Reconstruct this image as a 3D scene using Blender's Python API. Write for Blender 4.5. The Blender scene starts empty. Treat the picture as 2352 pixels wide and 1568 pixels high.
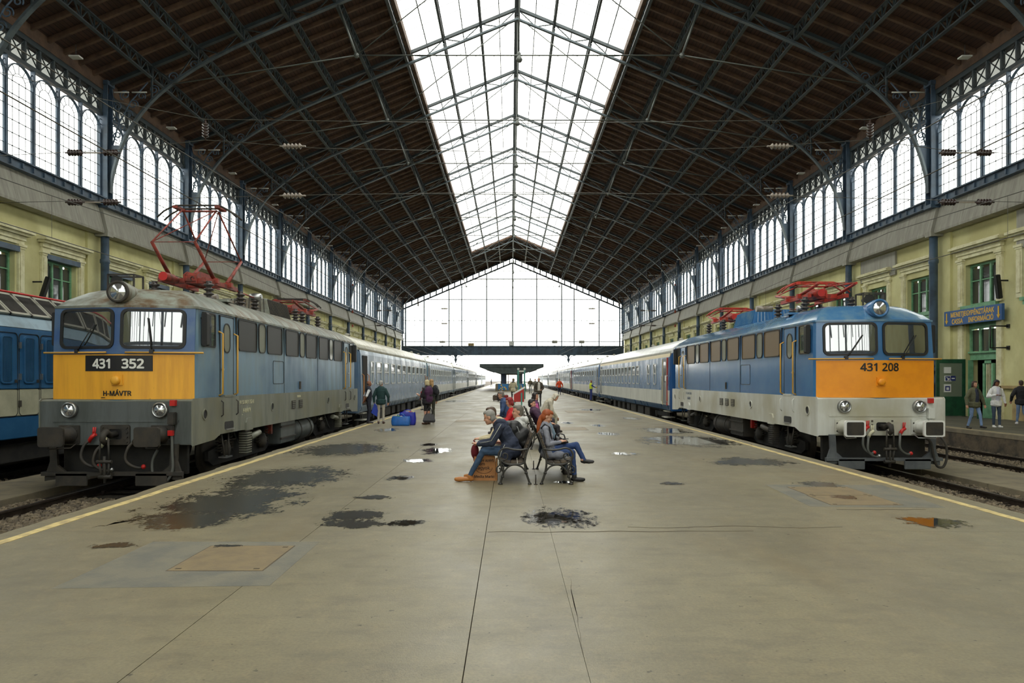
import bpy, bmesh, math, random
import numpy as np
from mathutils import Vector, Matrix, noise
rnd = random.Random(7)
sc = bpy.context.scene
COL = sc.collection

# ---------------------------------------------------------------- camera, sky, exposure
F = 1620.0            # focal length in pixels of a 2352 px wide frame
EYE = 1.7             # camera height above the platform
cam_d = bpy.data.cameras.new('camera'); cam = bpy.data.objects.new('camera', cam_d); COL.objects.link(cam)
cam_d.sensor_width = 36.0; cam_d.lens = F / 2352 * 36.0
cam_d.shift_x = 4 / 2352; cam_d.shift_y = 86 / 2352
cam_d.clip_end = 1500; cam_d.clip_start = 0.05
cam.location = (0, 0, EYE); cam.rotation_euler = (math.pi / 2, 0, 0)
sc.camera = cam
w = bpy.data.worlds.new('overcast_sky'); sc.world = w; w.use_nodes = True
bg = w.node_tree.nodes['Background']; bg.inputs[0].default_value = (1.0, 0.985, 0.91, 1); bg.inputs[1].default_value = 4.5
vs = sc.view_settings
vs.view_transform = 'Standard'; vs.look = 'None'; vs.exposure = 0.0; vs.gamma = 1.0; vs.use_curve_mapping = False
sc.cycles.max_bounces = 7; sc.cycles.diffuse_bounces = 4; sc.cycles.glossy_bounces = 4
sc.cycles.transparent_max_bounces = 24; sc.cycles.transmission_bounces = 4
sc.cycles.sample_clamp_indirect = 8.0; sc.cycles.use_denoising = True
sc.cycles.caustics_reflective = False; sc.cycles.caustics_refractive = False

# ---------------------------------------------------------------- helpers
def lin(c):
    return tuple(((v / 255 / 12.92) if v / 255 <= 0.04045 else ((v / 255 + 0.055) / 1.055) ** 2.4) for v in c) + (1.0,)

def mat(name, col, rough=0.6, metal=0.0, col2=None, scale=(1, 1, 1), nscale=2.0, lo=0.42, hi=0.62, detail=6,
        bump=0.0, bscale=20.0, spec=0.5, coat=0.0, rough2=None, speck=None, col3=None, n3=0.4):
    m = bpy.data.materials.new(name); m.use_nodes = True
    nt = m.node_tree; N = nt.nodes; L = nt.links; b = N['Principled BSDF']
    b.inputs['Base Color'].default_value = lin(col)
    b.inputs['Roughness'].default_value = rough; b.inputs['Metallic'].default_value = metal
    b.inputs['Specular IOR Level'].default_value = spec
    if coat: b.inputs['Coat Weight'].default_value = coat; b.inputs['Coat Roughness'].default_value = 0.08
    if col2 or bump or speck:
        g = N.new('ShaderNodeNewGeometry'); mp = N.new('ShaderNodeMapping'); mp.inputs['Scale'].default_value = scale
        L.new(g.outputs['Position'], mp.inputs['Vector'])
    cout = None
    if col2:
        tx = N.new('ShaderNodeTexNoise'); tx.inputs['Scale'].default_value = nscale; tx.inputs['Detail'].default_value = detail
        tx.inputs['Roughness'].default_value = 0.62
        L.new(mp.outputs[0], tx.inputs['Vector'])
        r = N.new('ShaderNodeMapRange'); r.inputs[1].default_value = lo; r.inputs[2].default_value = hi
        L.new(tx.outputs[0], r.inputs[0])
        mx = N.new('ShaderNodeMix'); mx.data_type = 'RGBA'; mx.inputs[6].default_value = lin(col); mx.inputs[7].default_value = lin(col2)
        L.new(r.outputs[0], mx.inputs[0]); cout = mx.outputs[2]
        if rough2 is not None:
            rr = N.new('ShaderNodeMapRange'); rr.inputs[3].default_value = rough; rr.inputs[4].default_value = rough2
            L.new(r.outputs[0], rr.inputs[0]); L.new(rr.outputs[0], b.inputs['Roughness'])
        if col3:
            t3 = N.new('ShaderNodeTexNoise'); t3.inputs['Scale'].default_value = n3; t3.inputs['Detail'].default_value = 5
            L.new(g.outputs['Position'], t3.inputs['Vector'])
            r3 = N.new('ShaderNodeMapRange'); r3.inputs[1].default_value = 0.45; r3.inputs[2].default_value = 0.68
            L.new(t3.outputs[0], r3.inputs[0])
            m3 = N.new('ShaderNodeMix'); m3.data_type = 'RGBA'; m3.inputs[7].default_value = lin(col3)
            L.new(r3.outputs[0], m3.inputs[0]); L.new(cout, m3.inputs[6]); cout = m3.outputs[2]
        if speck:
            ts = N.new('ShaderNodeTexNoise'); ts.inputs['Scale'].default_value = speck[1]; ts.inputs['Detail'].default_value = 3
            L.new(g.outputs['Position'], ts.inputs['Vector'])
            rs = N.new('ShaderNodeMapRange'); rs.inputs[1].default_value = speck[2]; rs.inputs[2].default_value = speck[2] + 0.04
            L.new(ts.outputs[0], rs.inputs[0])
            ms = N.new('ShaderNodeMix'); ms.data_type = 'RGBA'; ms.inputs[7].default_value = lin(speck[0])
            L.new(rs.outputs[0], ms.inputs[0]); L.new(cout, ms.inputs[6]); cout = ms.outputs[2]
        L.new(cout, b.inputs['Base Color'])
    if bump:
        tb = N.new('ShaderNodeTexNoise'); tb.inputs['Scale'].default_value = bscale; tb.inputs['Detail'].default_value = 4
        L.new(mp.outputs[0], tb.inputs['Vector'])
        bp = N.new('ShaderNodeBump'); bp.inputs['Strength'].default_value = bump; bp.inputs['Distance'].default_value = 0.02
        L.new(tb.outputs[0], bp.inputs['Height']); L.new(bp.outputs[0], b.inputs['Normal'])
    return m

def glassmat(name, tint=(0.93, 0.95, 0.95), gloss=0.08, rough=0.02):
    m = bpy.data.materials.new(name); m.use_nodes = True
    nt = m.node_tree; N = nt.nodes; L = nt.links
    for n in list(N):
        if n.type != 'OUTPUT_MATERIAL': N.remove(n)
    o = [n for n in N if n.type == 'OUTPUT_MATERIAL'][0]
    t = N.new('ShaderNodeBsdfTransparent'); t.inputs[0].default_value = tint + (1,)
    g = N.new('ShaderNodeBsdfGlossy'); g.inputs['Roughness'].default_value = rough
    mx = N.new('ShaderNodeMixShader'); mx.inputs[0].default_value = gloss
    L.new(t.outputs[0], mx.inputs[1]); L.new(g.outputs[0], mx.inputs[2]); L.new(mx.outputs[0], o.inputs[0])
    return m

def mirrormat(name, base, gloss, rough=0.03):
    """dark pane in front of an unlit interior: part mirror, part dark"""
    m = bpy.data.materials.new(name); m.use_nodes = True
    nt = m.node_tree; N = nt.nodes; L = nt.links
    b = N['Principled BSDF']; b.inputs['Base Color'].default_value = lin(base); b.inputs['Roughness'].default_value = 0.5
    o = [n for n in N if n.type == 'OUTPUT_MATERIAL'][0]
    g = N.new('ShaderNodeBsdfGlossy'); g.inputs['Roughness'].default_value = rough
    g.inputs['Color'].default_value = (0.95, 0.97, 1, 1)
    mx = N.new('ShaderNodeMixShader'); mx.inputs[0].default_value = gloss
    L.new(b.outputs[0], mx.inputs[1]); L.new(g.outputs[0], mx.inputs[2]); L.new(mx.outputs[0], o.inputs[0])
    return m

def rrect(wd, ht, r, n=4):
    pts = []
    for cx, cy, a0 in ((wd/2-r, ht/2-r, 0), (-wd/2+r, ht/2-r, 90), (-wd/2+r, -ht/2+r, 180), (wd/2-r, -ht/2+r, 270)):
        for i in range(n + 1):
            a = math.radians(a0 + 90 * i / n); pts.append((cx + r * math.cos(a), cy + r * math.sin(a)))
    return pts

class MB:
    def __init__(s): s.v = []; s.f = []; s.m = []; s.s = []
    def add(s, vs_, fs, mi=0, sm=False):
        o = len(s.v); s.v += [tuple(v) for v in vs_]
        for f in fs: s.f.append(tuple(i + o for i in f)); s.m.append(mi); s.s.append(sm)
        return s
    def box(s, x0, x1, y0, y1, z0, z1, mi=0):
        return s.add([(x0,y0,z0),(x1,y0,z0),(x1,y1,z0),(x0,y1,z0),(x0,y0,z1),(x1,y0,z1),(x1,y1,z1),(x0,y1,z1)],
              [(0,3,2,1),(4,5,6,7),(0,1,5,4),(1,2,6,5),(2,3,7,6),(3,0,4,7)], mi)
    def cbox(s, c, d, mi=0):
        return s.box(c[0]-d[0]/2, c[0]+d[0]/2, c[1]-d[1]/2, c[1]+d[1]/2, c[2]-d[2]/2, c[2]+d[2]/2, mi)
    def beam(s, p0, p1, wd, ht, up=(0,0,1), mi=0):
        p0 = Vector(p0); p1 = Vector(p1); d = (p1 - p0).normalized(); u = Vector(up)
        a = d.cross(u)
        if a.length < 1e-4: a = d.cross(Vector((1, 0, 0)))
        a.normalize(); b = a.cross(d).normalized(); a *= wd / 2; b *= ht / 2
        return s.add([p0-a-b, p0+a-b, p0+a+b, p0-a+b, p1-a-b, p1+a-b, p1+a+b, p1-a+b],
              [(0,1,2,3),(7,6,5,4),(0,4,5,1),(1,5,6,2),(2,6,7,3),(3,7,4,0)], mi)
    def tube(s, pts, r, n=8, mi=0, closed=False, cap=True):
        P = [Vector(p) for p in pts]; k = len(P); rs = r if isinstance(r, (list, tuple)) else [r] * k
        vs_ = []; ref = None
        for i in range(k):
            if closed: t = P[(i+1) % k] - P[i-1]
            else: t = (P[min(i+1, k-1)] - P[max(i-1, 0)])
            t.normalize()
            if ref is None:
                ref = Vector((0, 0, 1)) if abs(t.z) < 0.9 else Vector((1, 0, 0))
            a = ref - t * ref.dot(t)
            if a.length < 1e-5: a = Vector((0, 1, 0)) - t * t.y
            a.normalize(); ref = a; b = t.cross(a)
            for j in range(n):
                an = 2 * math.pi * j / n; vs_.append(P[i] + (a * math.cos(an) + b * math.sin(an)) * rs[i])
        fs = []
        for i in range(k if closed else k - 1):
            for j in range(n):
                q = (i + 1) % k
                fs.append((i*n+j, i*n+(j+1) % n, q*n+(j+1) % n, q*n+j))
        s.add(vs_, fs, mi, n > 4)
        if cap and not closed:
            o = len(s.v) - len(vs_)
            s.f.append(tuple(o + j for j in range(n))); s.m.append(mi); s.s.append(False)
            s.f.append(tuple(o + (k-1)*n + j for j in range(n))); s.m.append(mi); s.s.append(False)
        return s
    def cyl(s, p0, p1, r0, r1=None, n=16, mi=0):
        return s.tube([p0, p1], [r0, r0 if r1 is None else r1], n, mi)
    def lathe(s, prof, org, axis, n=16, mi=0):
        """prof: (radius, distance along axis)"""
        o = Vector(org); t = Vector(axis).normalized()
        a = Vector((0, 0, 1)) if abs(t.z) < 0.9 else Vector((1, 0, 0))
        a = (a - t * a.dot(t)).normalized(); b = t.cross(a); vs_ = []
        for r, h in prof:
            for j in range(n):
                an = 2 * math.pi * j / n; vs_.append(o + t * h + (a * math.cos(an) + b * math.sin(an)) * max(r, 1e-4))
        k = len(prof)
        fs = [(i*n+j, i*n+(j+1) % n, (i+1)*n+(j+1) % n, (i+1)*n+j) for i in range(k-1) for j in range(n)]
        s.add(vs_, fs, mi, True)
        oo = len(s.v) - len(vs_)
        s.f.append(tuple(oo + j for j in range(n))); s.m.append(mi); s.s.append(False)
        s.f.append(tuple(oo + (k-1)*n + j for j in range(n))); s.m.append(mi); s.s.append(False)
        return s
    def prism(s, poly, axis, a, b, mi=0):
        n = len(poly)
        def P(p, q): return {'x': (q, p[0], p[1]), 'y': (p[0], q, p[1]), 'z': (p[0], p[1], q)}[axis]
        return s.add([P(p, a) for p in poly] + [P(p, b) for p in poly],
              [tuple(range(n)), tuple(range(2*n-1, n-1, -1))] + [(i, (i+1) % n, n+(i+1) % n, n+i) for i in range(n)], mi)
    def ring(s, outer, inner, axis, a, b, mi=0):
        n = len(outer)
        def P(p, q): return {'x': (q, p[0], p[1]), 'y': (p[0], q, p[1]), 'z': (p[0], p[1], q)}[axis]
        vs_ = [P(p, a) for p in outer] + [P(p, a) for p in inner] + [P(p, b) for p in outer] + [P(p, b) for p in inner]
        fs = []
        for i in range(n):
            j = (i + 1) % n
            fs += [(i, j, n+j, n+i), (2*n+i, 3*n+i, 3*n+j, 2*n+j), (i, 2*n+i, 2*n+j, j), (n+i, n+j, 3*n+j, 3*n+i)]
        return s.add(vs_, fs, mi)
    def loft(s, secs, mi=None, sm=True, cap0=True, cap1=True):
        n = len(secs[0]); o = len(s.v)
        for q in secs: s.v += [tuple(p) for p in q]
        for i in range(len(secs) - 1):
            for j in range(n):
                s.f.append((o+i*n+j, o+i*n+(j+1) % n, o+(i+1)*n+(j+1) % n, o+(i+1)*n+j))
                s.m.append(mi[i] if mi else 0); s.s.append(sm)
        if cap0: s.f.append(tuple(o + j for j in range(n))[::-1]); s.m.append(mi[0] if mi else 0); s.s.append(False)
        if cap1: s.f.append(tuple(o + (len(secs)-1)*n + j for j in range(n))); s.m.append(mi[-1] if mi else 0); s.s.append(False)
        return s
    def sphere(s, c, r, n=10, mi=0):
        rx, ry, rz = (r, r, r) if not isinstance(r, (tuple, list)) else r
        vs_ = []; k = max(4, n // 2 + 1)
        for i in range(k + 1):
            th = math.pi * i / k
            for j in range(n):
                ph = 2 * math.pi * j / n
                vs_.append((c[0] + rx*max(math.sin(th), 0.01)*math.cos(ph), c[1] + ry*max(math.sin(th), 0.01)*math.sin(ph), c[2] + rz*math.cos(th)))
        fs = [(i*n+j, (i+1)*n+j, (i+1)*n+(j+1) % n, i*n+(j+1) % n) for i in range(k) for j in range(n)]
        fs += [tuple(range(n)), tuple(k*n + j for j in range(n))[::-1]]
        return s.add(vs_, fs, mi, True)
    def xf(s, M):
        s.v = [tuple(M @ Vector(v)) for v in s.v]; return s
    def mesh(s, name, mats, fix=True, bevel=0):
        me = bpy.data.meshes.new(name); me.from_pydata(s.v, [], s.f)
        me.polygons.foreach_set('material_index', s.m); me.polygons.foreach_set('use_smooth', s.s)
        for m in (mats if isinstance(mats, (list, tuple)) else [mats]): me.materials.append(m)
        if fix or bevel:
            bm = bmesh.new(); bm.from_mesh(me)
            if bevel:
                bmesh.ops.remove_doubles(bm, verts=bm.verts[:], dist=1e-5)
                ed = [e for e in bm.edges if len(e.link_faces) == 2 and e.calc_face_angle(0) > 0.6]
                bmesh.ops.bevel(bm, geom=ed, offset=bevel, segments=2, affect='EDGES', clamp_overlap=True)
            bmesh.ops.recalc_face_normals(bm, faces=bm.faces[:]); bm.to_mesh(me); bm.free()
        me.update(); return me
    def build(s, name, mats, parent=None, loc=None, fix=True, bevel=0, auto=0):
        me = s.mesh(name, mats, fix, bevel)
        if auto:
            me.polygons.foreach_set('use_smooth', [True]*len(me.polygons)); me.set_sharp_from_angle(angle=auto)
        return ob(name, me, parent, loc)

def ob(name, data, parent=None, loc=None, rz=0.0):
    o = bpy.data.objects.new(name, data); COL.objects.link(o)
    if parent is not None: o.parent = parent
    if loc is not None: o.location = loc
    if rz: o.rotation_euler = (0, 0, rz)
    return o

def tag(o, label, cat, group=None, kind=None):
    o['label'] = label; o['category'] = cat
    if group: o['group'] = group
    if kind: o['kind'] = kind
    return o

def thing(name, label, cat, loc=(0,0,0), rz=0.0, group=None, kind=None):
    return tag(ob(name, None, None, loc, rz), label, cat, group, kind)

def copy_tree(o, parent=None):
    c = o.copy(); COL.objects.link(c); c.parent = parent
    for ch in list(o.children): copy_tree(ch, c)
    return c

import os
FONT = None
try:
    _f = os.path.join(bpy.utils.resource_path('LOCAL'), 'datafiles', 'fonts', 'NotoSansHebrew-Regular.woff2')
    if os.path.exists(_f): FONT = bpy.data.fonts.load(_f)
except Exception: FONT = None
def text_mesh(txt, size, m, name, bold=0.0, extrude=0.002, align='CENTER', sx=1.0):
    cu = bpy.data.curves.new(name, 'FONT'); cu.body = txt; cu.size = size; cu.extrude = extrude
    cu.font = FONT if FONT else cu.font; cu.align_x = align; cu.align_y = 'CENTER'; cu.resolution_u = 3
    t = bpy.data.objects.new(name, cu); COL.objects.link(t)
    dg = bpy.context.evaluated_depsgraph_get(); me = bpy.data.meshes.new_from_object(t.evaluated_get(dg))
    bpy.data.objects.remove(t); bpy.data.curves.remove(cu)
    if bold:        # heavier strokes: shifted copies in one mesh
        bm = bmesh.new(); k = 0
        for dx_, dy_ in ((0, 0), (bold, 0), (-bold, 0), (0, bold), (0, -bold), (.7*bold, .7*bold), (-.7*bold, .7*bold), (.7*bold, -.7*bold), (-.7*bold, -.7*bold)):
            m2 = me.copy(); m2.transform(Matrix.Translation((dx_, dy_, k*.00004))); bm.from_mesh(m2); bpy.data.meshes.remove(m2); k += 1
        bm.to_mesh(me); bm.free()
    if sx != 1.0: me.transform(Matrix.Diagonal((sx, 1, 1, 1)))
    me.materials.clear(); me.materials.append(m); me.name = name
    return me

def text_obj(txt, size, m, parent, M, name='lettering', **k):
    """M maps the text plane (x right, y up, z out) into the parent's space"""
    me = text_mesh(txt, size, m, name, **k); me.transform(M); return ob(name, me, parent)

def face_y(x, y, z):      # text facing -Y
    return Matrix.Translation((x, y, z)) @ Matrix.Rotation(math.pi/2, 4, 'X')
def face_x(x, y, z, sgn):  # text facing +X (sgn 1) or -X
    return Matrix.Translation((x, y, z)) @ Matrix.Rotation(math.pi/2 * sgn, 4, 'Z') @ Matrix.Rotation(math.pi/2, 4, 'X')

def gp(px, py, z=0.0):    # photograph pixel -> point on a level plane
    Y = (EYE - z) * F / (py - 870.0); return ((px - 1172.0) / F * Y, Y)

def cr(pts, n=5):
    P = [Vector(p) for p in pts]; o = []
    for i in range(len(P) - 1):
        p0, p1, p2, p3 = P[max(i-1, 0)], P[i], P[i+1], P[min(i+2, len(P)-1)]
        for j in range(n):
            t = j/n; o.append(0.5*((2*p1) + (p2-p0)*t + (2*p0-5*p1+4*p2-p3)*t*t + (3*p1-p0-3*p2+p3)*t**3))
    return o + [P[-1]]

ORD = ['first', 'second', 'third', 'fourth', 'fifth', 'sixth', 'seventh', 'eighth', 'ninth', 'tenth', 'eleventh', 'twelfth',
       'thirteenth', 'fourteenth', 'fifteenth', 'sixteenth', 'seventeenth', 'eighteenth', 'nineteenth', 'twentieth',
       'twenty-first', 'twenty-second', 'twenty-third', 'twenty-fourth', 'twenty-fifth', 'twenty-sixth', 'twenty-seventh', 'twenty-eighth', 'twenty-ninth', 'thirtieth',
       'thirty-first', 'thirty-second', 'thirty-third', 'thirty-fourth', 'thirty-fifth', 'thirty-sixth']

# ---------------------------------------------------------------- materials
M = {}
M['concrete'] = mat('concrete_floor', (128, 119, 93), 0.5, col2=(104, 98, 80), nscale=1.6, scale=(1, 0.5, 1), lo=0.38, hi=0.64, bump=0.06, bscale=160,
                    speck=((78, 72, 60), 22, 0.69), rough2=0.36, col3=(132, 122, 96), n3=0.35, detail=9)
def floormat():
    m = bpy.data.materials.new('platform_concrete'); m.use_nodes = True; nt = m.node_tree; N = nt.nodes; L = nt.links; b = N['Principled BSDF']
    g = N.new('ShaderNodeNewGeometry')
    def nz(sc, det, rgh=.6):
        mp = N.new('ShaderNodeMapping'); mp.inputs['Scale'].default_value = sc; L.new(g.outputs['Position'], mp.inputs[0])
        t = N.new('ShaderNodeTexNoise'); t.inputs['Scale'].default_value = 1; t.inputs['Detail'].default_value = det; t.inputs['Roughness'].default_value = rgh; L.new(mp.outputs[0], t.inputs['Vector']); return t.outputs[0]
    def rng(v, a, c, lo=0., hi=1.):
        r = N.new('ShaderNodeMapRange'); r.inputs[1].default_value = a; r.inputs[2].default_value = c; r.inputs[3].default_value = lo; r.inputs[4].default_value = hi; L.new(v, r.inputs[0]); return r.outputs[0]
    def mix(f, a, c):
        x = N.new('ShaderNodeMix'); x.data_type = 'RGBA'; L.new(f, x.inputs[0])
        for k, q in ((6, a), (7, c)):
            if isinstance(q, tuple): x.inputs[k].default_value = lin(q)
            else: L.new(q, x.inputs[k])
        return x.outputs[2]
    c = mix(rng(nz((.55, .3, 1), 5), .35, .65), (132, 124, 98), (114, 107, 86))          # broad patches
    c = mix(rng(nz((1.8, 4.5, 1), 8, .7), .48, .72, 0, .75), c, (98, 92, 76))            # scuffs lying across the platform
    c = mix(rng(nz((5, 5, 1), 6, .75), .5, .8, 0, .7), c, (150, 136, 104))               # worn light mottling
    c = mix(rng(nz((45, 45, 1), 3), .38, .68, 0, .42), c, (92, 86, 72))                  # aggregate grain
    c = mix(rng(nz((13, 13, 1), 2), .70, .735, 0, .8), c, (62, 56, 46))                  # gum and oil specks
    c = mix(rng(nz((.9, .22, 1), 4), .56, .7, 0, .4), c, (118, 104, 76))                 # brownish traffic lanes
    L.new(c, b.inputs['Base Color'])
    rr = rng(nz((.8, .5, 1), 5), .3, .7, .34, .58); L.new(rr, b.inputs['Roughness'])
    bp = N.new('ShaderNodeBump'); bp.inputs['Strength'].default_value = .12; bp.inputs['Distance'].default_value = .01; L.new(nz((90, 90, 1), 3), bp.inputs['Height']); L.new(bp.outputs[0], b.inputs['Normal'])
    return m
M['concrete'] = floormat()
M['conc_side'] = mat('platform_side', (96, 84, 66), 0.85, col2=(58, 52, 44), nscale=2.5, bump=0.5, bscale=12)
M['joint'] = mat('joint_dirt', (84, 74, 58), 0.9)
M['patch'] = mat('repair_patch', (114, 110, 95), 0.7, col2=(98, 97, 88), nscale=3, bump=0.3, bscale=50)
M['plate'] = mat('cover_plate', (128, 112, 82), 0.55, col2=(114, 100, 76), nscale=5, bump=0.15, bscale=60)
M['paint_line'] = mat('worn_line_paint', (206, 186, 126), 0.6, col2=(168, 150, 108), nscale=6, lo=0.45, hi=0.6, bump=0.2, bscale=40)
M['asphalt'] = mat('side_platform_asphalt', (98, 94, 82), 0.6, col2=(74, 72, 66), nscale=1.2, bump=0.3, bscale=50)
M['wet'] = mat('wet_concrete', (48, 46, 40), 0.16, col2=(62, 59, 50), nscale=4, rough2=0.28, bump=0.05, bscale=30)
M['water'] = mat('standing_water', (62, 58, 48), 0.04, spec=0.9)
M['ballast_bed'] = mat('ballast_bed', (74, 66, 54), 0.95, col2=(44, 40, 35), nscale=9, bump=1.0, bscale=30)
M['stone'] = mat('ballast_stone', (134, 120, 98), 0.9, col2=(66, 60, 52), nscale=7, lo=0.35, hi=0.65)
M['rail'] = mat('rail_steel', (66, 58, 52), 0.45, metal=0.5, col2=(48, 38, 32), nscale=6)
M['sleeper'] = mat('sleeper_wood', (72, 64, 52), 0.9, col2=(48, 42, 36), nscale=6, bump=0.4, bscale=20)
M['strip'] = mat('track_walkway', (132, 122, 100), 0.75, col2=(112, 104, 88), nscale=2, bump=0.2, bscale=40)
M['stucco'] = mat('yellow_stucco', (214, 210, 158), 0.9, col2=(196, 190, 136), nscale=0.9, scale=(1, 1, 0.6), lo=0.4, hi=0.66, bump=0.2, bscale=14, col3=(184, 178, 128), n3=0.45)
M['stucco_l'] = mat('cream_moulding', (226, 222, 186), 0.85, col2=(204, 198, 156), nscale=2.5, bump=0.1, bscale=20)
M['plinth'] = mat('stone_plinth', (182, 160, 112), 0.85, col2=(150, 130, 90), nscale=1.5, bump=0.2, bscale=16)
M['apron'] = mat('weathered_metal_apron', (164, 162, 150), 0.65, col2=(136, 133, 122), nscale=2.0, scale=(1, 3, 0.4), lo=0.35, hi=0.7)
M['iron'] = mat('blue_grey_iron', (72, 92, 112), 0.45, col2=(58, 72, 86), nscale=1.5)
M['iron_d'] = mat('roof_iron', (58, 68, 72), 0.4, col2=(46, 54, 57), nscale=1.2)
M['arch'] = mat('lit_arch_iron', (90, 101, 106), 0.34, metal=0.35, col2=(70, 79, 84), nscale=1.5)  # lighter copy of the roof iron, light caught by the chords coloured in
M['rod'] = mat('tie_rod_iron', (92, 96, 92), 0.4, metal=0.3)
M['bar'] = mat('glazing_bar', (54, 62, 68), 0.6)
M['joist'] = mat('roof_joist', (104, 80, 62), 0.7, col2=(78, 60, 49), nscale=2)
M['glass'] = glassmat('window_glass')
M['friezeglass'] = glassmat('frosted_frieze_glass', (0.34, 0.35, 0.34), 0.1, 0.3)
M['skyglass'] = glassmat('skylight_glass', (0.95, 0.96, 0.96), 0.05)
M['green'] = mat('green_paint', (118, 168, 130), 0.5, col2=(96, 146, 110), nscale=4)
M['green_d'] = mat('dark_green_paint', (34, 84, 56), 0.45, col2=(28, 66, 46), nscale=4)
M['dpane'] = mirrormat('dark_window_pane', (26, 26, 24), 0.14)
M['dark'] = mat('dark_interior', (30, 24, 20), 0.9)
M['black'] = mat('black_rubber', (26, 26, 26), 0.55)
M['steel'] = mat('bright_steel', (170, 172, 172), 0.3, metal=0.9)
M['white'] = mat('white_paint', (226, 226, 222), 0.5)
M['porcelain'] = mat('grey_brown_insulator', (128, 118, 106), 0.25, spec=0.6)
M['porc_d'] = mat('dark_brown_insulator', (62, 48, 44), 0.25, spec=0.6)
M['wire'] = mat('overhead_wire', (88, 86, 80), 0.5, metal=0.4)
M['tube'] = mat('fluorescent_tube', (212, 212, 206), 0.4)
def boardmat():
    m = mat('roof_boards', (80, 56, 46), 0.8, col2=(56, 41, 35), nscale=1.4, scale=(3, 0.25, 3), lo=0.35, hi=0.7)
    nt = m.node_tree; N = nt.nodes; L = nt.links; b = N['Principled BSDF']
    g = N.new('ShaderNodeNewGeometry'); sp = N.new('ShaderNodeSeparateXYZ'); L.new(g.outputs['Position'], sp.inputs[0])
    mu = N.new('ShaderNodeMath'); mu.operation = 'MULTIPLY'; mu.inputs[1].default_value = 5.5; L.new(sp.outputs[0], mu.inputs[0])
    fr = N.new('ShaderNodeMath'); fr.operation = 'FRACT'; L.new(mu.outputs[0], fr.inputs[0])
    lt = N.new('ShaderNodeMath'); lt.operation = 'LESS_THAN'; lt.inputs[1].default_value = 0.12; L.new(fr.outputs[0], lt.inputs[0])
    src = b.inputs['Base Color'].links[0].from_socket
    mx = N.new('ShaderNodeMix'); mx.data_type = 'RGBA'; mx.inputs[7].default_value = lin((34, 24, 20))
    L.new(lt.outputs[0], mx.inputs[0]); L.new(src, mx.inputs[6]); L.new(mx.outputs[2], b.inputs['Base Color'])
    return m
M['boards'] = boardmat()

# ---------------------------------------------------------------- hall dimensions
XC = 0.43; HW = 19.85; XL = XC - HW; XR = XC + HW        # column planes
BAY = 8.47
def ZK(k): return 33.8 + BAY * k
K0, K1 = -6, 11                                          # hall from ZK(-6) to ZK(11)
Y0H, YEND = ZK(K0), ZK(K1)
RIDGE = 24.1; SL = 0.41
def roofz(u): return RIDGE - SL * abs(u)
SKY_U = 6.5; SKY_END = ZK(9)
ED_L, ED_R = -5.65, 6.5                                  # edges of the middle platform
RZ_L, RZ_R = -0.45, -0.49                                # rail heights
TR = {'la': -7.5, 'lb': -12.35, 'ra': 8.5, 'rb': 13.4}

# ---------------------------------------------------------------- platform floor in slabs
fl = MB().box(ED_L + 0.12, ED_R - 0.05, -14, 330, -0.75, -0.03).build('floor', M['joint'])
tag(fl, 'worn concrete platform between the two blue trains', 'floor', kind='structure')
xs = [ED_L, -2.2, -0.27, 0.45, ED_R]; GAPX = [0, .0028, .0036, .0014, 0]
ys = [-14, 2.6, 7.85, 15.4, 29.3, 45, 62, 80, 100, 127, 190, 330]
for i in range(len(xs) - 1):
    for j in range(len(ys) - 1):
        x0, x1, y0, y1 = xs[i] + GAPX[i], xs[i+1] - GAPX[i+1], ys[j] + .0012, ys[j+1] - .0012
        left, right = [(x0, y0), (x0, y1)], [(x1, y1), (x1, y0)]
        if i == 0 and y0 < 60:      # crumbled outer edge
            left = []; y = y0
            while y < y1:
                n = 0.5 + 0.5 * noise.noise(Vector((3.3, y * 1.1, 0))); n2 = noise.noise(Vector((7.7, y * 4.7, 0)))
                left.append((ED_L + 0.02 + 0.16 * n * n + 0.035 * n2, y)); y += 0.16
            left.append((ED_L + 0.06, y1))
        if i == len(xs) - 2 and y0 < 60:
            right = []; y = y1
            while y > y0:
                n = 0.5 + 0.5 * noise.noise(Vector((5.3, y * 0.9, 1))); right.append((ED_R - 0.05 * n, y)); y -= 0.4
            right.append((ED_R - 0.02, y0))
        MB().prism(left + right, 'z', -0.09, 0.0).build('slab', [M['concrete']], fl)
# vertical faces of the platform
MB().box(ED_L + 0.02, ED_L + 0.2, -14, 330, -0.75, -0.09).build('platform_wall', M['conc_side'], fl)
MB().box(ED_R - 0.14, ED_R - 0.02, -14, 330, -0.75, -0.09).build('platform_wall', M['conc_side'], fl)

def strip(name, x, wd, y0, y1, z, m, jit=0.0, parent=None):
    b = MB(); L_, R_ = [], []; y = y0
    while y < y1:
        L_.append((x - wd/2 + jit * noise.noise(Vector((x, y * 2.1, 1))), y)); R_.append((x + wd/2 + jit * noise.noise(Vector((x, y * 2.3, 5))), y))
        y += 0.22 if y < 40 else 3
    b.prism(L_ + R_[::-1], 'z', z - 0.002, z + 0.003); return b.build(name, m, parent)
tag(strip('platform_line', -5.29, 0.13, -6, 280, 0.002, M['paint_line'], 0.03), 'worn cream safety line beside the train numbered 431 352', 'line', kind='structure')
tag(strip('platform_line', 6.14, 0.12, -6, 280, 0.002, M['paint_line'], 0.015), 'worn cream safety line beside the train numbered 431 208', 'line', kind='structure')
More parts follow.
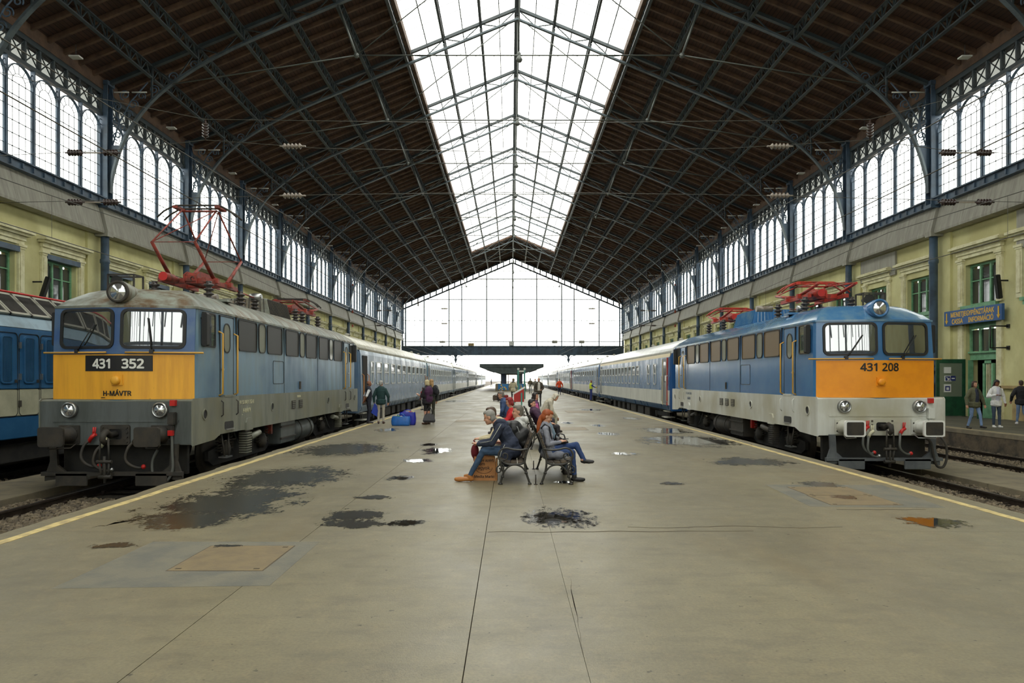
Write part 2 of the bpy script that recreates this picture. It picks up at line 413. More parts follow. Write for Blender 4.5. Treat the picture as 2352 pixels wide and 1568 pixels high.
# crack wandering across the slabs
def crack(pts, wd, name='crack'):
    b = MB(); A = []; B = []
    for i, (x, y) in enumerate(pts):
        h = wd * (0.3 + 0.7 * math.sin(math.pi * min(1, max(0.05, i / (len(pts) - 1)))))
        A.append((x, y + h)); B.append((x, y - h))
    b.prism(A + B[::-1], 'z', 0.0, 0.0025); return b.build(name, M['joint'], fl)
crack([(-0.25 + 0.09 * i, 7.83 + 0.05 * noise.noise(Vector((i * 0.22, 0, 0))) + 0.0016 * i) for i in range(34)], 0.011)
crack([(1.35 + 0.085 * i, 8.1 - 0.05 * math.sin(i * 0.33) + 0.03 * noise.noise(Vector((i * 0.5, 3, 0)))) for i in range(30)], 0.01)
crack([(0.45 + 0.02 * noise.noise(Vector((i * 0.3, 9, 0))) + 0.003 * i, 4.3 + 0.09 * i) for i in range(20)], 0.02)
crack([(4.25 + 0.05 * i, 9.18 + 0.01 * math.sin(i)) for i in range(24)], 0.012)

def plate(x0, x1, y0, y1, m, label, z=0.004):
    e = thing('cover_plate', label, 'cover plate', ((x0+x1)/2, (y0+y1)/2, 0), kind='structure')
    a, c = (x1-x0)/2, (y1-y0)/2
    MB().box(-a, a, -c, c, -0.01, z).build('plate', m, e)
    MB().ring([(-a-.012, -c-.012), (a+.012, -c-.012), (a+.012, c+.012), (-a-.012, c+.012)], [(-a, -c), (a, -c), (a, c), (-a, c)], 'z', -0.01, 0.0025).build('rim', M['joint'], e)
    for sx in (-1, 1):
        for sy in (-1, 1): MB().cbox((sx*(a-.07), sy*(c-.06), z + .001), (0.05, 0.03, 0.003)).build('lifting_slot', M['joint'], e)
pt = MB().prism([(-3.72, 5.72), (-1.98, 5.80), (-1.99, 7.36), (-3.73, 7.37)], 'z', -0.01, 0.0015).build('repair_patch', M['patch'])
tag(pt, 'bluish grey cement repair patch around the nearest brown cover plate', 'patch', kind='structure')
pt = MB().prism([(4.0, 9.4), (5.75, 9.3), (5.95, 11.3), (4.1, 11.35)], 'z', -0.01, 0.0015).build('repair_patch', M['patch'])
tag(pt, 'pale cement repair patch near the platform edge before the locomotive 431 208', 'patch', kind='structure')
plate(-3.04, -2.2, 6.25, 7.18, M['plate'], 'brown metal cover plate in the near left of the platform')
plate(4.33, 5.29, 9.5, 10.28, M['plate'], 'nearer half of the brown cover plate pair at right', 0.004)
plate(4.36, 5.29, 10.31, 11.1, M['plate'], 'farther half of the brown cover plate pair at right', 0.004)
plate(1.3, 2.6, 23.4, 24.8, M['plate'], 'cover plate right of the front bench, second row', 0.004)
plate(2.9, 4.2, 35.4, 37.6, M['plate'], 'distant cover plate near the right platform line')
plate(-2.2, -0.9, 28.0, 29.2, M['plate'], 'cover plate left of the waiting people, beyond the bags')

# ---------------------------------------------------------------- puddles and wet stains
def wetmat(name, water):
    m = bpy.data.materials.new(name); m.use_nodes = True; nt = m.node_tree; N = nt.nodes; L = nt.links
    b = N['Principled BSDF']; o = [n for n in N if n.type == 'OUTPUT_MATERIAL'][0]
    at = N.new('ShaderNodeAttribute'); at.attribute_name = 'depth'
    g = N.new('ShaderNodeNewGeometry')
    def nz(sc, det):
        mp = N.new('ShaderNodeMapping'); mp.inputs['Scale'].default_value = sc; L.new(g.outputs['Position'], mp.inputs[0])
        t = N.new('ShaderNodeTexNoise'); t.inputs['Scale'].default_value = 1; t.inputs['Detail'].default_value = det; t.inputs['Roughness'].default_value = .7; L.new(mp.outputs[0], t.inputs['Vector']); return t.outputs[0]
    def ma(op, a, c, v=None):
        n = N.new('ShaderNodeMath'); n.operation = op
        for k, q in enumerate((a, c)):
            if isinstance(q, (int, float)): n.inputs[k].default_value = q
            else: L.new(q, n.inputs[k])
        return n.outputs[0]
    def ramp(v, a, c, lo=0.0, hi=1.0):
        r = N.new('ShaderNodeMapRange'); r.inputs[1].default_value = a; r.inputs[2].default_value = c; r.inputs[3].default_value = lo; r.inputs[4].default_value = hi; L.new(v, r.inputs[0]); return r.outputs[0]
    n1 = nz((2.4, 1.8, 1), 9); n2 = nz((11, 6, 1), 8); n3 = nz((16, 42, 1), 5)
    v = ma('ADD', ma('ADD', at.outputs['Fac'], ma('MULTIPLY', ma('SUBTRACT', n1, .5), 2.3)), ma('ADD', ma('MULTIPLY', ma('SUBTRACT', n2, .5), 2.0), ma('MULTIPLY', ma('SUBTRACT', n3, .5), 1.3)))
    mask = ramp(v, .2, .235)
    wt = ramp(v, .3, .42) if water else ramp(v, 1.6, 1.8)
    cl = N.new('ShaderNodeMix'); cl.data_type = 'RGBA'; cl.inputs[6].default_value = lin((56, 52, 43)); cl.inputs[7].default_value = lin((38, 36, 31) if water else (40, 38, 32))
    L.new(ramp(v, .2, .45), cl.inputs[0]); L.new(cl.outputs[2], b.inputs['Base Color'])
    rg = N.new('ShaderNodeMapRange'); rg.inputs[3].default_value = .22; rg.inputs[4].default_value = .03; L.new(wt, rg.inputs[0]); L.new(rg.outputs[0], b.inputs['Roughness'])
    b.inputs['Specular IOR Level'].default_value = .8 if water else .5
    t = N.new('ShaderNodeBsdfTransparent'); mx = N.new('ShaderNodeMixShader'); L.new(mask, mx.inputs[0]); L.new(t.outputs[0], mx.inputs[1]); L.new(b.outputs[0], mx.inputs[2]); L.new(mx.outputs[0], o.inputs[0])
    return m
M['wetm'] = wetmat('wet_stain', False); M['waterm'] = wetmat('puddle_water', True)
def puddle(cx, cy, rx, ry, wet, label, seed, rag=0.35, lobes=2.2, n=40):
    X, Y = gp(cx, cy); y0 = EYE*F/(cy+ry-870); y1 = EYE*F/(cy-ry-870); hx = rx / F * Y
    V, Fc, D = [], [], []; K = 8; zz = .0016 + .00012*seed/3
    V.append((0, 0, zz)); D.append(1.0)
    for k in range(1, K + 1):
        r = 1.45*k/K
        for i in range(n):
            a = 2*math.pi*i/n; V.append((r*math.cos(a)*hx, r*math.sin(a)*(y1-Y if math.sin(a) > 0 else Y-y0), zz)); D.append(1 - .8*r)
    for i in range(n): Fc.append((0, 1+i, 1+(i+1) % n))
    for k in range(K-1):
        for i in range(n): Fc.append((1+k*n+i, 1+(k+1)*n+i, 1+(k+1)*n+(i+1) % n, 1+k*n+(i+1) % n))
    me = bpy.data.meshes.new('puddle'); me.from_pydata(V, [], Fc); at = me.attributes.new('depth', 'FLOAT', 'POINT'); at.data.foreach_set('value', D)
    me.materials.append(M['wetm'] if wet >= .8 else M['waterm']); me.update()
    tag(ob('puddle', me, None, (X, Y, 0)), label, 'puddle')
for i, p in enumerate([
    (785, 1032, 92, 13, 1.0, 'long dark wet stain close to the edge beside the 431 352 side steps'),
    (655, 1097, 115, 21, 1.0, 'broad dark wet stain beyond the largest stain along the left edge'),
    (515, 1158, 130, 40, 1.0, 'largest dark wet stain on the left, with a thin runnel'),
    (430, 1197, 90, 16, 1.0, 'ragged near end of the largest wet stain on the left'),
    (820, 1182, 66, 12, 1.0, 'upper of the two dark oily stains left of centre'),
    (810, 1203, 62, 11, 1.0, 'lower of the two dark oily stains left of centre'),
    (935, 1202, 38, 7, 0.45, 'small puddle just right of the two dark oily stains'),
    (1285, 1190, 66, 21, 0.22, 'silvery puddle in front of the black benches'),
    (1003, 1035, 32, 7, 0.15, 'bright puddle left of the seated man, farther one'),
    (962, 1058, 32, 4, 0.15, 'thin bright puddle left of the seated man, nearer one'),
    (922, 1098, 32, 4.5, 0.15, 'small bright puddle left of the tan shoe'),
    (890, 987, 20, 4, 0.2, 'small bright puddle beneath the blue shopping bags'),
    (1395, 996, 22, 3.5, 0.1, 'small bright puddle right of the red-haired woman'),
    (1440, 1042, 27, 3.5, 0.15, 'thin bright puddle right of the crossed legs'),
    (1530, 989, 45, 6, 0.2, 'puddle near the right line, the farthest of the group of three'),
    (1585, 1013, 92, 11, 0.3, 'long puddle near the right line, the middle of the group of three'),
    (1720, 1060, 78, 8, 0.8, 'dark wet stain near the right line, the nearest of the group of three'),
    (1880, 1112, 44, 6, 1.0, 'small dark stain touching the brown plate pair'),
    (2142, 1199, 58, 12, 0.35, 'puddle at far right reflecting the orange locomotive front'),
    (1303, 971, 14, 2.6, 0.1, 'tiny bright puddle behind the denim-clad sitter'),
    (1372, 977, 14, 3, 0.1, 'tiny bright puddle beside the second cover plate'),
    (1450, 961, 18, 2.5, 0.1, 'thin far puddle between the benches and the right train'),
    (1360, 941, 22, 2.2, 0.1, 'far puddle left of the worker in the yellow vest'),
    (1050, 921, 22, 2, 0.1, 'far thin puddle beside the left train'),
    (985, 1021, 20, 2.5, 0.2, 'thin puddle left of the seated man, the highest of three'),
    (1295, 1107, 18, 2.5, 0.4, 'small puddle under the front leg of the right bench'),
    (268, 1253, 48, 6, 1.0, 'scatter of dark spots at the far left of the platform'),
    (860, 1142, 44, 4, 1.0, 'faint wet spots beyond the two oily stains'),
    (1940, 1142, 30, 4, 1.0, 'brown damp spot on the cover plate pair'),
    (1545, 1110, 30, 3, 1.0, 'faint damp spot right of the benches'),
    (520, 1254, 30, 2, 1.0, 'tiny dark spot above the near cover plate')]):
    rag = {2: 0.75, 1: 0.8, 3: 0.9, 26: 1.2, 27: 1.2}.get(i, 0.5)
    puddle(*p, seed=11 + i * 3, rag=rag, lobes=3.2 if i in (1, 2, 3) else 2.2)
crackm = MB(); A = []; B = []
for i in range(26):
    t = i / 25; q = gp(212 + 180*t, 1211 - 33*t + 5*noise.noise(Vector((i*0.35, 2, 0)))); h = 0.012 + 0.03*abs(noise.noise(Vector((i*0.3, 6, 0))))
    A.append((q[0], q[1]+h)); B.append((q[0], q[1]-h))
tag(crackm.prism(A+B[::-1], 'z', 0.0005, 0.0016).build('puddle', M['wet']), 'thin runnel trailing from the largest stain on the left', 'puddle')

# ---------------------------------------------------------------- track beds, rails, sleepers, ballast
gb = MB().box(-90, 90, -40, 700, -1.2, -0.72).build('ground', M['ballast_bed'])
tag(gb, 'dark ballast bed under the tracks and yard beyond', 'ground', kind='structure')
railprof = [(-.07, -.17), (.07, -.17), (.07, -.155), (.012, -.135), (.012, -.04), (.036, -.03), (.036, 0), (-.036, 0), (-.036, -.03), (-.012, -.04), (-.012, -.135), (-.07, -.155)]
slp = MB().box(-1.3, 1.3, -.13, .13, -.16, 0).mesh('sleeper', M['sleeper'], bevel=0.012)
clip = MB().box(-.11, .11, -.09, .09, 0, .035).box(-.1, -.04, -.035, .035, .03, .07).box(.04, .1, -.035, .035, .03, .07).mesh('rail_clip', M['rail'])
tl = {'la': 'under the locomotive numbered 431 352', 'lb': 'at far left under the blue and cream locomotive', 'ra': 'under the locomotive numbered 431 208', 'rb': 'empty, beside the right station platform'}
for k, xc in TR.items():
    z = RZ_L if k[0] == 'l' else RZ_R
    t = thing('railway_track', 'railway track ' + tl[k], 'track', (xc, 0, z), kind='structure')
    for s in (-1, 1):
        MB().prism([(p[0] + s*0.755, p[1]) for p in railprof], 'y', -14, 330).build('rail', M['rail'], t)
    y = {'la': 4.9, 'lb': 9.0, 'ra': 7.5, 'rb': 11.7}[k]; ye = {'la': 16, 'lb': 18, 'ra': 19, 'rb': 40}[k]
    while y < ye:
        ob('sleeper', slp, t, (0, y, -.17))
        for s in (-1, 1): ob('rail_clip', clip, t, (s*0.755, y, -.17))
        y += 0.62
def stones(regions, name, label, seed):
    g = np.random.default_rng(seed); V = []; Fc = []
    cube = np.array([(-1,-1,-1),(1,-1,-1),(1,1,-1),(-1,1,-1),(-.7,-.8,1),(.8,-.7,1),(.7,.8,1),(-.8,.6,1)], float)
    cf = [(0,3,2,1),(4,5,6,7),(0,1,5,4),(1,2,6,5),(2,3,7,6),(3,0,4,7)]
    for x0, x1, y0, y1, z, dens in regions:
        n = int((x1-x0)*(y1-y0)*dens)
        for _ in range(n):
            s = g.uniform(.014, .04)*np.array([g.uniform(.7, 1.3), g.uniform(.7, 1.3), g.uniform(.5, 1)])
            a, b = g.uniform(0, 6.28), g.uniform(-.7, .7)
            p = cube*s*(1+g.uniform(-.25, .25, (8, 3)))
            ca, sa, cb, sb = math.cos(a), math.sin(a), math.cos(b), math.sin(b)
            p = p @ np.array([[ca, sa, 0], [-sa, ca, 0], [0, 0, 1]]) @ np.array([[1, 0, 0], [0, cb, sb], [0, -sb, cb]])
            o = len(V)*8; V.append(p + np.array([g.uniform(x0, x1), g.uniform(y0, y1), z + g.uniform(-.012, .02)]))
            Fc += [tuple(i+o for i in f) for f in cf]
    me = bpy.data.meshes.new(name); me.from_pydata([tuple(v) for v in np.concatenate(V)], [], Fc); me.materials.append(M['stone'])
    tag(ob(name, me), label, 'ballast', kind='stuff')
for xa, xb, z in ((-9.15, ED_L+0.02, RZ_L-.17), (-14.1, -10.75, RZ_L-.15), (ED_R-.02, 10.15, RZ_R-.17), (12.0, 15.1, RZ_R-.14)):
    tag(MB().box(xa, xb, -14, 330, -.74, z).build('ballast_bed', M['ballast_bed']), {-9.15: 'dark ballast bed right of the far left walkway', -14.1: 'ballast bed under the far left locomotive', 12.0: 'oily ballast bed of the empty right track'}.get(xa, 'ballast bed under the locomotive 431 208'), 'ballast bed', kind='structure')
stones([(-9.1, ED_L, 4.5, 13.5, RZ_L-.16, 330), (-14, -10.8, 9, 16, RZ_L-.14, 150)], 'ballast_stones', 'loose grey brown ballast stones of the left tracks', 3)
stones([(ED_R, 10.1, 7, 17, RZ_R-.16, 300), (12.0, 15.0, 13, 28, RZ_R-.13, 140)], 'ballast_stones', 'loose dark ballast stones of the right tracks', 4)
for xa, xb, z, lb in ((-10.75, -9.1, RZ_L - .02, 'flat concrete walkway between the left tracks'), (10.1, 12.0, RZ_R - .02, 'flat concrete walkway between the right tracks')):
    o = ob('walkway', None); tag(o, lb, 'walkway', kind='structure'); y = -14
    while y < 120:
        MB().box(xa, xb, y + .008, y + 2.4 if y < 40 else 120, -.74, z - .004*rnd.random()).build('slab', M['strip'], o, bevel=.01); y += 2.41 if y < 40 else 200
# side platforms
for s, xa, xb in ((1, 15.15, XR + .6), (-1, XL - .6, -14.3)):
    o = MB().box(xa, xb, -14, 330, -.74, -.001).build('side_platform', [M['asphalt']])
    tag(o, 'dark asphalt platform along the ' + ('right wall with walking people' if s > 0 else 'left wall behind the locomotives'), 'platform', kind='structure')
    e = xa if s > 0 else xb
    MB().box(min(e, e+s*.3) - (.03 if s > 0 else 0), max(e, e+s*.3) + (0 if s > 0 else .03), -14, 330, -.12, .012).build('edge_stone', M['strip'], o)
    MB().box(min(e, e-s*.02), max(e, e-s*.02), -14, 330, -.7, -.12).build('face', M['conc_side'], o)
    MB().box(min(e+s*.32, e+s*.44), max(e+s*.32, e+s*.44), -14, 330, .0, .004).build('painted_line', M['paint_line'], o)

# ---------------------------------------------------------------- side walls
WIN = [y for k in range(K0, K1) for y in (ZK(k) + 2.0, ZK(k) + 6.0)]
DOORY = ZK(-1) + 5.75          # door on the right wall
OPW, OZ0, OZ1 = 2.05, 5.0, 6.85
WALLZ = 10.1
for s, X, side in ((-1, XL - .5, 'left'), (1, XR + .45, 'right')):
    b = MB(); th = 0.55
    x0, x1 = (X - th, X) if s < 0 else (X, X + th)
    y = Y0H
    for wy in WIN:
        if wy < 22: continue
        if s > 0 and abs(wy - DOORY) < 1: wy = DOORY
        b.box(x0, x1, y, wy - OPW/2, 0, WALLZ)
        b.box(x0, x1, wy - OPW/2, wy + OPW/2, OZ1, WALLZ)
        if s > 0 and wy == DOORY: b.box(x0, x1, wy - OPW/2, wy + OPW/2, 4.25, OZ0)
        else: b.box(x0, x1, wy - OPW/2, wy + OPW/2, 0, OZ0)
        y = wy + OPW/2
    b.box(x0, x1, y, YEND, 0, WALLZ)
    wl = b.build('wall_' + side, M['stucco']); tag(wl, 'yellow stucco wall with green windows on the ' + side + ' side of the hall', 'wall', kind='structure')
    f = X - s * 0.0
    for k in range(-1, K1 + 1):     # pilasters beside the columns
        MB().box(min(f, f - s*.12), max(f, f - s*.12), ZK(k) - .75, ZK(k) + .75, 1.4, 8.9).build('pilaster', M['stucco'], wl)
        MB().box(min(f, f - s*.18), max(f, f - s*.18), ZK(k) - .82, ZK(k) + .82, 0, 1.4).build('pilaster_foot', M['plinth'], wl)
    y = ZK(-2)
    while y < YEND - 1:             # plinth stones
        ln = 1.35
        if not (s > 0 and abs(y + ln/2 - DOORY) < 1.72):
            MB().box(min(f, f - s*.1), max(f, f - s*.1), y + .006, y + ln - .006, 0, .68).build('plinth_stone', M['plinth'], wl, bevel=.01)
            MB().box(min(f, f - s*.08), max(f, f - s*.08), y + .006, y + ln - .006, .69, 1.3).build('plinth_stone', M['plinth'], wl, bevel=.01)
        y += ln
    for (ya, yb) in ([(Y0H, DOORY - 1.3), (DOORY + 1.3, YEND)] if s > 0 else [(Y0H, YEND)]):
        MB().box(min(f, f - s*.14), max(f, f - s*.14), ya, yb, 1.3, 1.42).build('plinth_moulding', M['plinth'], wl)
    for k in range(K0, K1):         # sloping apron below the clerestory
        xa = (XL - .35) if s < 0 else (XR + .35); xb = (XL + .12) if s < 0 else (XR - .12)
        poly = [(xa, 9.95), (xa - .0*s, 8.6), (xb, 8.62), (xb - s*.02, 8.72), (XL - .18 if s < 0 else XR + .18, 10.0)]
        n = 4 if -2 <= k < 3 else 1
        for q in range(n):
            MB().prism(poly, 'y', ZK(k) + .26 + q*(BAY-.52)/n + .006, ZK(k) + .26 + (q+1)*(BAY-.52)/n - .006).build('apron_panel', M['apron'], wl)
        cp = [(xa, 9.98), (xa, 8.5), (xb - s*.14, 8.5), (xb - s*.16, 8.74), (XL - .05 if s < 0 else XR + .05, 10.1)]
        MB().prism(cp, 'y', ZK(k) - .25, ZK(k) + .25).build('apron_panel', M['apron'], wl)
# rendered-over panel on the right wall
MB().box(XR + .34, XR + .45, ZK(0) + 4.0, ZK(0) + 7.7, 7.3, 8.55).build('cement_panel', M['apron'], bpy.data.objects['wall_right'])
MB().box(XR + .34, XR + .45, ZK(-1) + 1.0, ZK(-1) + 3.4, 7.0, 8.55).build('cement_panel', M['apron'], bpy.data.objects['wall_right'])

# stucco-wall windows
def wall_window_meshes(s):
    d = {}
    hw = OPW / 2; H = OZ1 - OZ0
    fr = MB().box(-.08, .04, -hw, -hw + .09, 0, H).box(-.08, .04, hw - .09, hw, 0, H).box(-.08, .04, -hw, hw, 0, .1).box(-.08, .04, -hw, hw, H - .1, H)
    d['frame'] = fr.mesh('frame', M['green'])
    d['mullion'] = MB().box(-.07, .05, -.05, .05, .1, H - .1).mesh('mullion', M['green'])
    d['transom'] = MB().box(-.05, .04, -hw + .09, hw - .09, -.025, .025).mesh('transom', M['green'])
    pw = (OPW - .18 - .2) / 3
    d['pane'] = MB().box(-.012, .0, -pw/2, pw/2, 0, .5).mesh('pane', M['dpane'])
    d['pane_t'] = MB().box(-.012, .0, -pw/2, pw/2, 0, H - .2 - .55).mesh('pane', M['dpane'])
    d['pw'] = pw
    c = MB()
    for z0, z1, ov, dp in ((0.0, .16, .42, .10), (.16, .34, .46, .16), (.34, .44, .58, .30), (.44, .55, .66, .42), (.55, .62, .56, .3)):
        c.box(-.02, dp, -hw - ov, hw + ov, z0, z1)
    d['cornice'] = c.mesh('cornice', M['stucco_l'])
    d['lintel'] = MB().box(-.3, .14, -hw - .12, hw + .12, 0, .22).mesh('lintel', M['iron'])
    j = MB().box(-.02, .1, -.17, .17, 0, H + .12)
    j.box(-.02, .13, -.2, .2, H + .12, H + .2).box(-.02, .17, -.24, .24, H + .2, H + .3).box(-.02, .14, -.11, .11, .2, H)
    d['jamb'] = j.mesh('jamb', M['stucco_l'])
    d['sill'] = MB().box(-.1, .18, -hw - .15, hw + .15, -.14, 0).box(-.1, .12, -hw - .05, hw + .05, -.3, -.14).mesh('sill', M['green'])
    d['simple'] = fr.box(-.06, .05, -.36, -.30, .1, H-.1).box(-.06, .05, .30, .36, .1, H-.1).mesh('frame', M['green'])
    d['bigpane'] = MB().box(-.012, .0, -hw + .09, hw - .09, .1, H - .1).mesh('pane', M['dpane'])
    return d
WM = wall_window_meshes(1); wno = 0
for s, X, side in ((-1, XL - .5, 'left'), (1, XR + .45, 'right')):
    cnt = 0
    for wy in WIN:
        if wy < 22: continue
        if s > 0 and abs(wy - DOORY) < 1: wy = DOORY
        wno += 1; cnt += 1
        o = thing('window_%d' % wno, '%s green-framed window from the camera along the %s stucco wall' % (ORD[cnt-1], side), 'window', (X, wy, OZ0), 0 if s < 0 else math.pi, 'green stucco wall windows', 'structure')
        if wy < 80:
            ob('frame', WM['frame'], o, (-.25, 0, 0)); ob('sill', WM['sill'], o, (-.02, 0, 0))
            pw = WM['pw']
            for q in (-1, 1): ob('mullion', WM['mullion'], o, (-.25, q*(pw/2 + .05), 0)); ob('jamb', WM['jamb'], o, (0, q*(OPW/2 + .26), 0))
            ob('transom', WM['transom'], o, (-.25, 0, 1.2 - .09))
            for q in (-1, 0, 1):
                ob('pane', WM['pane_t'], o, (-.27, q*(pw + .1), .1)); ob('pane', WM['pane'], o, (-.27, q*(pw+.1), 1.225 - .075 + .0))
            ob('cornice', WM['cornice'], o, (0, 0, OZ1 - OZ0 + .3))
            if s < 0: ob('lintel', WM['lintel'], o, (0, 0, OZ1 - OZ0 - .02))
        else:
            ob('frame', WM['simple'], o, (-.2, 0, 0)); ob('pane', WM['bigpane'], o, (-.22, 0, 0)); ob('cornice', WM['cornice'], o, (0, 0, OZ1 - OZ0 + .3))
        # room behind the pane
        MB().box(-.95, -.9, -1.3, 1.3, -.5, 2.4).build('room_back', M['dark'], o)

# ---------------------------------------------------------------- iron columns
colm = MB().lathe([(.2, 2.15), (.19, 2.4), (.185, 7.2), (.22, 7.25), (.22, 7.4), (.185, 7.45), (.18, 8.9)], (0, 0, 0), (0, 0, 1), 10).mesh('shaft', M['iron'])
colb = MB().lathe([(.44, 0), (.44, .5), (.38, .62), (.36, 1.35), (.46, 1.42), (.46, 1.62), (.34, 1.75), (.29, 1.8), (.29, 2.0), (.36, 2.05), (.36, 2.15), (.2, 2.25)], (0, 0, 0), (0, 0, 1), 8).mesh('pedestal', M['iron'])
colu = MB().box(-.25, .25, -.25, -.19, 0, 5.9).box(-.25, .25, .19, .25, 0, 5.9).box(-.04, .04, -.19, .19, 0, 5.9).box(-.3, .3, -.3, .3, -.05, .12).box(-.3, .3, -.3, .3, 5.8, 6.0).mesh('upper_post', M['iron'])
for s, X, side in ((-1, XL, 'left'), (1, XR, 'right')):
    for i, k in enumerate(range(-1, K1 + 1)):
        o = thing('iron_column', '%s blue iron column from the camera along the %s wall' % (ORD[i], side), 'column', (X, ZK(k), 0), group='iron columns', kind='structure')
        ob('shaft', colm, o); ob('pedestal', colb, o); ob('upper_post', colu, o, (0, 0, 9.9))
    for k in range(K0, -1):
        o = thing('iron_column', 'blue iron column behind the camera along the %s wall' % side, 'column', (X, ZK(k), 0), group='iron columns', kind='structure')
        ob('shaft', colm, o); ob('upper_post', colu, o, (0, 0, 9.9))

# ---------------------------------------------------------------- clerestory windows: five lancets a bay
LW = (BAY - .56) / 5; SZ, SP, TOPZ = 10.32, 13.38, 14.14
a_ = LW/2 - .03
def arc(r, n=14, z=SP): return [(r*math.cos(math.pi*i/n), z - SZ + r*math.sin(math.pi*i/n)) for i in range(n+1)]
out = [(a_, 0)] + arc(a_) + [(-a_, 0)]
b = MB()
for p, q in zip(out[:-1], out[1:]): b.beam((0, p[0], p[1]), (0, q[0], q[1]), .10, .05, up=(0, 0.0001, 1))
for sg in (-1, 1):
    c = (sg*(LW/2), SP - SZ + .55); b.tube([(0, c[0] + .13*math.cos(t), c[1] + .13*math.sin(t)) for t in [i*.785 for i in range(8)]], .022, 4, closed=True)
LANF = b.mesh('lancet_frame', M['iron'])
b = MB(); rows = 6; cw = 2*a_/4; rh = (SP - SZ)/rows
for i in range(1, rows + 1): b.box(-.012, .012, -a_, a_, i*rh - .011, i*rh + .011)
for q in (-1, 0, 1): b.box(-.01, .01, q*cw - .007, q*cw + .007, 0, SP - SZ)
inn = arc(a_*.52, 8)
for p, q in zip(inn[:-1], inn[1:]): b.beam((0, p[0], p[1]), (0, q[0], q[1]), .02, .018)
for t in (30, 60, 90, 120, 150):
    t = math.radians(t); b.beam((0, a_*.52*math.cos(t), SP-SZ+a_*.52*math.sin(t)), (0, a_*math.cos(t), SP-SZ+a_*math.sin(t)), .02, .016)
for i in range(1, rows + 1):
    for q in (-1, 0, 1): b.cbox((0, q*cw, i*rh), (.03, .045, .045))
LANB = b.mesh('glazing_bars', M['bar'])
PANE = MB().box(-.003, .003, -cw/2 + .008, cw/2 - .008, .012, rh - .012).mesh('pane', M['glass'])
FANP = MB().prism(arc(a_ - .02), 'x', -.003, .003).mesh('fanlight_pane', M['glass'])
LANP = MB().prism(out, 'x', -.003, .003).mesh('pane', M['glass'])
b = MB(); nfr = 9; fw = (BAY - .5)/nfr
b.box(-.1, .1, -BAY/2 + .25, BAY/2 - .25, 0, .16).box(-.1, .1, -BAY/2 + .25, BAY/2 - .25, 1.0, 1.3)
for i in range(nfr + 1): b.box(-.08, .08, -BAY/2 + .25 + i*fw - .05, -BAY/2 + .25 + i*fw + .05, .16, 1.0)
for i in range(nfr):
    y0 = -BAY/2 + .25 + i*fw
    b.beam((0, y0, .16), (0, y0 + fw, 1.0), .04, .035); b.beam((0, y0 + fw, .16), (0, y0, 1.0), .04, .035)
FRIEZE = b.mesh('frieze', M['iron_d'])
FRP = MB().box(-.003, .003, -BAY/2 + .25, BAY/2 - .25, .0, 1.0).mesh('frieze_pane', M['friezeglass'])
b = MB().box(-.16, .16, -BAY/2 + .25, BAY/2 - .25, -.36, 0).box(-.2, .28, -BAY/2 + .25, BAY/2 - .25, -.06, 0)
for i in range(12): b.cbox((.19, -BAY/2 + .6 + i*.65, -.2), (.08, .06, .2))
SILL = b.mesh('sill_beam', M['iron'])
MULL = MB().box(-.09, .09, -.032, .032, 0, TOPZ - SZ + .1).mesh('mullion', M['iron'])
EAVE = MB().box(-.12, .12, -BAY/2, BAY/2, 0, .75).mesh('eave_board', M['joist'])
for s, X, side in ((-1, XL - .05, 'left'), (1, XR + .05, 'right')):
    cnt = 0
    for k in range(K0, K1):
        wno += 1; vis = k >= -1
        if vis: cnt += 1
        lb = '%s bay of arched clerestory glazing from the camera, %s side' % (ORD[cnt-1], side) if vis else 'arched clerestory glazing behind the camera, %s side' % side
        o = thing('window_%d' % wno, lb, 'window', (X, ZK(k) + BAY/2, SZ), 0 if s < 0 else math.pi, 'clerestory bays', 'structure')
        ob('sill_beam', SILL, o); ob('frieze', FRIEZE, o, (0, 0, TOPZ - SZ + .08)); ob('frieze_pane', FRP, o, (0, 0, TOPZ - SZ + .08))
        ob('eave_board', EAVE, o, (0, 0, TOPZ - SZ + 1.3))
        for q in range(5):
            y = (q - 2)*LW
            ob('lancet_frame', LANF, o, (0, y, 0))
            if q < 4: ob('mullion', MULL, o, (0, y + LW/2, 0))
            if vis: ob('glazing_bars', LANB, o, (-.02, y, 0))
            if k in (-1, 0):
                for c in range(4):
                    for r in range(rows): ob('pane', PANE, o, (-.02, y + (c - 1.5)*cw, r*rh))
                ob('fanlight_pane', FANP, o, (-.02, y, 0))
            else: ob('pane', LANP, o, (-.02, y, 0))

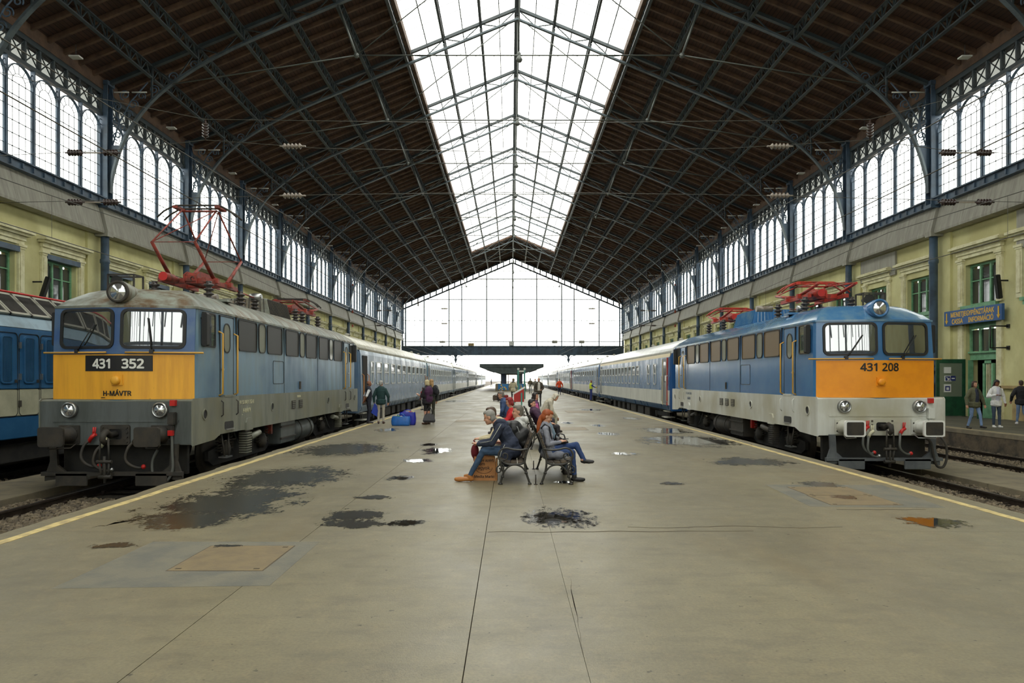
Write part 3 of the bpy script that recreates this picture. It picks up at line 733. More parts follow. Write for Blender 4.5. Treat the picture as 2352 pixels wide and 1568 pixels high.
# ---------------------------------------------------------------- roof: boards, joists, purlins, skylight
for s, nm in ((-1, 'left'), (1, 'right')):
    b = MB()
    def quad(u0, u1, y0, y1):
        P = [(XC + s*u0, roofz(u0)), (XC + s*u1, roofz(u1)), (XC + s*u1, roofz(u1) + .14), (XC + s*u0, roofz(u0) + .14)]
        b.prism(P, 'y', y0, y1)
    quad(SKY_U, HW + .9, Y0H, YEND + .3); quad(0, SKY_U, SKY_END, YEND + .3)
    rf = b.build('ceiling_' + nm, M['boards']); tag(rf, 'dark boarded %s slope of the hall roof' % nm, 'roof', kind='structure')
    ang = math.atan(SL); ln = (HW + .3 - SKY_U)/math.cos(ang)
    jm = MB().box(0, ln, -.07, .07, -.2, 0).mesh('joist', M['joist'])
    jm2 = MB().box(0, SKY_U/math.cos(ang), -.07, .07, -.2, 0).mesh('joist', M['joist'])
    for k in range(-1, K1):
        for q in range(1, 8):
            y = ZK(k) + q*BAY/8
            o = ob('joist', jm, rf, (XC + s*SKY_U, y, roofz(SKY_U))); o.rotation_euler = (0, ang, 0) if s > 0 else (0, math.pi - ang, 0)
            if s < 0: o.rotation_euler = (0, ang, math.pi)
            if y > SKY_END:
                o = ob('joist', jm2, rf, (XC, y, roofz(0))); o.rotation_euler = (0, ang, 0 if s > 0 else math.pi)
    # skylight kerb
    MB().box(XC + s*SKY_U - .12, XC + s*SKY_U + .12, Y0H, SKY_END, roofz(SKY_U) - .35, roofz(SKY_U) + .05).build('skylight_kerb', M['joist'], rf)
MB().prism([(XC - SKY_U, roofz(SKY_U)), (XC, RIDGE), (XC + SKY_U, roofz(SKY_U)), (XC + SKY_U, roofz(SKY_U) - .3), (XC, RIDGE - .3), (XC - SKY_U, roofz(SKY_U) - .3)], 'y', SKY_END - .1, SKY_END + .1).build('skylight_end', M['joist'], bpy.data.objects['ceiling_left'])

def lattice(L, h, wd, nz):
    b = MB().box(-wd/2, wd/2, 0, L, -.06, 0).box(-wd/2, wd/2, 0, L, -h, -h + .06)
    for i in range(nz):
        y0, y1 = L*i/nz, L*(i+1)/nz; ym = (y0+y1)/2
        b.beam((0, y0, -h + .03), (0, ym, -.03), .05, .05); b.beam((0, ym, -.03), (0, y1, -h + .03), .05, .05)
        b.box(-.03, .03, y0 - .02, y0 + .02, -h, 0)
    return b
PUR = lattice(BAY - .2, .62, .17, 9).mesh('lattice_purlin', M['iron_d'])
PUR2 = lattice(BAY - .2, .42, .14, 14).mesh('lattice_purlin', M['iron_d'])
sk = ob('skylight', None); tag(sk, 'long glazed ridge skylight running down the middle of the roof', 'skylight', kind='structure')
for k in range(K0, K1):
    for i in range(0, 9):
        u = i*2.2
        if i == 0:
            ob('ridge_purlin', PUR2, bpy.data.objects['ceiling_left'] if k >= 9 else sk, (XC, ZK(k) + .1, roofz(0) - .12)); continue
        for s in (-1, 1):
            if u < SKY_U and k < 9: ob('purlin', PUR2, sk, (XC + s*u, ZK(k) + .1, roofz(u) - .12))
            elif k >= -1: ob('lattice_purlin', PUR, bpy.data.objects['ceiling_left' if s < 0 else 'ceiling_right'], (XC + s*u, ZK(k) + .1, roofz(u) - .2))
    if k >= 9: continue
    for s in (-1, 1):
        edges = [0, 2.2, 4.4, SKY_U]
        for u0, u1 in zip(edges[:-1], edges[1:]):
            P = [(XC + s*u0, roofz(u0) - .005), (XC + s*u1, roofz(u1) - .005), (XC + s*u1, roofz(u1) + .003), (XC + s*u0, roofz(u0) + .003)]
            MB().prism(P, 'y', ZK(k) + .05, ZK(k+1) - .05).build('pane', M['skyglass'], sk)
            if k >= 0:
                um = (u0+u1)/2; b = MB().beam((XC + s*um, ZK(k), roofz(um) - .02), (XC + s*um, ZK(k+1), roofz(um) - .02), .05, .06)
                b.build('glazing_bar', M['bar'], sk)
        for q in range(1, 8):
            if k < 0: continue
            y = ZK(k) + q*BAY/8
            MB().beam((XC, y, RIDGE - .02), (XC + s*SKY_U, y, roofz(SKY_U) - .02), .012, .02).build('glazing_bar', M['bar'], sk)
    if k >= -1: MB().box(XC - .17, XC + .17, ZK(k), ZK(k+1), RIDGE - .2, RIDGE - .03).build('ridge_beam', M['iron_d'], sk)
    if k >= 0:      # little uprights crowning the ridge beam
        b = MB()
        for q in range(16):
            y = ZK(k) + (q + .5)*BAY/16; b.beam((XC - .16, y, RIDGE - .16), (XC + .16, y, RIDGE - .16), .04, .05); b.cyl((XC, y, RIDGE - .6), (XC, y, RIDGE - .12), .03, n=5)
        b.build('ridge_cleats', M['iron_d'], sk)

# ---------------------------------------------------------------- main trusses
def bez(pts, n=20):
    P = [Vector((p[0], 0, p[1])) for p in pts]; o = []
    for i in range(len(P) - 1):
        p0, p1, p2, p3 = P[max(i-1, 0)], P[i], P[i+1], P[min(i+2, len(P)-1)]
        for j in range(n):
            t = j/n; o.append(0.5*((2*p1) + (p2-p0)*t + (2*p0-5*p1+4*p2-p3)*t*t + (3*p1-p0-3*p2+p3)*t**3))
    o.append(P[-1]); return o
E = EYE
LOW = bez([(0, 21.55 + E), (5, 19.5 + E), (9, 17.85 + E), (13.7, 15.85 + E), (16.2, 14.45 + E), (17.8, 13.1 + E), (18.9, 11.5 + E), (19.45, 9.9 + E), (19.6, 8.9 + E)], 5)
def truss_meshes(s):
    d = {}
    def X(u): return s*u
    b = MB().beam((0, 0, roofz(0) - .22), (X(HW), 0, roofz(HW) - .22), .2, .16)
    d['rafter'] = b.mesh('rafter', M['iron_d'])
    b = MB()
    for p, q in zip(LOW[:-1], LOW[1:]): b.beam((X(p.x), 0, p.z), (X(q.x), 0, q.z), .1, .2, up=(0, 1, 0))
    d['lower_chord'] = b.mesh('lower_chord', M['arch'])
    def lowz(u):
        for p, q in zip(LOW[:-1], LOW[1:]):
            if p.x <= u <= q.x: return p.z + (q.z - p.z)*(u - p.x)/max(1e-6, q.x - p.x)
        return LOW[-1].z
    b = MB()
    for i in range(1, 9):
        u = i*2.2; b.beam((X(u), 0, roofz(u) - .22), (X(u), 0, lowz(u)), .09, .07)
        u0 = u - 2.2; um = u - 1.1
        b.beam((X(u0), 0, roofz(u0) - .25), (X(um), 0, lowz(um)), .05, .05); b.beam((X(um), 0, lowz(um)), (X(u), 0, roofz(u) - .25), .05, .05)
    d['web'] = b.mesh('web', M['iron_d'])
    # spandrel bracket: plate low down, scrolls higher up
    b = MB(); pl = [(p.x, p.z) for p in LOW if p.z < 13.0 + 0.0]
    poly = [(X(x), z) for x, z in pl] + [(X(HW - .2), pl[-1][1]), (X(HW - .2), 12.9)]
    if len(pl) > 2: b.prism(poly, 'y', -.035, .035)
    d['bracket'] = b.mesh('bracket', M['iron'])
    b = MB()
    def scroll(cu, cz, r, a0, turns, sg, t=.03):
        n = int(16*turns); pts = []
        for i in range(n + 1):
            q = i/n; rr = r*(1 - .72*q); a = a0 + sg*2*math.pi*turns*q
            pts.append((X(cu + rr*math.cos(a)), 0, cz + rr*math.sin(a)))
        b.tube(pts, t, 5)
    for cu, cz, r, a0, tn, sg in ((19.25, 13.35, .22, -1.5, 1.2, 1), (19.0, 13.75, .2, 2.5, 1.3, -1), (19.3, 14.05, .24, -1.5, 1.4, 1), (18.75, 14.35, .24, 3.4, 1.3, -1),
                                  (19.25, 14.75, .26, -1.4, 1.4, 1), (18.5, 14.85, .24, 3.6, 1.4, -1), (18.1, 15.25, .2, 3.8, 1.3, -1), (18.9, 15.3, .25, -1.2, 1.4, 1),
                                  (17.5, 15.55, .24, 3.6, 1.4, -1), (16.6, 16.15, .26, 3.5, 1.4, -1), (15.6, 16.75, .22, 3.4, 1.3, -1)):
        scroll(cu, cz, r, a0, tn, sg)
    b.tube([(X(19.5), 0, 12.8), (X(19.2), 0, 13.9), (X(18.6), 0, 15.0), (X(17.8), 0, 15.9)], .035, 5)
    b.tube([(X(19.15), 0, 12.6), (X(19.0), 0, 13.4), (X(19.3), 0, 14.4), (X(19.55), 0, 15.6)], .03, 5)
    d['scrollwork'] = b.mesh('scrollwork', M['iron'])
    N = (7.8, 15.5 + E)
    d['strut'] = MB().tube([(X(N[0]), 0, N[1]), (X(8.67), 0, 17.9 + E)], .055, 6).mesh('strut', M['rod'])
    b = MB().tube([(X(N[0]), 0, N[1]), (0, 0, 21.7 + E)], .03, 6); d['diagonal_rod'] = b.mesh('diagonal_rod', M['rod'])
    d['outer_tie'] = MB().tube([(X(N[0]), 0, N[1]), (X(17.06), 0, 14.05 + E)], .035, 6).mesh('outer_tie', M['rod'])
    d['node'] = MB().sphere((X(N[0]), 0, N[1]), .13, 8).mesh('node_joint', M['rod'])
    d['tubes'] = MB().cyl((X(17.75), -.2, 13.9 + E - .25), (X(18.45), -.2, 13.9 + E - .25), .035, n=6).mesh('lamp', M['tube'])
    d['tubes2'] = MB().cyl((X(18.6), -.2, 13.9 + E - .25), (X(19.3), -.2, 13.9 + E - .25), .035, n=6).mesh('lamp', M['tube'])
    return d
TD = {1: truss_meshes(1), -1: truss_meshes(-1)}
TIE = MB().tube([(-7.8, 0, 15.5 + E), (7.8, 0, 15.5 + E)], .035, 6).mesh('horizontal_tie', M['rod'])
HANG = MB().tube([(0, 0, 15.4 + E), (0, 0, 21.6 + E)], .022, 6).lathe([(.02, 0), (.12, .05), (.16, .15), (.1, .28), (.05, .35), (.09, .42), (.02, .55)], (0, 0, 15.15 + E), (0, 0, 1), 8).mesh('king_rod', M['rod'])
for k in range(-1, K1):
    o = thing('roof_truss', '%s arched iron roof truss counted from the camera' % ORD[k + 1], 'truss', (XC, ZK(k), 0), group='roof trusses', kind='structure')
    for s in (1, -1):
        for nm in ('rafter', 'lower_chord', 'web', 'bracket', 'scrollwork', 'strut', 'diagonal_rod', 'outer_tie'): ob(nm, TD[s][nm], o)
        ob('node_joint', TD[s]['node'], o); ob('lamp', TD[s]['tubes'], o); ob('lamp', TD[s]['tubes2'], o)
    ob('horizontal_tie', TIE, o); ob('king_rod', HANG, o)
LAMP = MB().box(-.22, .22, -.16, .16, -.06, 0).mesh('lamp_housing', M['tube']); LST = MB().cyl((0, 0, 0), (0, 0, .5), .015, n=5).mesh('lamp_stem', M['iron_d'])
for s, side in ((-1, 'left'), (1, 'right')):
    for i, k in enumerate(range(-1, 8)):
        o = thing('ceiling_lamp', '%s small square eave lamp from the camera on the %s side' % (ORD[i], side), 'lamp', (XC + s*18.9, ZK(k) + BAY*.55, roofz(18.9) - .95), group='eave lamps')
        ob('lamp_housing', LAMP, o); ob('lamp_stem', LST, o)
# ---------------------------------------------------------------- glazed end screen and girder
gs = ob('end_screen', None, None, (0, YEND, 0)); tag(gs, 'tall glazed end screen closing the hall above the girder', 'glazed screen', kind='structure')
GX = [-19.42, -18.85, -15.5, -11.0, -8.74, -4.24, .43, 4.77, 9.25, 11.5, 16.0, 19.7, 20.28]
GH = [7.6, 8.4, 12.2, 16.0, 19.7]
def gtop(x): return RIDGE - 1.5 - .423*abs(x - XC)
for x in GX:
    wd = .22 if x in (GX[0], GX[1], GX[-1], GX[-2], .43) else .17
    MB().box(x - wd/2, x + wd/2, -.08, .08, 7.6, gtop(x)).build('mullion', M['iron'], gs)
for h in GH[1:]:
    u = min(HW, max(0, (RIDGE - 1.5 - h)/.423))
    MB().box(XC - u, XC + u, -.04, .04, h - .05, h + .05).build('transom', M['iron'], gs)
for i in range(40):
    x = -19.2 + i*1.0
    if x < 20 : MB().box(x - .022, x + .022, -.02, .02, 7.6, gtop(x)).build('glazing_bar', M['bar'], gs)
for a, c in zip(GX[:-1], GX[1:]):
    for h0, h1 in zip(GH, GH[1:] + [30]):
        pts = [(a + .05, h0 + .03), (c - .05, h0 + .03), (c - .05, min(h1 - .03, gtop(c) - .02)), (a + .05, min(h1 - .03, gtop(a) - .02))]
        if gtop(a) - .1 < h0 or gtop(c) - .1 < h0:
            continue
        MB().prism(pts, 'y', -.004, .004).build('pane', M['glass'], gs)
for s in (-1, 1):       # double raking chord with posts
    b = MB().beam((XC, 0, gtop(XC)), (XC + s*HW, 0, gtop(XC + HW)), .24, .24).beam((XC, 0, gtop(XC) + .9), (XC + s*HW, 0, gtop(XC + HW) + .9), .18, .2)
    b.build('raking_chord', M['iron'], gs)
    for i in range(18):
        x = XC + s*(i + .5)*1.1; MB().box(x - .1, x + .1, -.06, .06, gtop(x), gtop(x) + .9).build('post', M['iron'], gs)
    MB().prism([(XC, gtop(XC) + .95), (XC + s*HW, gtop(XC + HW) + .95), (XC + s*HW, roofz(HW) + .1), (XC, RIDGE)], 'y', .1, .2).build('gable_board', M['joist'], gs)
    for q in range(8):
        z = 8.0 + q*.95; x0 = XL if s < 0 else 19.7; MB().box(x0, x0 + .58, -.05, .05, z - .04, z + .04).build('rung', M['iron'], gs)
gd = thing('end_girder', 'deep blue iron girder spanning the hall below the glazed end screen', 'girder', (0, YEND, 0), kind='structure')
MB().box(XL, XR, -.5, -.44, 6.0, 7.6).build('web_plate', M['iron'], gd)
MB().box(XL, XR, -.75, .4, 7.5, 7.62).box(XL, XR, -.7, .4, 5.95, 6.07).box(XL, XR, -.56, -.44, 6.85, 6.95).build('flange', M['iron'], gd)
for i in range(27): MB().box(XL + .7 + i*1.48, XL + .78 + i*1.48, -.62, -.5, 6.07, 7.5).build('stiffener', M['iron'], gd)
for x in (-9.8, 10.45):
    MB().lathe([(.36, 0), (.3, -.2), (.18, -.35), (.16, -.7), (.28, -.8), (.28, -.95), (.16, -1.05), (.12, -1.3), (.03, -1.45)], (x, -.3, 6.0), (0, 0, 1), 10).build('pendant', M['iron'], gd)
    for s in (-1, 1): MB().tube([(x + s*1.3, -.3, 5.95), (x + s*.6, -.3, 5.8), (x + s*.2, -.3, 5.3)], .06, 6).build('pendant_brace', M['iron'], gd)
def girder_item(px, py0, py1, wd, name, label, cat, m, shape):
    Y = YEND - .9; x = (px - 1172)/F*Y; z0 = EYE + (870 - py1)/F*Y; z1 = EYE + (870 - py0)/F*Y
    o = thing(name, label, cat, (x, Y, 7.62))
    z0 -= 7.62; z1 -= 7.62
    if shape == 'box':
        MB().box(-wd/2, wd/2, -.15, .15, max(z0, 0), z1).build('case', m, o, bevel=.02); MB().box(-wd/2+.06, wd/2-.06, -.17, -.15, max(z0, 0)+.06, z1-.06).build('face', M['plinth'], o)
        MB().box(-.06, .06, -.05, .6, -.02, max(z0, .02) + .05).build('bracket', M['iron'], o)
    else:
        MB().box(-wd/2, wd/2, -.3, .3, z0, z1).build('lamp_head', m, o, bevel=.04); MB().cyl((0, 0, 0), (0, 0, z0), .05, n=8).build('stand', M['iron'], o)
        MB().box(-.15, .15, -.1, .6, -.03, .02).build('foot', M['iron'], o)
    return o
girder_item(1016, 783, 787, 1.0, 'floodlight', 'leftmost grey floodlight on the end girder', 'floodlight', M['apron'], 'l')
girder_item(1274, 782, 788, .95, 'floodlight', 'grey floodlight on the end girder nearest right of the clock', 'floodlight', M['apron'], 'l')
girder_item(1336, 782, 788, .95, 'floodlight', 'rightmost grey floodlight on the end girder', 'floodlight', M['apron'], 'l')
girder_item(1082, 788, 795.5, 1.05, 'display_box', 'brown box sign standing on the end girder', 'sign', M['plinth'], 'box')
ck = thing('station_clock', 'square pale clock standing in the middle of the end girder', 'clock', (.24, YEND - .9, 7.62))
MB().box(-.42, .42, -.15, .15, 0, .84).build('case', M['iron'], ck, bevel=.03); MB().box(-.36, .36, -.17, -.15, .06, .78).build('dial', M['white'], ck)
MB().beam((0, -.18, .42), (.12, -.18, .66), .03, .02).build('hour_hand', M['black'], ck); MB().beam((0, -.18, .42), (.18, -.18, .22), .02, .02).build('minute_hand', M['black'], ck)
MB().box(-.1, .1, -.1, .6, -.03, .01).build('foot', M['iron'], ck)

# ---------------------------------------------------------------- entrance wall behind the camera
bw = ob('wall_back', None, None, (0, Y0H, 0)); tag(bw, 'glazed entrance front behind the camera', 'wall', kind='structure')
MB().box(XL - 1, XR + 1, -.5, 0, 0, 4.2).build('base', M['stucco'], bw)
for s in (-1, 1): MB().prism([(XC + s*15, 4.2), (XC + s*(HW + .3), 4.2), (XC + s*(HW + .3), roofz(HW)), (XC + s*15, roofz(15))], 'y', -.5, -.2).build('flank', M['stucco'], bw)  # solid sides, width shaped to keep sky out of some windscreen reflections
for i in range(37):
    x = XC - 15 + i*30/36; MB().box(x - .05 - .08*(i % 4 == 0), x + .05 + .08*(i % 4 == 0), -.2, .1, 4.2, roofz(x - XC)).build('mullion', M['iron'], bw)  # extra unseen mullions added to put lines in the windscreen reflections
for z in (4.2, 7, 10, 13, 16, 19):
    u = min(HW, (RIDGE - z)/SL); MB().box(XC - u, XC + u, -.15, .1, z - .1, z + .1).build('transom', M['iron'], bw)
MB().prism([(XL, 4.3), (XR, 4.3), (XR, roofz(HW)), (XC, RIDGE), (XL, roofz(HW))], 'y', -.1, -.09).build('pane', M['glass'], bw)
for i in range(11):
    u = 1.6 + i*1.3
    MB().tube([(XC + u*math.cos(t), .05, 8 + u*.7*math.sin(t)) for t in [math.pi*j/20 for j in range(21)] if 8 + u*.7*math.sin(t) < roofz(u*math.cos(t))], .07, 5).build('reflection_rib', M['iron'], bw)  # unseen ribs added to streak the windscreen reflections

# ---------------------------------------------------------------- door and sign on the right wall
dx = XR + .45
dr = thing('door_1', 'tall green ticket hall door standing open under the blue sign', 'door', (dx, DOORY, 0), kind='structure')
hw = OPW/2
wm = MB(); wm.box(0, .55, -hw - .42, -hw, 0, 4.9).box(0, .55, hw, hw + .42, 0, 4.9)
b = MB().box(-.1, 0, -hw - .42, -hw - .1, 0, 4.25).box(-.1, 0, hw + .1, hw + .42, 0, 4.25).box(-.06, 0, -hw - .36, -hw - .2, .3, 4.0).box(-.14, 0, -hw - .46, -hw - .06, 0, 1.4).box(-.14, 0, hw + .06, hw + .46, 0, 1.4)
b.build('stone_jamb', M['stucco_l'], dr)
MB().box(.2, .3, -hw, hw, 2.55, 2.85).box(.15, .3, -hw, hw, 3.95, 4.25).box(.1, .32, -hw, hw, 2.85, 2.93).build('transom_rail', M['green'], dr)
for y in (-hw + .06, -.33, .33, hw - .06): MB().box(.18, .32, y - .06, y + .06, 2.9, 3.95).build('transom_mullion', M['green'], dr)
for y0, y1 in ((-hw + .12, -.39), (-.27, .27), (.39, hw - .12)): MB().box(.25, .26, y0, y1, 2.95, 3.9).build('transom_pane', M['dpane'], dr)
for s in (-1, 1): MB().box(.1, .3, s*hw - .08 if s > 0 else -hw, hw if s > 0 else -hw + .08, 0, 2.55).build('door_frame', M['green'], dr)
# hall behind the opening
MB().box(.55, 3.2, -hw - 1, -hw - .9, 0, 3).box(.55, 3.2, hw + .9, hw + 1, 0, 3).box(3.2, 3.3, -hw - 1, hw + 1, 0, 3).box(.55, 3.2, -hw - 1, hw + 1, 3, 3.1).build('lobby', M['dark'], dr)
MB().box(-.02, 3.2, -hw - .9, hw + .9, -.2, .004).build('lobby_floor', M['asphalt'], dr)
MB().box(2.9, 3.19, -.9, .9, 1.3, 2.6).build('lobby_panel', M['stucco_l'], dr)
MB().box(.3, .6, -hw, hw, 4.2, 5.0).build('lintel', M['stucco'], dr)
# open leaf swung out towards the platform, seen face on
lf = MB().box(-1.35, -.02, hw - .02, hw + .04, .02, .9).box(-1.35, -1.2, hw - .02, hw + .04, .9, 2.42).box(-.17, -.02, hw - .02, hw + .04, .9, 2.42).box(-1.35, -.02, hw - .02, hw + .04, 2.42, 2.6).build('open_leaf', M['green_d'], dr)
MB().box(-1.2, -.17, hw, hw + .02, .9, 2.42).build('leaf_glass', mirrormat('leaf_glass', (120, 130, 110), .12), lf)
for z, h, y, m in ((2.1, .28, 0, 'white'), (1.72, .26, .02, 'white'), (1.28, .36, 0, 'white')):
    MB().box(-1.0 + y, -.68 + y, hw - .03, hw - .01, z - h/2, z + h/2).build('notice', M[m], lf)
BLUE = mat('notice_blue', (34, 44, 110), .5); M['nblue'] = BLUE
MB().box(-.94, -.72, hw - .034, hw - .03, 1.62, 1.82).build('notice_panel', BLUE, lf); MB().box(-.7, -.48, hw - .034, hw - .03, 1.62, 1.84).build('notice_panel', BLUE, lf)
MB().box(-.95, -.73, hw - .034, hw - .03, 1.16, 1.38).build('notice_panel', BLUE, lf)
MB().beam((-.9, hw - .036, 1.78), (-.78, hw - .036, 1.67), .03, .03).beam((-.78, hw - .036, 1.75), (-.78, hw - .036, 1.66), .03, .03).beam((-.86, hw - .036, 1.66), (-.77, hw - .036, 1.66), .03, .03).build('arrow', M['white'], lf)
MB().box(-.9, -.78, hw - .036, hw - .034, 1.2, 1.32).box(-.66, -.52, hw - .036, hw - .034, 1.7, 1.75).build('pictogram', M['white'], lf)
lf2 = MB().box(-.1, .0, -hw + .08, -hw + .75, 0, .9).box(-.1, 0, -hw + .08, -hw + .2, .9, 2.5).box(-.1, 0, -hw + .63, -hw + .75, .9, 2.5).box(-.1, 0, -hw + .08, -hw + .75, 2.38, 2.5).build('side_leaf', M['green'], dr)
for i in range(4): MB().box(-.06, -.03, -hw + .25 + i*.1, -hw + .28 + i*.1, .9, 2.38).build('grille_bar', M['stucco_l'], lf2)
sg = thing('ticket_office_sign', 'blue sign board with yellow lettering and arrows over the door', 'sign', (dx - .28, DOORY + .12, 4.5))
MB().box(-.06, .06, -1.95, 1.95, -.34, .34).build('board', mat('sign_blue', (38, 84, 140), .5), sg, bevel=.01)
SY = mat('sign_yellow', (222, 176, 44), .5)
text_obj('MENETJEGYPÉNZTÁRAK', .36, SY, sg, face_x(-.062, 0, .15, -1), bold=.009, sx=.92)
text_obj('CASSA', .36, SY, sg, face_x(-.062, .98, -.16, -1), bold=.009, sx=.9)
text_obj('INFORMÁCIÓ', .36, SY, sg, face_x(-.062, -.62, -.16, -1), bold=.009, sx=.9)
for y in (-1.75, 1.75):
    MB().box(-.075, -.06, y - .035, y + .035, -.12, .25).prism([(y - .1, -.1), (y + .1, -.1), (y, -.26)], 'x', -.075, -.06).build('arrow', SY, sg)
for y in (-1.5, 1.5): MB().box(.04, .3, y - .03, y + .03, -.03, .03).build('sign_bracket', M['iron'], sg)
sp = thing('wall_speaker', 'dark column loudspeaker tilted on a bracket above the blue sign', 'loudspeaker', (dx - .35, DOORY - 1.7, 5.05))
o = MB().box(-.09, .09, -.1, .1, 0, 1.0).build('speaker_case', M['black'], sp, bevel=.02); o.rotation_euler = (.15, -.22, 0)
MB().box(-.03, .4, -.03, .03, .72, .78).build('bracket', M['black'], sp)
sp = thing('wall_speaker', 'dark column loudspeaker on a bracket above the far left locomotive', 'loudspeaker', (XL - .15, ZK(-1) + 4.1, 5.0))
o = MB().box(-.09, .09, -.1, .1, 0, 1.0).build('speaker_case', M['black'], sp, bevel=.02); o.rotation_euler = (-.1, .25, 0)
MB().box(-.4, .03, -.03, .03, .72, .78).build('bracket', M['black'], sp)
hk = thing('sign_bracket_arm', 'black iron bracket arm on the stucco right of the door', 'bracket', (dx - .02, DOORY - 1.75, 2.9))
MB().tube([(0, 0, 1.0), (-.75, 0, 1.0), (-.75, 0, .1), (0, 0, .1)], .035, 6).build('arm', M['black'], hk)
MB().box(-.03, .03, -.08, .08, .92, 1.08).build('wall_plate', M['black'], hk); MB().box(-.03, .03, -.08, .08, .02, .18).build('wall_plate', M['black'], hk)
bn = thing('litter_frame', 'green metal stand beside the ticket hall door', 'stand', (dx - .75, DOORY - .75, 0))
for y in (-.2, .2): MB().box(-.03, .03, y - .03, y + .03, 0, 1.5).build('leg', M['green_d'], bn)
MB().box(-.03, .03, -.2, .2, .55, 1.0).build('panel', M['green_d'], bn)

# ---------------------------------------------------------------- overhead line
def ins_mesh(L, r, n, m, name):
    prof = [(.03, 0), (.03, L*.12)]
    for i in range(n):
        t = L*.14 + L*.72*i/n; q = L*.72/n; prof += [(r*.45, t), (r, t + q*.3), (r, t + q*.5), (r*.5, t + q*.8)]
    prof += [(.03, L*.88), (.03, L)]
    return MB().lathe(prof, (0, 0, 0), (1, 0, 0), 10).mesh(name, m)
IN1 = ins_mesh(.95, .11, 5, M['porcelain'], 'insulator'); IN2 = ins_mesh(.72, .12, 5, M['porc_d'], 'insulator')
def catline(xc, nm, z0, z1, ylo):
    o = thing('overhead_line', 'contact wire with messenger wire above the ' + nm, 'overhead wire', (xc, 0, 0))
    MB().tube([(0, ylo, z0), (0, 200, z0)], .012, 5).build('contact_wire', M['wire'], o)
    b = MB(); pts = []; y = ylo
    while y < 210:
        q = ((y - 25.3) % 59.3)/59.3; pts.append((0, y, z1 - 1.0*4*q*(1 - q)*.7)); y += 3
    b.tube(pts, .012, 5).build('messenger_wire', M['wire'], o)
    for i, p in enumerate(pts[::3]):
        if p[1] > 120: break
        MB().tube([(0, p[1], z0), (0, p[1], p[2])], .006, 4).build('dropper', M['wire'], o)
catline(TR['la'], 'raised pantograph of the left train', 5.93, 7.25, -8); catline(TR['ra'], 'lowered pantographs of the right train', 5.85, 7.25, -8)
catline(TR['lb'], 'far left locomotive', 5.5, 6.9, -8); catline(TR['rb'], 'empty right track', 5.5, 6.9, -8)
def span(Y, nm):
    o = thing('span_wires', 'cross span wires with insulators ' + nm, 'span wire', (0, Y, 0))
    zt = 12.0; zu, zl = 9.95, 8.15
    head = [(XL + .36, 0, zt + 1.0), (-14.9, 0, zt - .1), (-11.1, 0, 11.15), (-6, 0, 11.08), (.4, 0, 11.0), (7, 0, 11.08), (13.1, 0, 11.15), (16, 0, zt - .1), (XR - .36, 0, zt + 1.0)]
    MB().tube(head, .012, 5).build('head_wire', M['wire'], o)
    MB().tube([(XL + .36, 0, zu - .15), (-13.9, 0, zu + .12), (-11.1, 0, zu + .45), (-7, 0, zu + .15), (.4, 0, zu), (8, 0, zu + .15), (13.1, 0, zu + .45), (15.5, 0, zu + .12), (XR - .36, 0, zu - .15)], .011, 5).build('upper_span_wire', M['wire'], o)
    MB().tube([(XL + .36, 0, zl - .05), (-7, 0, zl + .25), (.4, 0, zl + .35), (8, 0, zl + .25), (XR - .36, 0, zl - .05)], .011, 5).build('lower_span_wire', M['wire'], o)
    for x in (-8.4, 9.35):
        for z in (zu + .22, zl + .22): ob('insulator', IN1, o, (x, 0, z))
    for x0 in (-16.2, 15.6):
        for z in (zu, zl):
            ob('insulator', IN2, o, (x0, 0, z - .02)); ob('insulator', IN2, o, (x0 + 1.3, 0, z - .02))
            MB().box(x0 + .7, x0 + 1.32, -.02, .02, z - .045, z + .005).build('link_plate', M['porcelain'], o)
    for x in (-11.1, 13.1):
        q = ob('insulator', IN2, o, (x, 0, 10.4)); q.rotation_euler = (0, -math.pi/2, 0)
    for x in (XL + .42, XR - .42):
        for z in (zu - .15, zl - .05, zt + 1.0): MB().cbox((x, 0, z), (.18, .14, .3)).build('clamp', mat('red_clamp', (168, 74, 48), .6) if 'rc' not in M else M['rc'], o)
M['rc'] = mat('red_clamp', (168, 74, 48), .6)
span(ZK(-1) + .35, 'nearest the camera'); span(ZK(6) + .35, 'far down the hall')

# ---------------------------------------------------------------- canopy at the far end of the platform
cp = thing('platform_canopy', 'dark flat canopy on columns far down the platform', 'canopy', (.2, 101, 0))
M['canopy'] = mat('canopy_grey', (74, 84, 84), .7, col2=(58, 66, 66), nscale=1)
MB().box(-4.6, 4.6, 0, 34, 3.35, 3.86).build('fascia', M['canopy'], cp, bevel=.04)
MB().prism([(-4.5, 3.36), (4.5, 3.36), (1.7, 2.45), (-1.7, 2.45)], 'y', .05, 33.9).build('soffit', M['canopy'], cp)
for y in (1.2, 9, 17, 25): 
    for x in (-1.15, 1.25): MB().box(x - .28, x + .28, y - .28, y + .28, 0, 2.5).build('column', mat('canopy_column', (34, 52, 84), .5) if y == 1.2 and x < 0 else bpy.data.materials['canopy_column'], cp, bevel=.02)
for s in (-1, 1):
    q = MB().cyl((s*3.6, .8, 3.0), (s*2.6, 3.6, 2.68), .06, n=6).build('strip_lamp', M['tube'], cp)
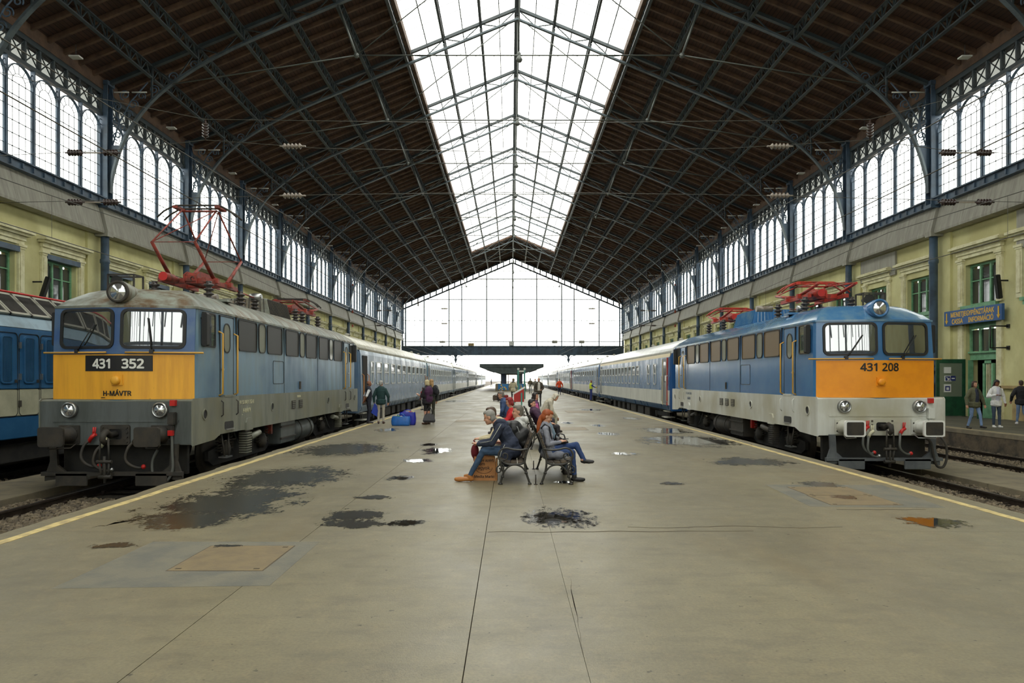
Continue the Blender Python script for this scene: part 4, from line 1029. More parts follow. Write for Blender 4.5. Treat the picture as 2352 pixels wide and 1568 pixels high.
def flowermat():
    m = mat('painted_hoarding', (50, 120, 180), .5); nt = m.node_tree; N = nt.nodes; L = nt.links
    v = N.new('ShaderNodeTexVoronoi'); v.inputs['Scale'].default_value = 3.2; g = N.new('ShaderNodeNewGeometry'); L.new(g.outputs['Position'], v.inputs['Vector'])
    lt = N.new('ShaderNodeMath'); lt.operation = 'LESS_THAN'; lt.inputs[1].default_value = .34; L.new(v.outputs['Distance'], lt.inputs[0])
    mx = N.new('ShaderNodeMix'); mx.data_type = 'RGBA'; mx.inputs[6].default_value = lin((50, 120, 180)); mx.inputs[7].default_value = lin((222, 178, 60))
    L.new(lt.outputs[0], mx.inputs[0]); L.new(mx.outputs[2], N['Principled BSDF'].inputs['Base Color']); return m
M['flower'] = flowermat()
for x0, x1, lb in ((-1.75, -.25, 'left'), (.65, 1.85, 'right')):
    o = thing('painted_parapet', 'blue painted parapet with yellow dabs, the %s one under the canopy' % lb, 'parapet', (0, 99.6, 0))
    MB().box(x0 - .3, x1 + .3, 0, .4, 0, 1.05).build('wall', M['strip'], o); MB().box(x0, x1, -.05, 0, .12, 1.0).build('painted_panel', M['flower'], o)
    MB().box(x0 - .35 if lb == 'left' else x1 + .02, x0 + .02 if lb == 'left' else x1 + .4, -.2, .5, 0, .95).build('end_block', M['strip'], o)
ks = ob('shelter', None, cp, (0, 3, 0))
MB().box(-1.6, -1.5, 0, 8, 0, 2.4).box(1.5, 1.6, 0, 8, 0, 2.4).build('side_frame', M['iron'], ks); MB().box(-1.5, -.5, 0, .02, .1, 2.4).build('pane', M['glass'], ks)
MB().box(-.55, -.45, -.05, .05, 0, 2.4).build('red_strip', mat('red_paint', (176, 40, 34), .5), ks)
M['red'] = bpy.data.materials['red_paint']; M['teal'] = mat('teal_paint', (70, 140, 130), .45)
tf = thing('information_frame', 'tall teal metal frame with round corner caps behind the sitters', 'sign frame', (.95, 60, 0))
for x in (-.27, .27): MB().box(x - .07, x + .07, -.06, .06, 0, 2.48).build('post', M['teal'], tf, bevel=.02); MB().cyl((x, -.09, 2.55), (x, .09, 2.55), .1, n=12).build('post_cap', M['tube'], tf)
MB().box(-.27, .27, -.05, .05, 2.3, 2.42).build('header', M['tube'], tf); MB().box(-.2, -.05, -.01, .01, .4, 2.3).build('pane', M['glass'], tf)
rs = thing('red_sign_stand', 'red sloping board with white top rail on a teal post', 'sign stand', (.48, 40, 0))
MB().prism([(-.28, .4), (.3, .4), (.3, 1.2), (-.28, .85)], 'y', -.06, .06).build('board', M['red'], rs); MB().beam((-.34, 0, .84), (.36, 0, 1.24), .16, .09).build('top_rail', M['white'], rs)
MB().box(.12, .2, -.14, -.08, 0, .92).build('post', M['teal'], rs); MB().box(-.3, -.24, -.04, .04, 0, .5).build('foot', M['teal'], rs)
# platform beyond the hall: canopy opposite, pale sheds
for i, (x, y, wd, h, lb) in enumerate(((-15.5, 185, 9, 4.4, 'pale shed far beyond the left train'), (17.5, 200, 10, 4.6, 'pale shed far beyond the right train'))):
    o = thing('far_shed', lb, 'shed', (x, y, -.5)); MB().box(-wd/2, wd/2, 0, 22, 0, h).build('wall', M['white'], o); MB().box(-wd/2 - .4, wd/2 + .4, -.4, 22.4, h, h + .3).build('roof', M['canopy'], o)
    for q in range(3): MB().box(-wd/2 + 1 + q*2.8, -wd/2 + 2.6 + q*2.8, -.06, 0, 1.2, 2.8).build('window', M['dpane'], o)
# ---------------------------------------------------------------- train materials
st = (1.5, 1.5, 0.25)
M['l_blue'] = mat('faded_blue_paint', (98, 132, 158), .3, col2=(116, 134, 138), scale=st, nscale=2.2, lo=.4, hi=.68, rough2=.5, bump=.12, bscale=1.6, col3=(76, 106, 132), n3=.8)
M['l_front'] = mat('faded_front_blue', (62, 92, 140), .4, col2=(84, 110, 140), nscale=2.5, lo=.45, hi=.7)
M['l_roof'] = mat('rusty_roof', (144, 150, 140), .36, col2=(98, 78, 54), scale=(1, 2, .6), nscale=2.4, lo=.4, hi=.62, rough2=.6, col3=(104, 112, 104), n3=.9)
M['l_yel'] = mat('aged_yellow', (240, 176, 52), .45, col2=(222, 158, 48), scale=(3, 1, .3), nscale=1.8, speck=((120, 84, 34), 14, .73))
M['l_grey'] = mat('dirty_underframe_grey', (124, 126, 114), .5, col2=(102, 104, 96), scale=st, nscale=2, col3=(112, 110, 88), n3=.9)
M['l_gfront'] = mat('dark_underframe_grey', (90, 95, 95), .5, col2=(72, 77, 75), scale=(2, 1, .3), nscale=2)
M['r_blue'] = mat('glossy_blue_paint', (54, 106, 158), .24, col2=(62, 114, 162), nscale=1.5, coat=.4, bump=.16, bscale=1.5)
M['r_roof'] = mat('glossy_blue_roof', (70, 116, 156), .2, col2=(104, 136, 156), nscale=2, coat=.4, bump=.1, bscale=2)
M['r_yel'] = mat('fresh_orange_yellow', (242, 154, 24), .42, col2=(234, 146, 24), nscale=3)
M['r_grey'] = mat('light_underframe_grey', (206, 208, 202), .4, col2=(188, 188, 178), scale=st, nscale=1.6, col3=(172, 168, 146), n3=.7)
M['screen'] = mirrormat('windscreen', (24, 27, 26), .3, .015)
M['engine_win'] = mirrormat('dark_grille_window', (30, 27, 24), .02, .3)
M['brown_win'] = mirrormat('brown_blind_window', (112, 90, 58), .04, .2)
M['pale_win'] = mirrormat('dusty_window', (118, 120, 108), .16, .08)
M['cwin'] = mirrormat('coach_window', (52, 56, 56), .34, .03)
M['cwin2'] = mirrormat('coach_window_lower', (58, 58, 54), .16, .04)
M['bogie'] = mat('bogie_black', (44, 42, 38), .7, col2=(60, 54, 46), nscale=4)
M['bogie_d'] = mat('under_black', (24, 24, 24), .7, col2=(40, 38, 35), nscale=4)
M['rail_yel'] = mat('yellow_handrail', (206, 158, 66), .4)
M['panto'] = mat('red_pantograph', (184, 52, 34), .45, col2=(128, 48, 36), nscale=6)
M['panto_l'] = mat('worn_red_pantograph', (150, 56, 42), .55, col2=(96, 50, 40), nscale=6)
M['valve'] = mat('red_valve', (186, 34, 30), .4)
M['lens'] = mirrormat('lamp_lens', (120, 122, 122), .5, .12)
M['hose'] = mat('grey_hose', (86, 88, 84), .5)
M['lettw'] = mat('white_lettering', (226, 226, 220), .5)
M['lettc'] = mat('cream_lettering', (204, 200, 170), .6)
M['lettb'] = mat('black_lettering', (24, 24, 26), .5)
M['lettf'] = mat('faded_lettering', (112, 120, 132), .6)
M['ins_d'] = mat('roof_insulator', (58, 52, 50), .3)

LL = 14.4; CW = 1.37; PROW = .25
def ff(z): return 0.0 if z < 2.63 else .05*(z - 2.63)/.9
def vy(t): return PROW*(math.sqrt(t*t + .0625) - .25)/(math.sqrt(1.0625) - .25)     # shallow rounded V, t = |x| / half width
def sec(z, wd, f):
    ts = [-1, -.8, -.6, -.4, -.2, 0, .2, .4, .6, .8, 1]
    P = [(-wd, f+PROW+.07)] + [(t*(wd-.04), f+vy(t)) for t in ts] + [(wd, f+PROW+.07)]
    return [(x, y, z) for x, y in P] + [(x, LL - y, z) for x, y in P[::-1]]
def vpanel(x0, x1, ya, yb, z0, z1, n=12):
    b = MB(); b.loft([[(x0+(x1-x0)*i/n, ya, z0), (x0+(x1-x0)*i/n, yb, z0), (x0+(x1-x0)*i/n, yb, z1), (x0+(x1-x0)*i/n, ya, z1)] for i in range(n+1)], sm=False); return b
def vmap(b):    # lay flat work onto the shallow V of the cab front
    b.v = [(x, y + ff(z) + vy(min(1.15, abs(x)/CW)), z) for x, y, z in b.v]; return b

SIDE_GEO = {}
def insprof(z0, z1, n, r):
    p = [(r*.55, z0), (r*.55, z0 + .02)]; h = (z1 - z0 - .05)/n
    for i in range(n):
        z = z0 + .025 + i*h; p += [(r*.5, z), (r, z + h*.3), (r, z + h*.5), (r*.5, z + h*.72)]
    return p + [(r*.55, z1 - .02), (r*.55, z1)]
def pantograph(root, yc, up, m, mb, label):
    """yc along the roof; parts hang off one pantograph part"""
    p = ob('pantograph', None, root, (0, yc, 0))
    b = MB()
    for x in (-.5, .5): b.beam((x, -.95, 4.42), (x, .95, 4.42), .1, .1)
    for y in (-.4, .4): b.beam((-.62, y, 4.46), (.62, y, 4.46), .12, .12)
    b.build('base_frame', m, p)
    for x in (-.62, .62):
        for y in (-.95, .95):
            b = MB().lathe(insprof(3.92, 4.38, 4, .115), (x, y, 0), (0, 0, 1), 14); b.build('insulator', M['ins_d'], p)
    MB().lathe([(.03, 0), (.105, .02), (.105, .42), (.08, .44), (.08, .62), (.04, .66)], (-.3, -1.2, 4.46), (0, 1, 0), 14).build('drive_cylinder', m, p)
    MB().lathe([(.1, 0), (.1, .015)], (-.3, -1.215, 4.46), (0, 1, 0), 14).build('cylinder_cap', M['valve'], p)
    pts = [(.05 + .05*math.cos(t*.9), -.55 + t*.012, 4.5 + .05*math.sin(t*.9)) for t in range(60)]
    MB().tube(pts, .012, 4).build('spring', M['bogie'], p)
    MB().prism([(-.5, 4.42), (.75, 4.42), (.7, 4.55), (.1, 4.66), (-.35, 4.66), (-.5, 4.58)], 'x', -.16, .16).build('spring_cover', m, p, bevel=.03)
    if up: kz, ky, hz, r = 5.2, 1.35, 6.2, .035
    else: kz, ky, hz, r = 4.68, 1.5, 4.78, .035
    for sy in (-1, 1):
        for sx in (-1, 1):
            MB().tube([(sx*.5, sy*.38, 4.5), (sx*.48, sy*ky, kz)], [.05, .035], 8).build('lower_arm', m, p)
            MB().tube([(sx*.48, sy*ky, kz), (sx*.42, sy*.06, hz)], .02, 6).build('upper_arm', m, p)
        MB().tube([(-.48, sy*ky, kz), (.48, sy*ky, kz)], .009, 6).build('knee_bar', m, p)
        if up: MB().tube([(-.48, sy*ky, kz), (.42, sy*.06, hz)], .012, 5).build('brace_rod', m, p)
    h = ob('collector_head', None, p)
    for y in (-.17, .17):
        pts = [(-.95, y, hz - .18), (-.8, y, hz - .04), (-.62, y, hz + .06), (-.5, y, hz + .1), (.5, y, hz + .1), (.62, y, hz + .06), (.8, y, hz - .04), (.95, y, hz - .18)]
        MB().tube(pts, .022, 6).build('contact_strip', mb, h)
    for x in (-.5, .5): MB().box(x - .06, x + .06, -.22, .22, hz + .03, hz + .09).build('strip_carrier', m, h)
    MB().tube([(-.42, 0, hz), (.42, 0, hz)], .025, 6).build('head_shaft', m, h)
    return p

def loco(kind, xc, yf, zr, num, label):
    """kind 'l' weathered or 'r' freshly painted"""
    L_ = kind == 'l'
    body, front, roof, yel, grey, gfr = [M[q] for q in (('l_blue', 'l_front', 'l_roof', 'l_yel', 'l_grey', 'l_gfront') if L_ else ('r_blue', 'r_blue', 'r_roof', 'r_yel', 'r_grey', 'r_grey'))]
    pm = M['panto_l'] if L_ else M['panto']
    t = thing('electric_locomotive', label, 'locomotive', (xc, yf, zr))
    # --- shell
    bd = MB().loft([sec(1.74, 1.41, 0), sec(2.63, 1.41, 0), sec(3.53, 1.385, .05)], sm=False).build('body_shell', body, t, auto=.5)
    rf = MB().loft([sec(3.52, 1.41, .03), sec(3.565, 1.41, .03), sec(3.57, 1.375, .06), sec(3.7, 1.26, .19), sec(3.88, 1.0, .46), sec(3.94, .86, .62), sec(3.975, .4, 1.0)], sm=False).build('roof', roof, t, auto=.5)
    fp = vmap(vpanel(-CW, CW, -.012, .01, 1.76, 2.62, 20)).build('front_panel', yel, t, auto=.5)
    if L_: vmap(vpanel(-CW, CW, -.008, .01, 2.63, 3.52, 20)).build('window_surround', front, t, auto=.5)
    # underframe
    prof = [(-.03, .89), (.95, .93), (1.25, 1.02), (LL-1.25, 1.02), (LL-.95, .93), (LL+.03, .89), (LL+.03, 1.72), (LL+.0, 1.755), (0, 1.755), (-.03, 1.72)]
    uf = MB().prism(prof, 'x', -1.46, 1.46).build('underframe', grey, t, bevel=.02)
    MB().box(-1.44, 1.44, -.036, -.02, .9, 1.72).build('buffer_beam', gfr, t)
    MB().box(-1.2, 1.2, -.05, -.03, 1.33, 1.37).build('beam_rib', gfr, t)
    # --- windscreens
    for sg in (-1, 1):
        o = MB(); cx = sg*.64
        outer = [(cx + p[0], 3.115 + p[1]) for p in rrect(1.16, .77, .13)]; inner = [(cx + p[0], 3.115 + p[1]) for p in rrect(1.06, .67, .1)]
        gk = vmap(MB().ring(outer, inner, 'y', -.035, .02)).build('windscreen_gasket', M['black'], t)
        vmap(vpanel(cx - .53, cx + .53, -.016, .0, 2.79, 3.44, 14)).build('windscreen_pane', M['screen'], gk, auto=.5)
        x0 = cx + (-.12 if L_ else -.05)
        wp = vmap(MB().tube([(x0 - .05, -.05, 2.68), (x0 + .08, -.06, 2.86), (x0 + .3, -.05, 3.2)] if not (L_ and sg > 0) else [(x0 + .12, -.05, 2.68), (x0 + .1, -.06, 2.86), (x0 + .04, -.05, 3.32)], .012, 5)).build('wiper', M['black'], t)
        vmap(MB().cbox((x0 - .06 if not (L_ and sg > 0) else x0 + .12, -.05, 2.68), (.07, .05, .07))).build('wiper_motor', M['black'], wp)
        hx0, hx1 = (.18, 1.55)
        vmap(MB().tube([(sg*hx0, -.06, 2.655), (sg*hx1, -.06, 2.655)], .018, 6)).build('ledge_rail', M['rail_yel'], t)
    # --- headlamps
    hl = MB().lathe([(.08, .95), (.15, .55), (.2, .25), (.215, .05), (.2, 0), (.16, -.01), (.15, .03)], (0, .02, 3.82), (0, 1, 0), 24).build('headlight_housing', roof if L_ else body, t)
    MB().lathe([(.165, .0), (.15, -.02), (.001, -.035)], (0, .03, 3.82), (0, 1, 0), 24).build('headlight_lens', M['lens'], hl)
    MB().lathe([(.212, .03), (.212, -.01), (.165, -.015), (.165, .03)], (0, .02, 3.82), (0, 1, 0), 24).build('headlight_rim', M['bogie'] if L_ else body, hl)
    for sg in (-1, 1):
        q = MB().lathe([(.15, .0), (.15, -.08), (.125, -.1), (.12, -.06)], (sg*.86, -.03, 1.56), (0, 1, 0), 18).build('lamp_bezel', M['steel'], t)
        MB().lathe([(.118, -.06), (.1, -.095), (.001, -.11)], (sg*.86, -.03, 1.56), (0, 1, 0), 18).build('lamp_lens', M['lens'], q)
    MB().box(1.06, 1.16, -.12, -.03, 1.64, 1.75).build('tail_lamp', M['valve'], t)
    sk_ = MB().box(1.03, 1.17, -.16, -.03, 1.28, 1.52).box(1.06, 1.14, -.13, -.05, 1.16, 1.28).build('cable_socket', M['bogie'] if L_ else gfr, t, bevel=.015)
    if L_: MB().cbox((1.09, -.13, 1.13), (.09, .08, .1)).build('socket_lever', M['valve'], sk_)
    # multiple-unit socket cover on the yellow panel
    q = MB().lathe([(.0, -.1), (.05, -.1), (.08, -.085), (.092, .0)], (0, 0, 2.12), (0, 1, 0), 16).build('socket_cover', yel, t); MB().box(-.09, .12, -.03, .0, 2.03, 2.23).build('socket_plate', yel, q)
    # --- lettering
    if L_:
        pl = vmap(vpanel(-.645, .645, -.02, -.01, 2.3, 2.6, 14)).build('number_plate', M['lettb'], t)
        for s_, x in (('431', -.28), ('352', .3)):
            me = text_mesh(s_, .295, M['lettw'], 'number', bold=.009); me.transform(face_y(x, -.027, 2.45))
            for v in me.vertices: v.co.y += vy(abs(v.co.x)/CW)
            ob('number', me, pl)
        me = text_mesh('H-MÁVTR', .155, M['lettb'], 'lettering', bold=.004); me.transform(face_y(.0, -.02, 1.88))
        for v in me.vertices: v.co.y += vy(abs(v.co.x)/CW)
        ob('lettering', me, fp); vmap(MB().box(-.31, -.23, -.018, -.012, 1.785, 1.8)).build('underline', M['lettb'], fp)
    else:
        me = text_mesh(num, .3, M['lettb'], 'number', bold=.0065); me.transform(face_y(.0, -.02, 2.47))
        for v in me.vertices: v.co.y += vy(abs(v.co.x)/CW)
        ob('number', me, fp)
    # --- buffers and coupling
    for sg in (-1, 1):
        q = ob('buffer', None, t)
        MB().box(sg*.875 - .2, sg*.875 + .2, -.07, -.03, .92, 1.27).build('buffer_base', gfr if not L_ else M['bogie'], q, bevel=.01)
        MB().lathe([(.17, -.06), (.17, -.1), (.14, -.12), (.14, -.38), (.11, -.4), (.11, -.56)], (sg*.875, 0, 1.09), (0, 1, 0), 16).build('buffer_barrel', gfr if not L_ else M['bogie'], q)
        MB().prism([(sg*.875 + p[0], 1.09 + p[1]) for p in rrect(.46, .36, .05)], 'y', -.62, -.56).build('buffer_plate', M['white'] if not L_ else M['bogie'], q)
        MB().prism([(sg*.875 + p[0], 1.09 + p[1]) for p in (rrect(.42, .32, .03) if L_ else rrect(.38, .29, .03))], 'y', -.626, -.62).build('buffer_face', M['bogie'], q)
        MB().tube([(sg*.7, -.12, .93), (sg*.7, -.3, .86), (sg*1.0, -.45, .86), (sg*1.05, -.45, .93)], .013, 5).build('shunter_grip', M['steel'] if not L_ else M['bogie'], q)
        for bx in (-.15, .15):
            for bz in (1.0, 1.18): MB().cyl((sg*.875 + bx, -.09, bz), (sg*.875 + bx, -.06, bz), .018, n=6).build('bolt', M['bogie'], q)
    cpl = ob('coupling', None, t)
    MB().ring([(p[0], 1.09 + p[1]) for p in rrect(.56, .38, .05)], [(p[0], 1.1 + p[1]) for p in rrect(.26, .2, .05)], 'y', -.07, -.03).build('coupling_plate', M['bogie'] if L_ else gfr, cpl)
    MB().box(-.13, .13, -.04, -.035, 1.0, 1.2).build('hook_slot', M['lettb'], cpl)
    for bx in (-.23, .23):
        for i in range(4): MB().cyl((bx, -.1, .96 + i*.09), (bx, -.06, .96 + i*.09), .02, n=6).build('bolt', M['bogie'], cpl)
    MB().tube([(0, -.03, 1.1), (0, -.25, 1.1), (0, -.36, 1.16), (0, -.46, 1.12), (0, -.48, 1.03), (0, -.42, .97), (0, -.36, 1.0)], [.06, .06, .065, .06, .055, .045, .03], 8).build('hook', M['bogie'], cpl)
    for sx in (-1, 1):
        MB().tube([(sx*.07, -.42, 1.05), (sx*.09, -.42, .62)], .02, 6).build('link_bar', M['bogie'], cpl)
        MB().tube([(sx*.09, -.42, .6), (sx*.06, -.4, .33)], .022, 6).build('link_bar', M['bogie'], cpl)
    MB().cyl((-.14, -.42, .62), (.14, -.42, .62), .035, n=8).cyl((-.12, -.4, .34), (.12, -.4, .34), .04, n=8).build('link_pin', M['bogie'], cpl)
    MB().cyl((0, -.42, .72), (0, -.4, .22), .028, n=8).build('coupling_screw', M['bogie'], cpl)
    # hoses
    for x, top, col_, low, m2 in ((-.43, 1.02, 'valve', .5, 'valve'), (-.2 if L_ else -.32, .92, 'lettc', .42, 'steel'), (.4, .98, 'bogie' if L_ else 'valve', .48, 'valve')):
        h = MB().tube(cr([(x, -.1, top), (x - .07, -.22, top - .12), (x - .1, -.26, top - .32), (x - .02, -.24, low + .06), (x + .12, -.2, low), (x + .18, -.18, low + .02)]), .028, 7).build('brake_hose', M['hose'] if not L_ else M['bogie'], t)
        MB().tube([(x - .03, -.14, top - .06), (x + .03, -.13, top + .04), (x + .1, -.13, top + .09)], .038, 7).tube([(x + .05, -.13, top + .05), (x + .06, -.13, top + .22)], .016, 5).tube([(x + .08, -.13, top + .05), (x + .1, -.13, top + .22)], .014, 5).build('valve_handle', M[col_], h)
        MB().sphere((x + .2, -.18, low + .02), .045, 8).build('hose_head', M[m2], h)
    MB().tube(cr([(1.1, -.12, 1.12), (1.13, -.16, .75), (1.14, -.16, .45), (1.05, -.16, .25), (.9, -.15, .22), (.76, -.14, .35), (.73, -.1, .6), (.8, -.05, .8)] if L_ else
              [(.95, -.1, .85), (1.05, -.18, .75), (1.1, -.2, .45), (1.18, -.2, .22), (1.32, -.2, .2), (1.4, -.2, .4), (1.38, -.2, .7), (1.3, -.1, .9)]), .028, 7).build('heating_cable', M['hose'] if L_ else M['bogie'], t)
    # snow guard
    pg = ob('rail_guard', None, t)
    gm = M['bogie'] if L_ else mat('guard_grey', (92, 96, 98), .6, col2=(76, 80, 84), nscale=3)
    for sg in (-1, 1):
        MB().prism([(sg*1.08, .92), (sg*1.22, .92), (sg*1.2, .6), (sg*1.3, .3), (sg*1.3, .22), (sg*.8, .3), (sg*1.06, .52)], 'y', -.12, -.06).build('guard_arm', gm, pg)
        MB().box(sg*.75 - .3, sg*.75 + .3, -.2, -.17, .14, .38).build('guard_plate', gm, pg, bevel=.01)
    MB().box(-1.32, 1.32, -.2, -.1, .33, .4).build('guard_beam', gm, pg)
    MB().box(-1.2, 1.2, .3, .4, .3, .95).build('inner_beam', M['bogie_d'], pg)
    # --- both sides
    for s in (-1, 1):
        vis = (s > 0) == L_
        def XX(x): return s*x
        def sbox(x0, x1, y0, y1, z0, z1): return MB().box(min(s*x0, s*x1), max(s*x0, s*x1), y0, y1, z0, z1)
        def spr(poly, x0, x1): return MB().prism(poly, 'x', min(s*x0, s*x1), max(s*x0, s*x1))
        def sring(o_, i_, x0, x1): return MB().ring(o_, i_, 'x', min(s*x0, s*x1), max(s*x0, s*x1))
        def win(yc, wd, zc, ht, r, m, nm='side_window', gasket=None):
            o_ = [(yc + p[0], zc + p[1]) for p in rrect(wd, ht, r)]; i_ = [(yc + p[0], zc + p[1]) for p in rrect(wd - .05, ht - .05, r*.8)]
            g = sring(o_, i_, 1.36, 1.425).build(nm, gasket or (M['black'] if L_ else M['bogie']), t); spr(i_, 1.36, 1.412).build('pane', m, g); return g
        m1 = M['engine_win'] if L_ else M['brown_win']
        for y0 in (2.35, 5.69, 9.02):
            win(y0 + .575, 1.15, 3.14, .72, .09, m1); win(y0 + 1.51, .48, 3.14, .72, .14, M['pale_win']); win(y0 + 2.455, 1.15, 3.14, .72, .09, m1)
        for flip in (0, 1):
            def Y(y): return y if not flip else LL - y
            def yb(x0, x1, y0, y1, z0, z1): return sbox(x0, x1, min(Y(y0), Y(y1)), max(Y(y0), Y(y1)), z0, z1)
            win(Y(.82), .6, 3.14, .7, .06, M['screen'], 'cab_side_window')
            mr = MB().prism([(s*(1.475 + p[0]), 3.13 + p[1]) for p in rrect(.11, .66, .04)], 'y', Y(.5) - .06, Y(.5) + .06).build('mirror', M['black'], t)
            for z in (2.9, 3.35): MB().cyl((s*1.38, Y(.5), z), (s*1.45, Y(.5), z), .02, n=6).build('mirror_arm', M['black'], mr)
            # door
            dr_ = yb(1.36, 1.418, 1.36, 2.04, 1.78, 3.47).build('cab_door', body, t, bevel=.012)
            for y0, y1, z0, z1 in ((1.34, 1.355, 1.77, 3.49), (2.045, 2.06, 1.77, 3.49), (1.34, 2.06, 3.475, 3.49)): yb(1.36, 1.419, y0, y1, z0, z1).build('door_gap', M['lettb'], dr_)
            o_ = [(Y(1.68) + p[0], 3.02 + p[1]) for p in rrect(.36, .64, .16)]; i_ = [(Y(1.68) + p[0], 3.02 + p[1]) for p in rrect(.3, .58, .13)]
            sring(o_, i_, 1.38, 1.43).build('door_window_gasket', M['black'], dr_); spr(i_, 1.38, 1.422).build('door_window', M['pale_win'], dr_)
            yb(1.4, 1.47, 1.45, 1.98, 1.77, 1.81).build('door_sill', grey, dr_); MB().cyl((s*1.41, Y(1.42), 2.35), (s*1.47, Y(1.42), 2.35), .025, n=8).build('door_handle', M['steel'], dr_)
            for y in (1.3, 2.1):
                MB().tube([(s*1.4, Y(y), 1.8), (s*1.49, Y(y), 1.84), (s*1.49, Y(y), 3.1), (s*1.4, Y(y), 3.14)], .02, 6).build('handrail', M['rail_yel'], t)
                MB().tube([(s*1.45, Y(y), 1.36), (s*1.5, Y(y), 1.4), (s*1.5, Y(y), 1.66), (s*1.45, Y(y), 1.7)], .014, 5).build('grab_iron', M['bogie'] if L_ else gfr, t)
            o_ = [(Y(1.7) + p[0], 1.16 + p[1]) for p in rrect(.48, .17, .05)]
            spr(o_, 1.44, 1.464).build('foot_slot', M['lettb'], t); yb(1.44, 1.5, 1.5, 1.9, 1.07, 1.09).build('foot_rest', M['steel'], t)
            # ladder below
            for y in (1.48, 1.86): MB().tube([(s*1.38, Y(y), 1.0), (s*1.42, Y(y + (.08 if y < 1.6 else -.08)), .5)], .02, 6).build('ladder_side', M['bogie'], t)
            yb(1.3, 1.48, 1.52, 1.84, .47, .5).build('ladder_step', M['steel'], t)
            # ribbed sand box and damper
            sb = ob('spring_box', None, t)
            spr([(Y(2.62), .98), (Y(3.0), .98), (Y(3.0), 1.16), (Y(2.93), 1.26), (Y(2.69), 1.26), (Y(2.62), 1.16)], 1.34, 1.5).build('box_cap', grey, sb)
            yb(1.3, 1.45, 2.68, 2.94, .42, .98).build('box_core', M['bogie'], sb)
            for i in range(9): yb(1.3, 1.49, 2.66, 2.96, .46 + i*.055, .485 + i*.055).build('box_rib', M['bogie'] if not L_ else grey, sb)
            MB().cyl((s*1.4, Y(3.05), .78), (s*1.4, Y(3.65), .86), .075, n=10).build('damper', M['bogie'] if not L_ else grey, t)
        for y in (2.24, 5.55, 8.86, 12.16): sbox(1.38, 1.416, y - .006, y + .006, 1.77, 3.52).build('panel_seam', M['bogie_d'], t)
        for y0, y1, z0, z1 in ((4.65, 5.5, 2.02, 2.62),):
            o_ = [((y0+y1)/2 + p[0], (z0+z1)/2 + p[1]) for p in rrect(y1-y0, z1-z0, .06)]; i_ = [((y0+y1)/2 + p[0], (z0+z1)/2 + p[1]) for p in rrect(y1-y0-.025, z1-z0-.025, .05)]
            sring(o_, i_, 1.38, 1.417).build('hatch_seam', M['bogie_d'], t)
        sbox(1.4, 1.44, 6.9, 7.0, 1.86, 2.08).build('data_plate', M['bogie'], t)
        for y in (.5, 4.45, 9.95, 13.9):
            q = sring([(y + .115*math.cos(a), 1.45 + .115*math.sin(a)) for a in [i*.4488 for i in range(14)]], [(y + .09*math.cos(a), 1.45 + .09*math.sin(a)) for a in [i*.4488 for i in range(14)]], 1.44, 1.475).build('porthole_rim', grey, t)
            spr([(y + .09*math.cos(a), 1.45 + .09*math.sin(a)) for a in [i*.4488 for i in range(14)]], 1.44, 1.463).build('porthole', M['lettb'], q)
        for y in ((6.2, 6.85) if L_ else (6.1, 6.7, 7.3)):
            q = sbox(1.44, 1.48, y - .16, y + .16, 1.33, 1.55).build('vent', M['bogie'], t)
            for i in range(4): sbox(1.47, 1.49, y - .14, y + .14, 1.36 + i*.05, 1.375 + i*.05).build('vent_slat', grey, q)
        if vis:
            lm = M['lettc'] if L_ else M['lettf']
            n1 = '91 55 0431 352-8' if L_ else '91 55 0431 208-2'
            ly = 2.72 if L_ else 11.6
            text_obj(n1, .145, lm, uf, face_x(s*1.463, ly, 1.63, s), sx=.95, bold=.001); text_obj('H-MÁVTR', .17, lm, uf, face_x(s*1.463, ly, 1.44, s), sx=.8, bold=.001)
            sbox(1.46, 1.464, ly - .3 if s > 0 else ly + .24, ly - .24 if s > 0 else ly + .3, 1.34, 1.35).build('underline', lm, uf)
            if L_: text_obj('EUROFIMA', .11, lm, uf, face_x(s*1.463, 6.7, 1.66, s), sx=.8)
        # bogies
        for yb0 in (3.25, 11.15):
            q = ob('bogie', None, t)
            spr([(yb0 - 1.85, .42), (yb0 - 1.6, .3), (yb0 + 1.6, .3), (yb0 + 1.85, .42), (yb0 + 1.85, .62), (yb0 + .7, .75), (yb0 - .7, .75), (yb0 - 1.85, .62)], 1.06, 1.14).build('side_frame', M['bogie_d'], q)
            for dy in (-1.15, 1.15):
                MB().lathe([(.2, .02), (.55, .02), (.57, .06), (.57, .12), (.61, .14), (.61, .17), (.2, .17)], (s*.98 - (0), yb0 + dy, .6), (-s, 0, 0), 24).build('wheel', M['bogie'], q)
                MB().lathe([(.1, 0), (.19, .02), (.19, .16), (.12, .2), (.06, .22)], (s*1.1, yb0 + dy, .6), (s, 0, 0), 12).build('axle_box', M['bogie'], q)
                for d2 in (-.3, .3):
                    MB().tube([(s*1.2 + .06*math.cos(i*.8), yb0 + dy + d2 + .06*math.sin(i*.8), .55 + i*.008) for i in range(48)], .013, 4).build('coil_spring', M['bogie'], q)
            MB().tube([(s*1.15, yb0 - .5, .95), (s*1.2, yb0 - .3, .6), (s*1.2, yb0, .45)], .02, 5).build('pipe', M['hose'], q)
        # tank and battery box
        sbox(.9, 1.38, 5.35, 6.6, .42, 1.02).build('battery_box', M['bogie'] if not L_ else M['l_gfront'], t, bevel=.02)
        for z in (.55, .85): sbox(1.36, 1.41, 5.33, 6.62, z, z + .04).build('box_rail', M['bogie'], t)
        MB().lathe([(.1, 0), (.3, .05), (.34, .12), (.34, 1.75), (.3, 1.85), (.1, 1.9)], (s*1.05, 6.75, .66), (0, 1, 0), 18).build('air_tank', M['bogie'] if not L_ else M['l_gfront'], t)
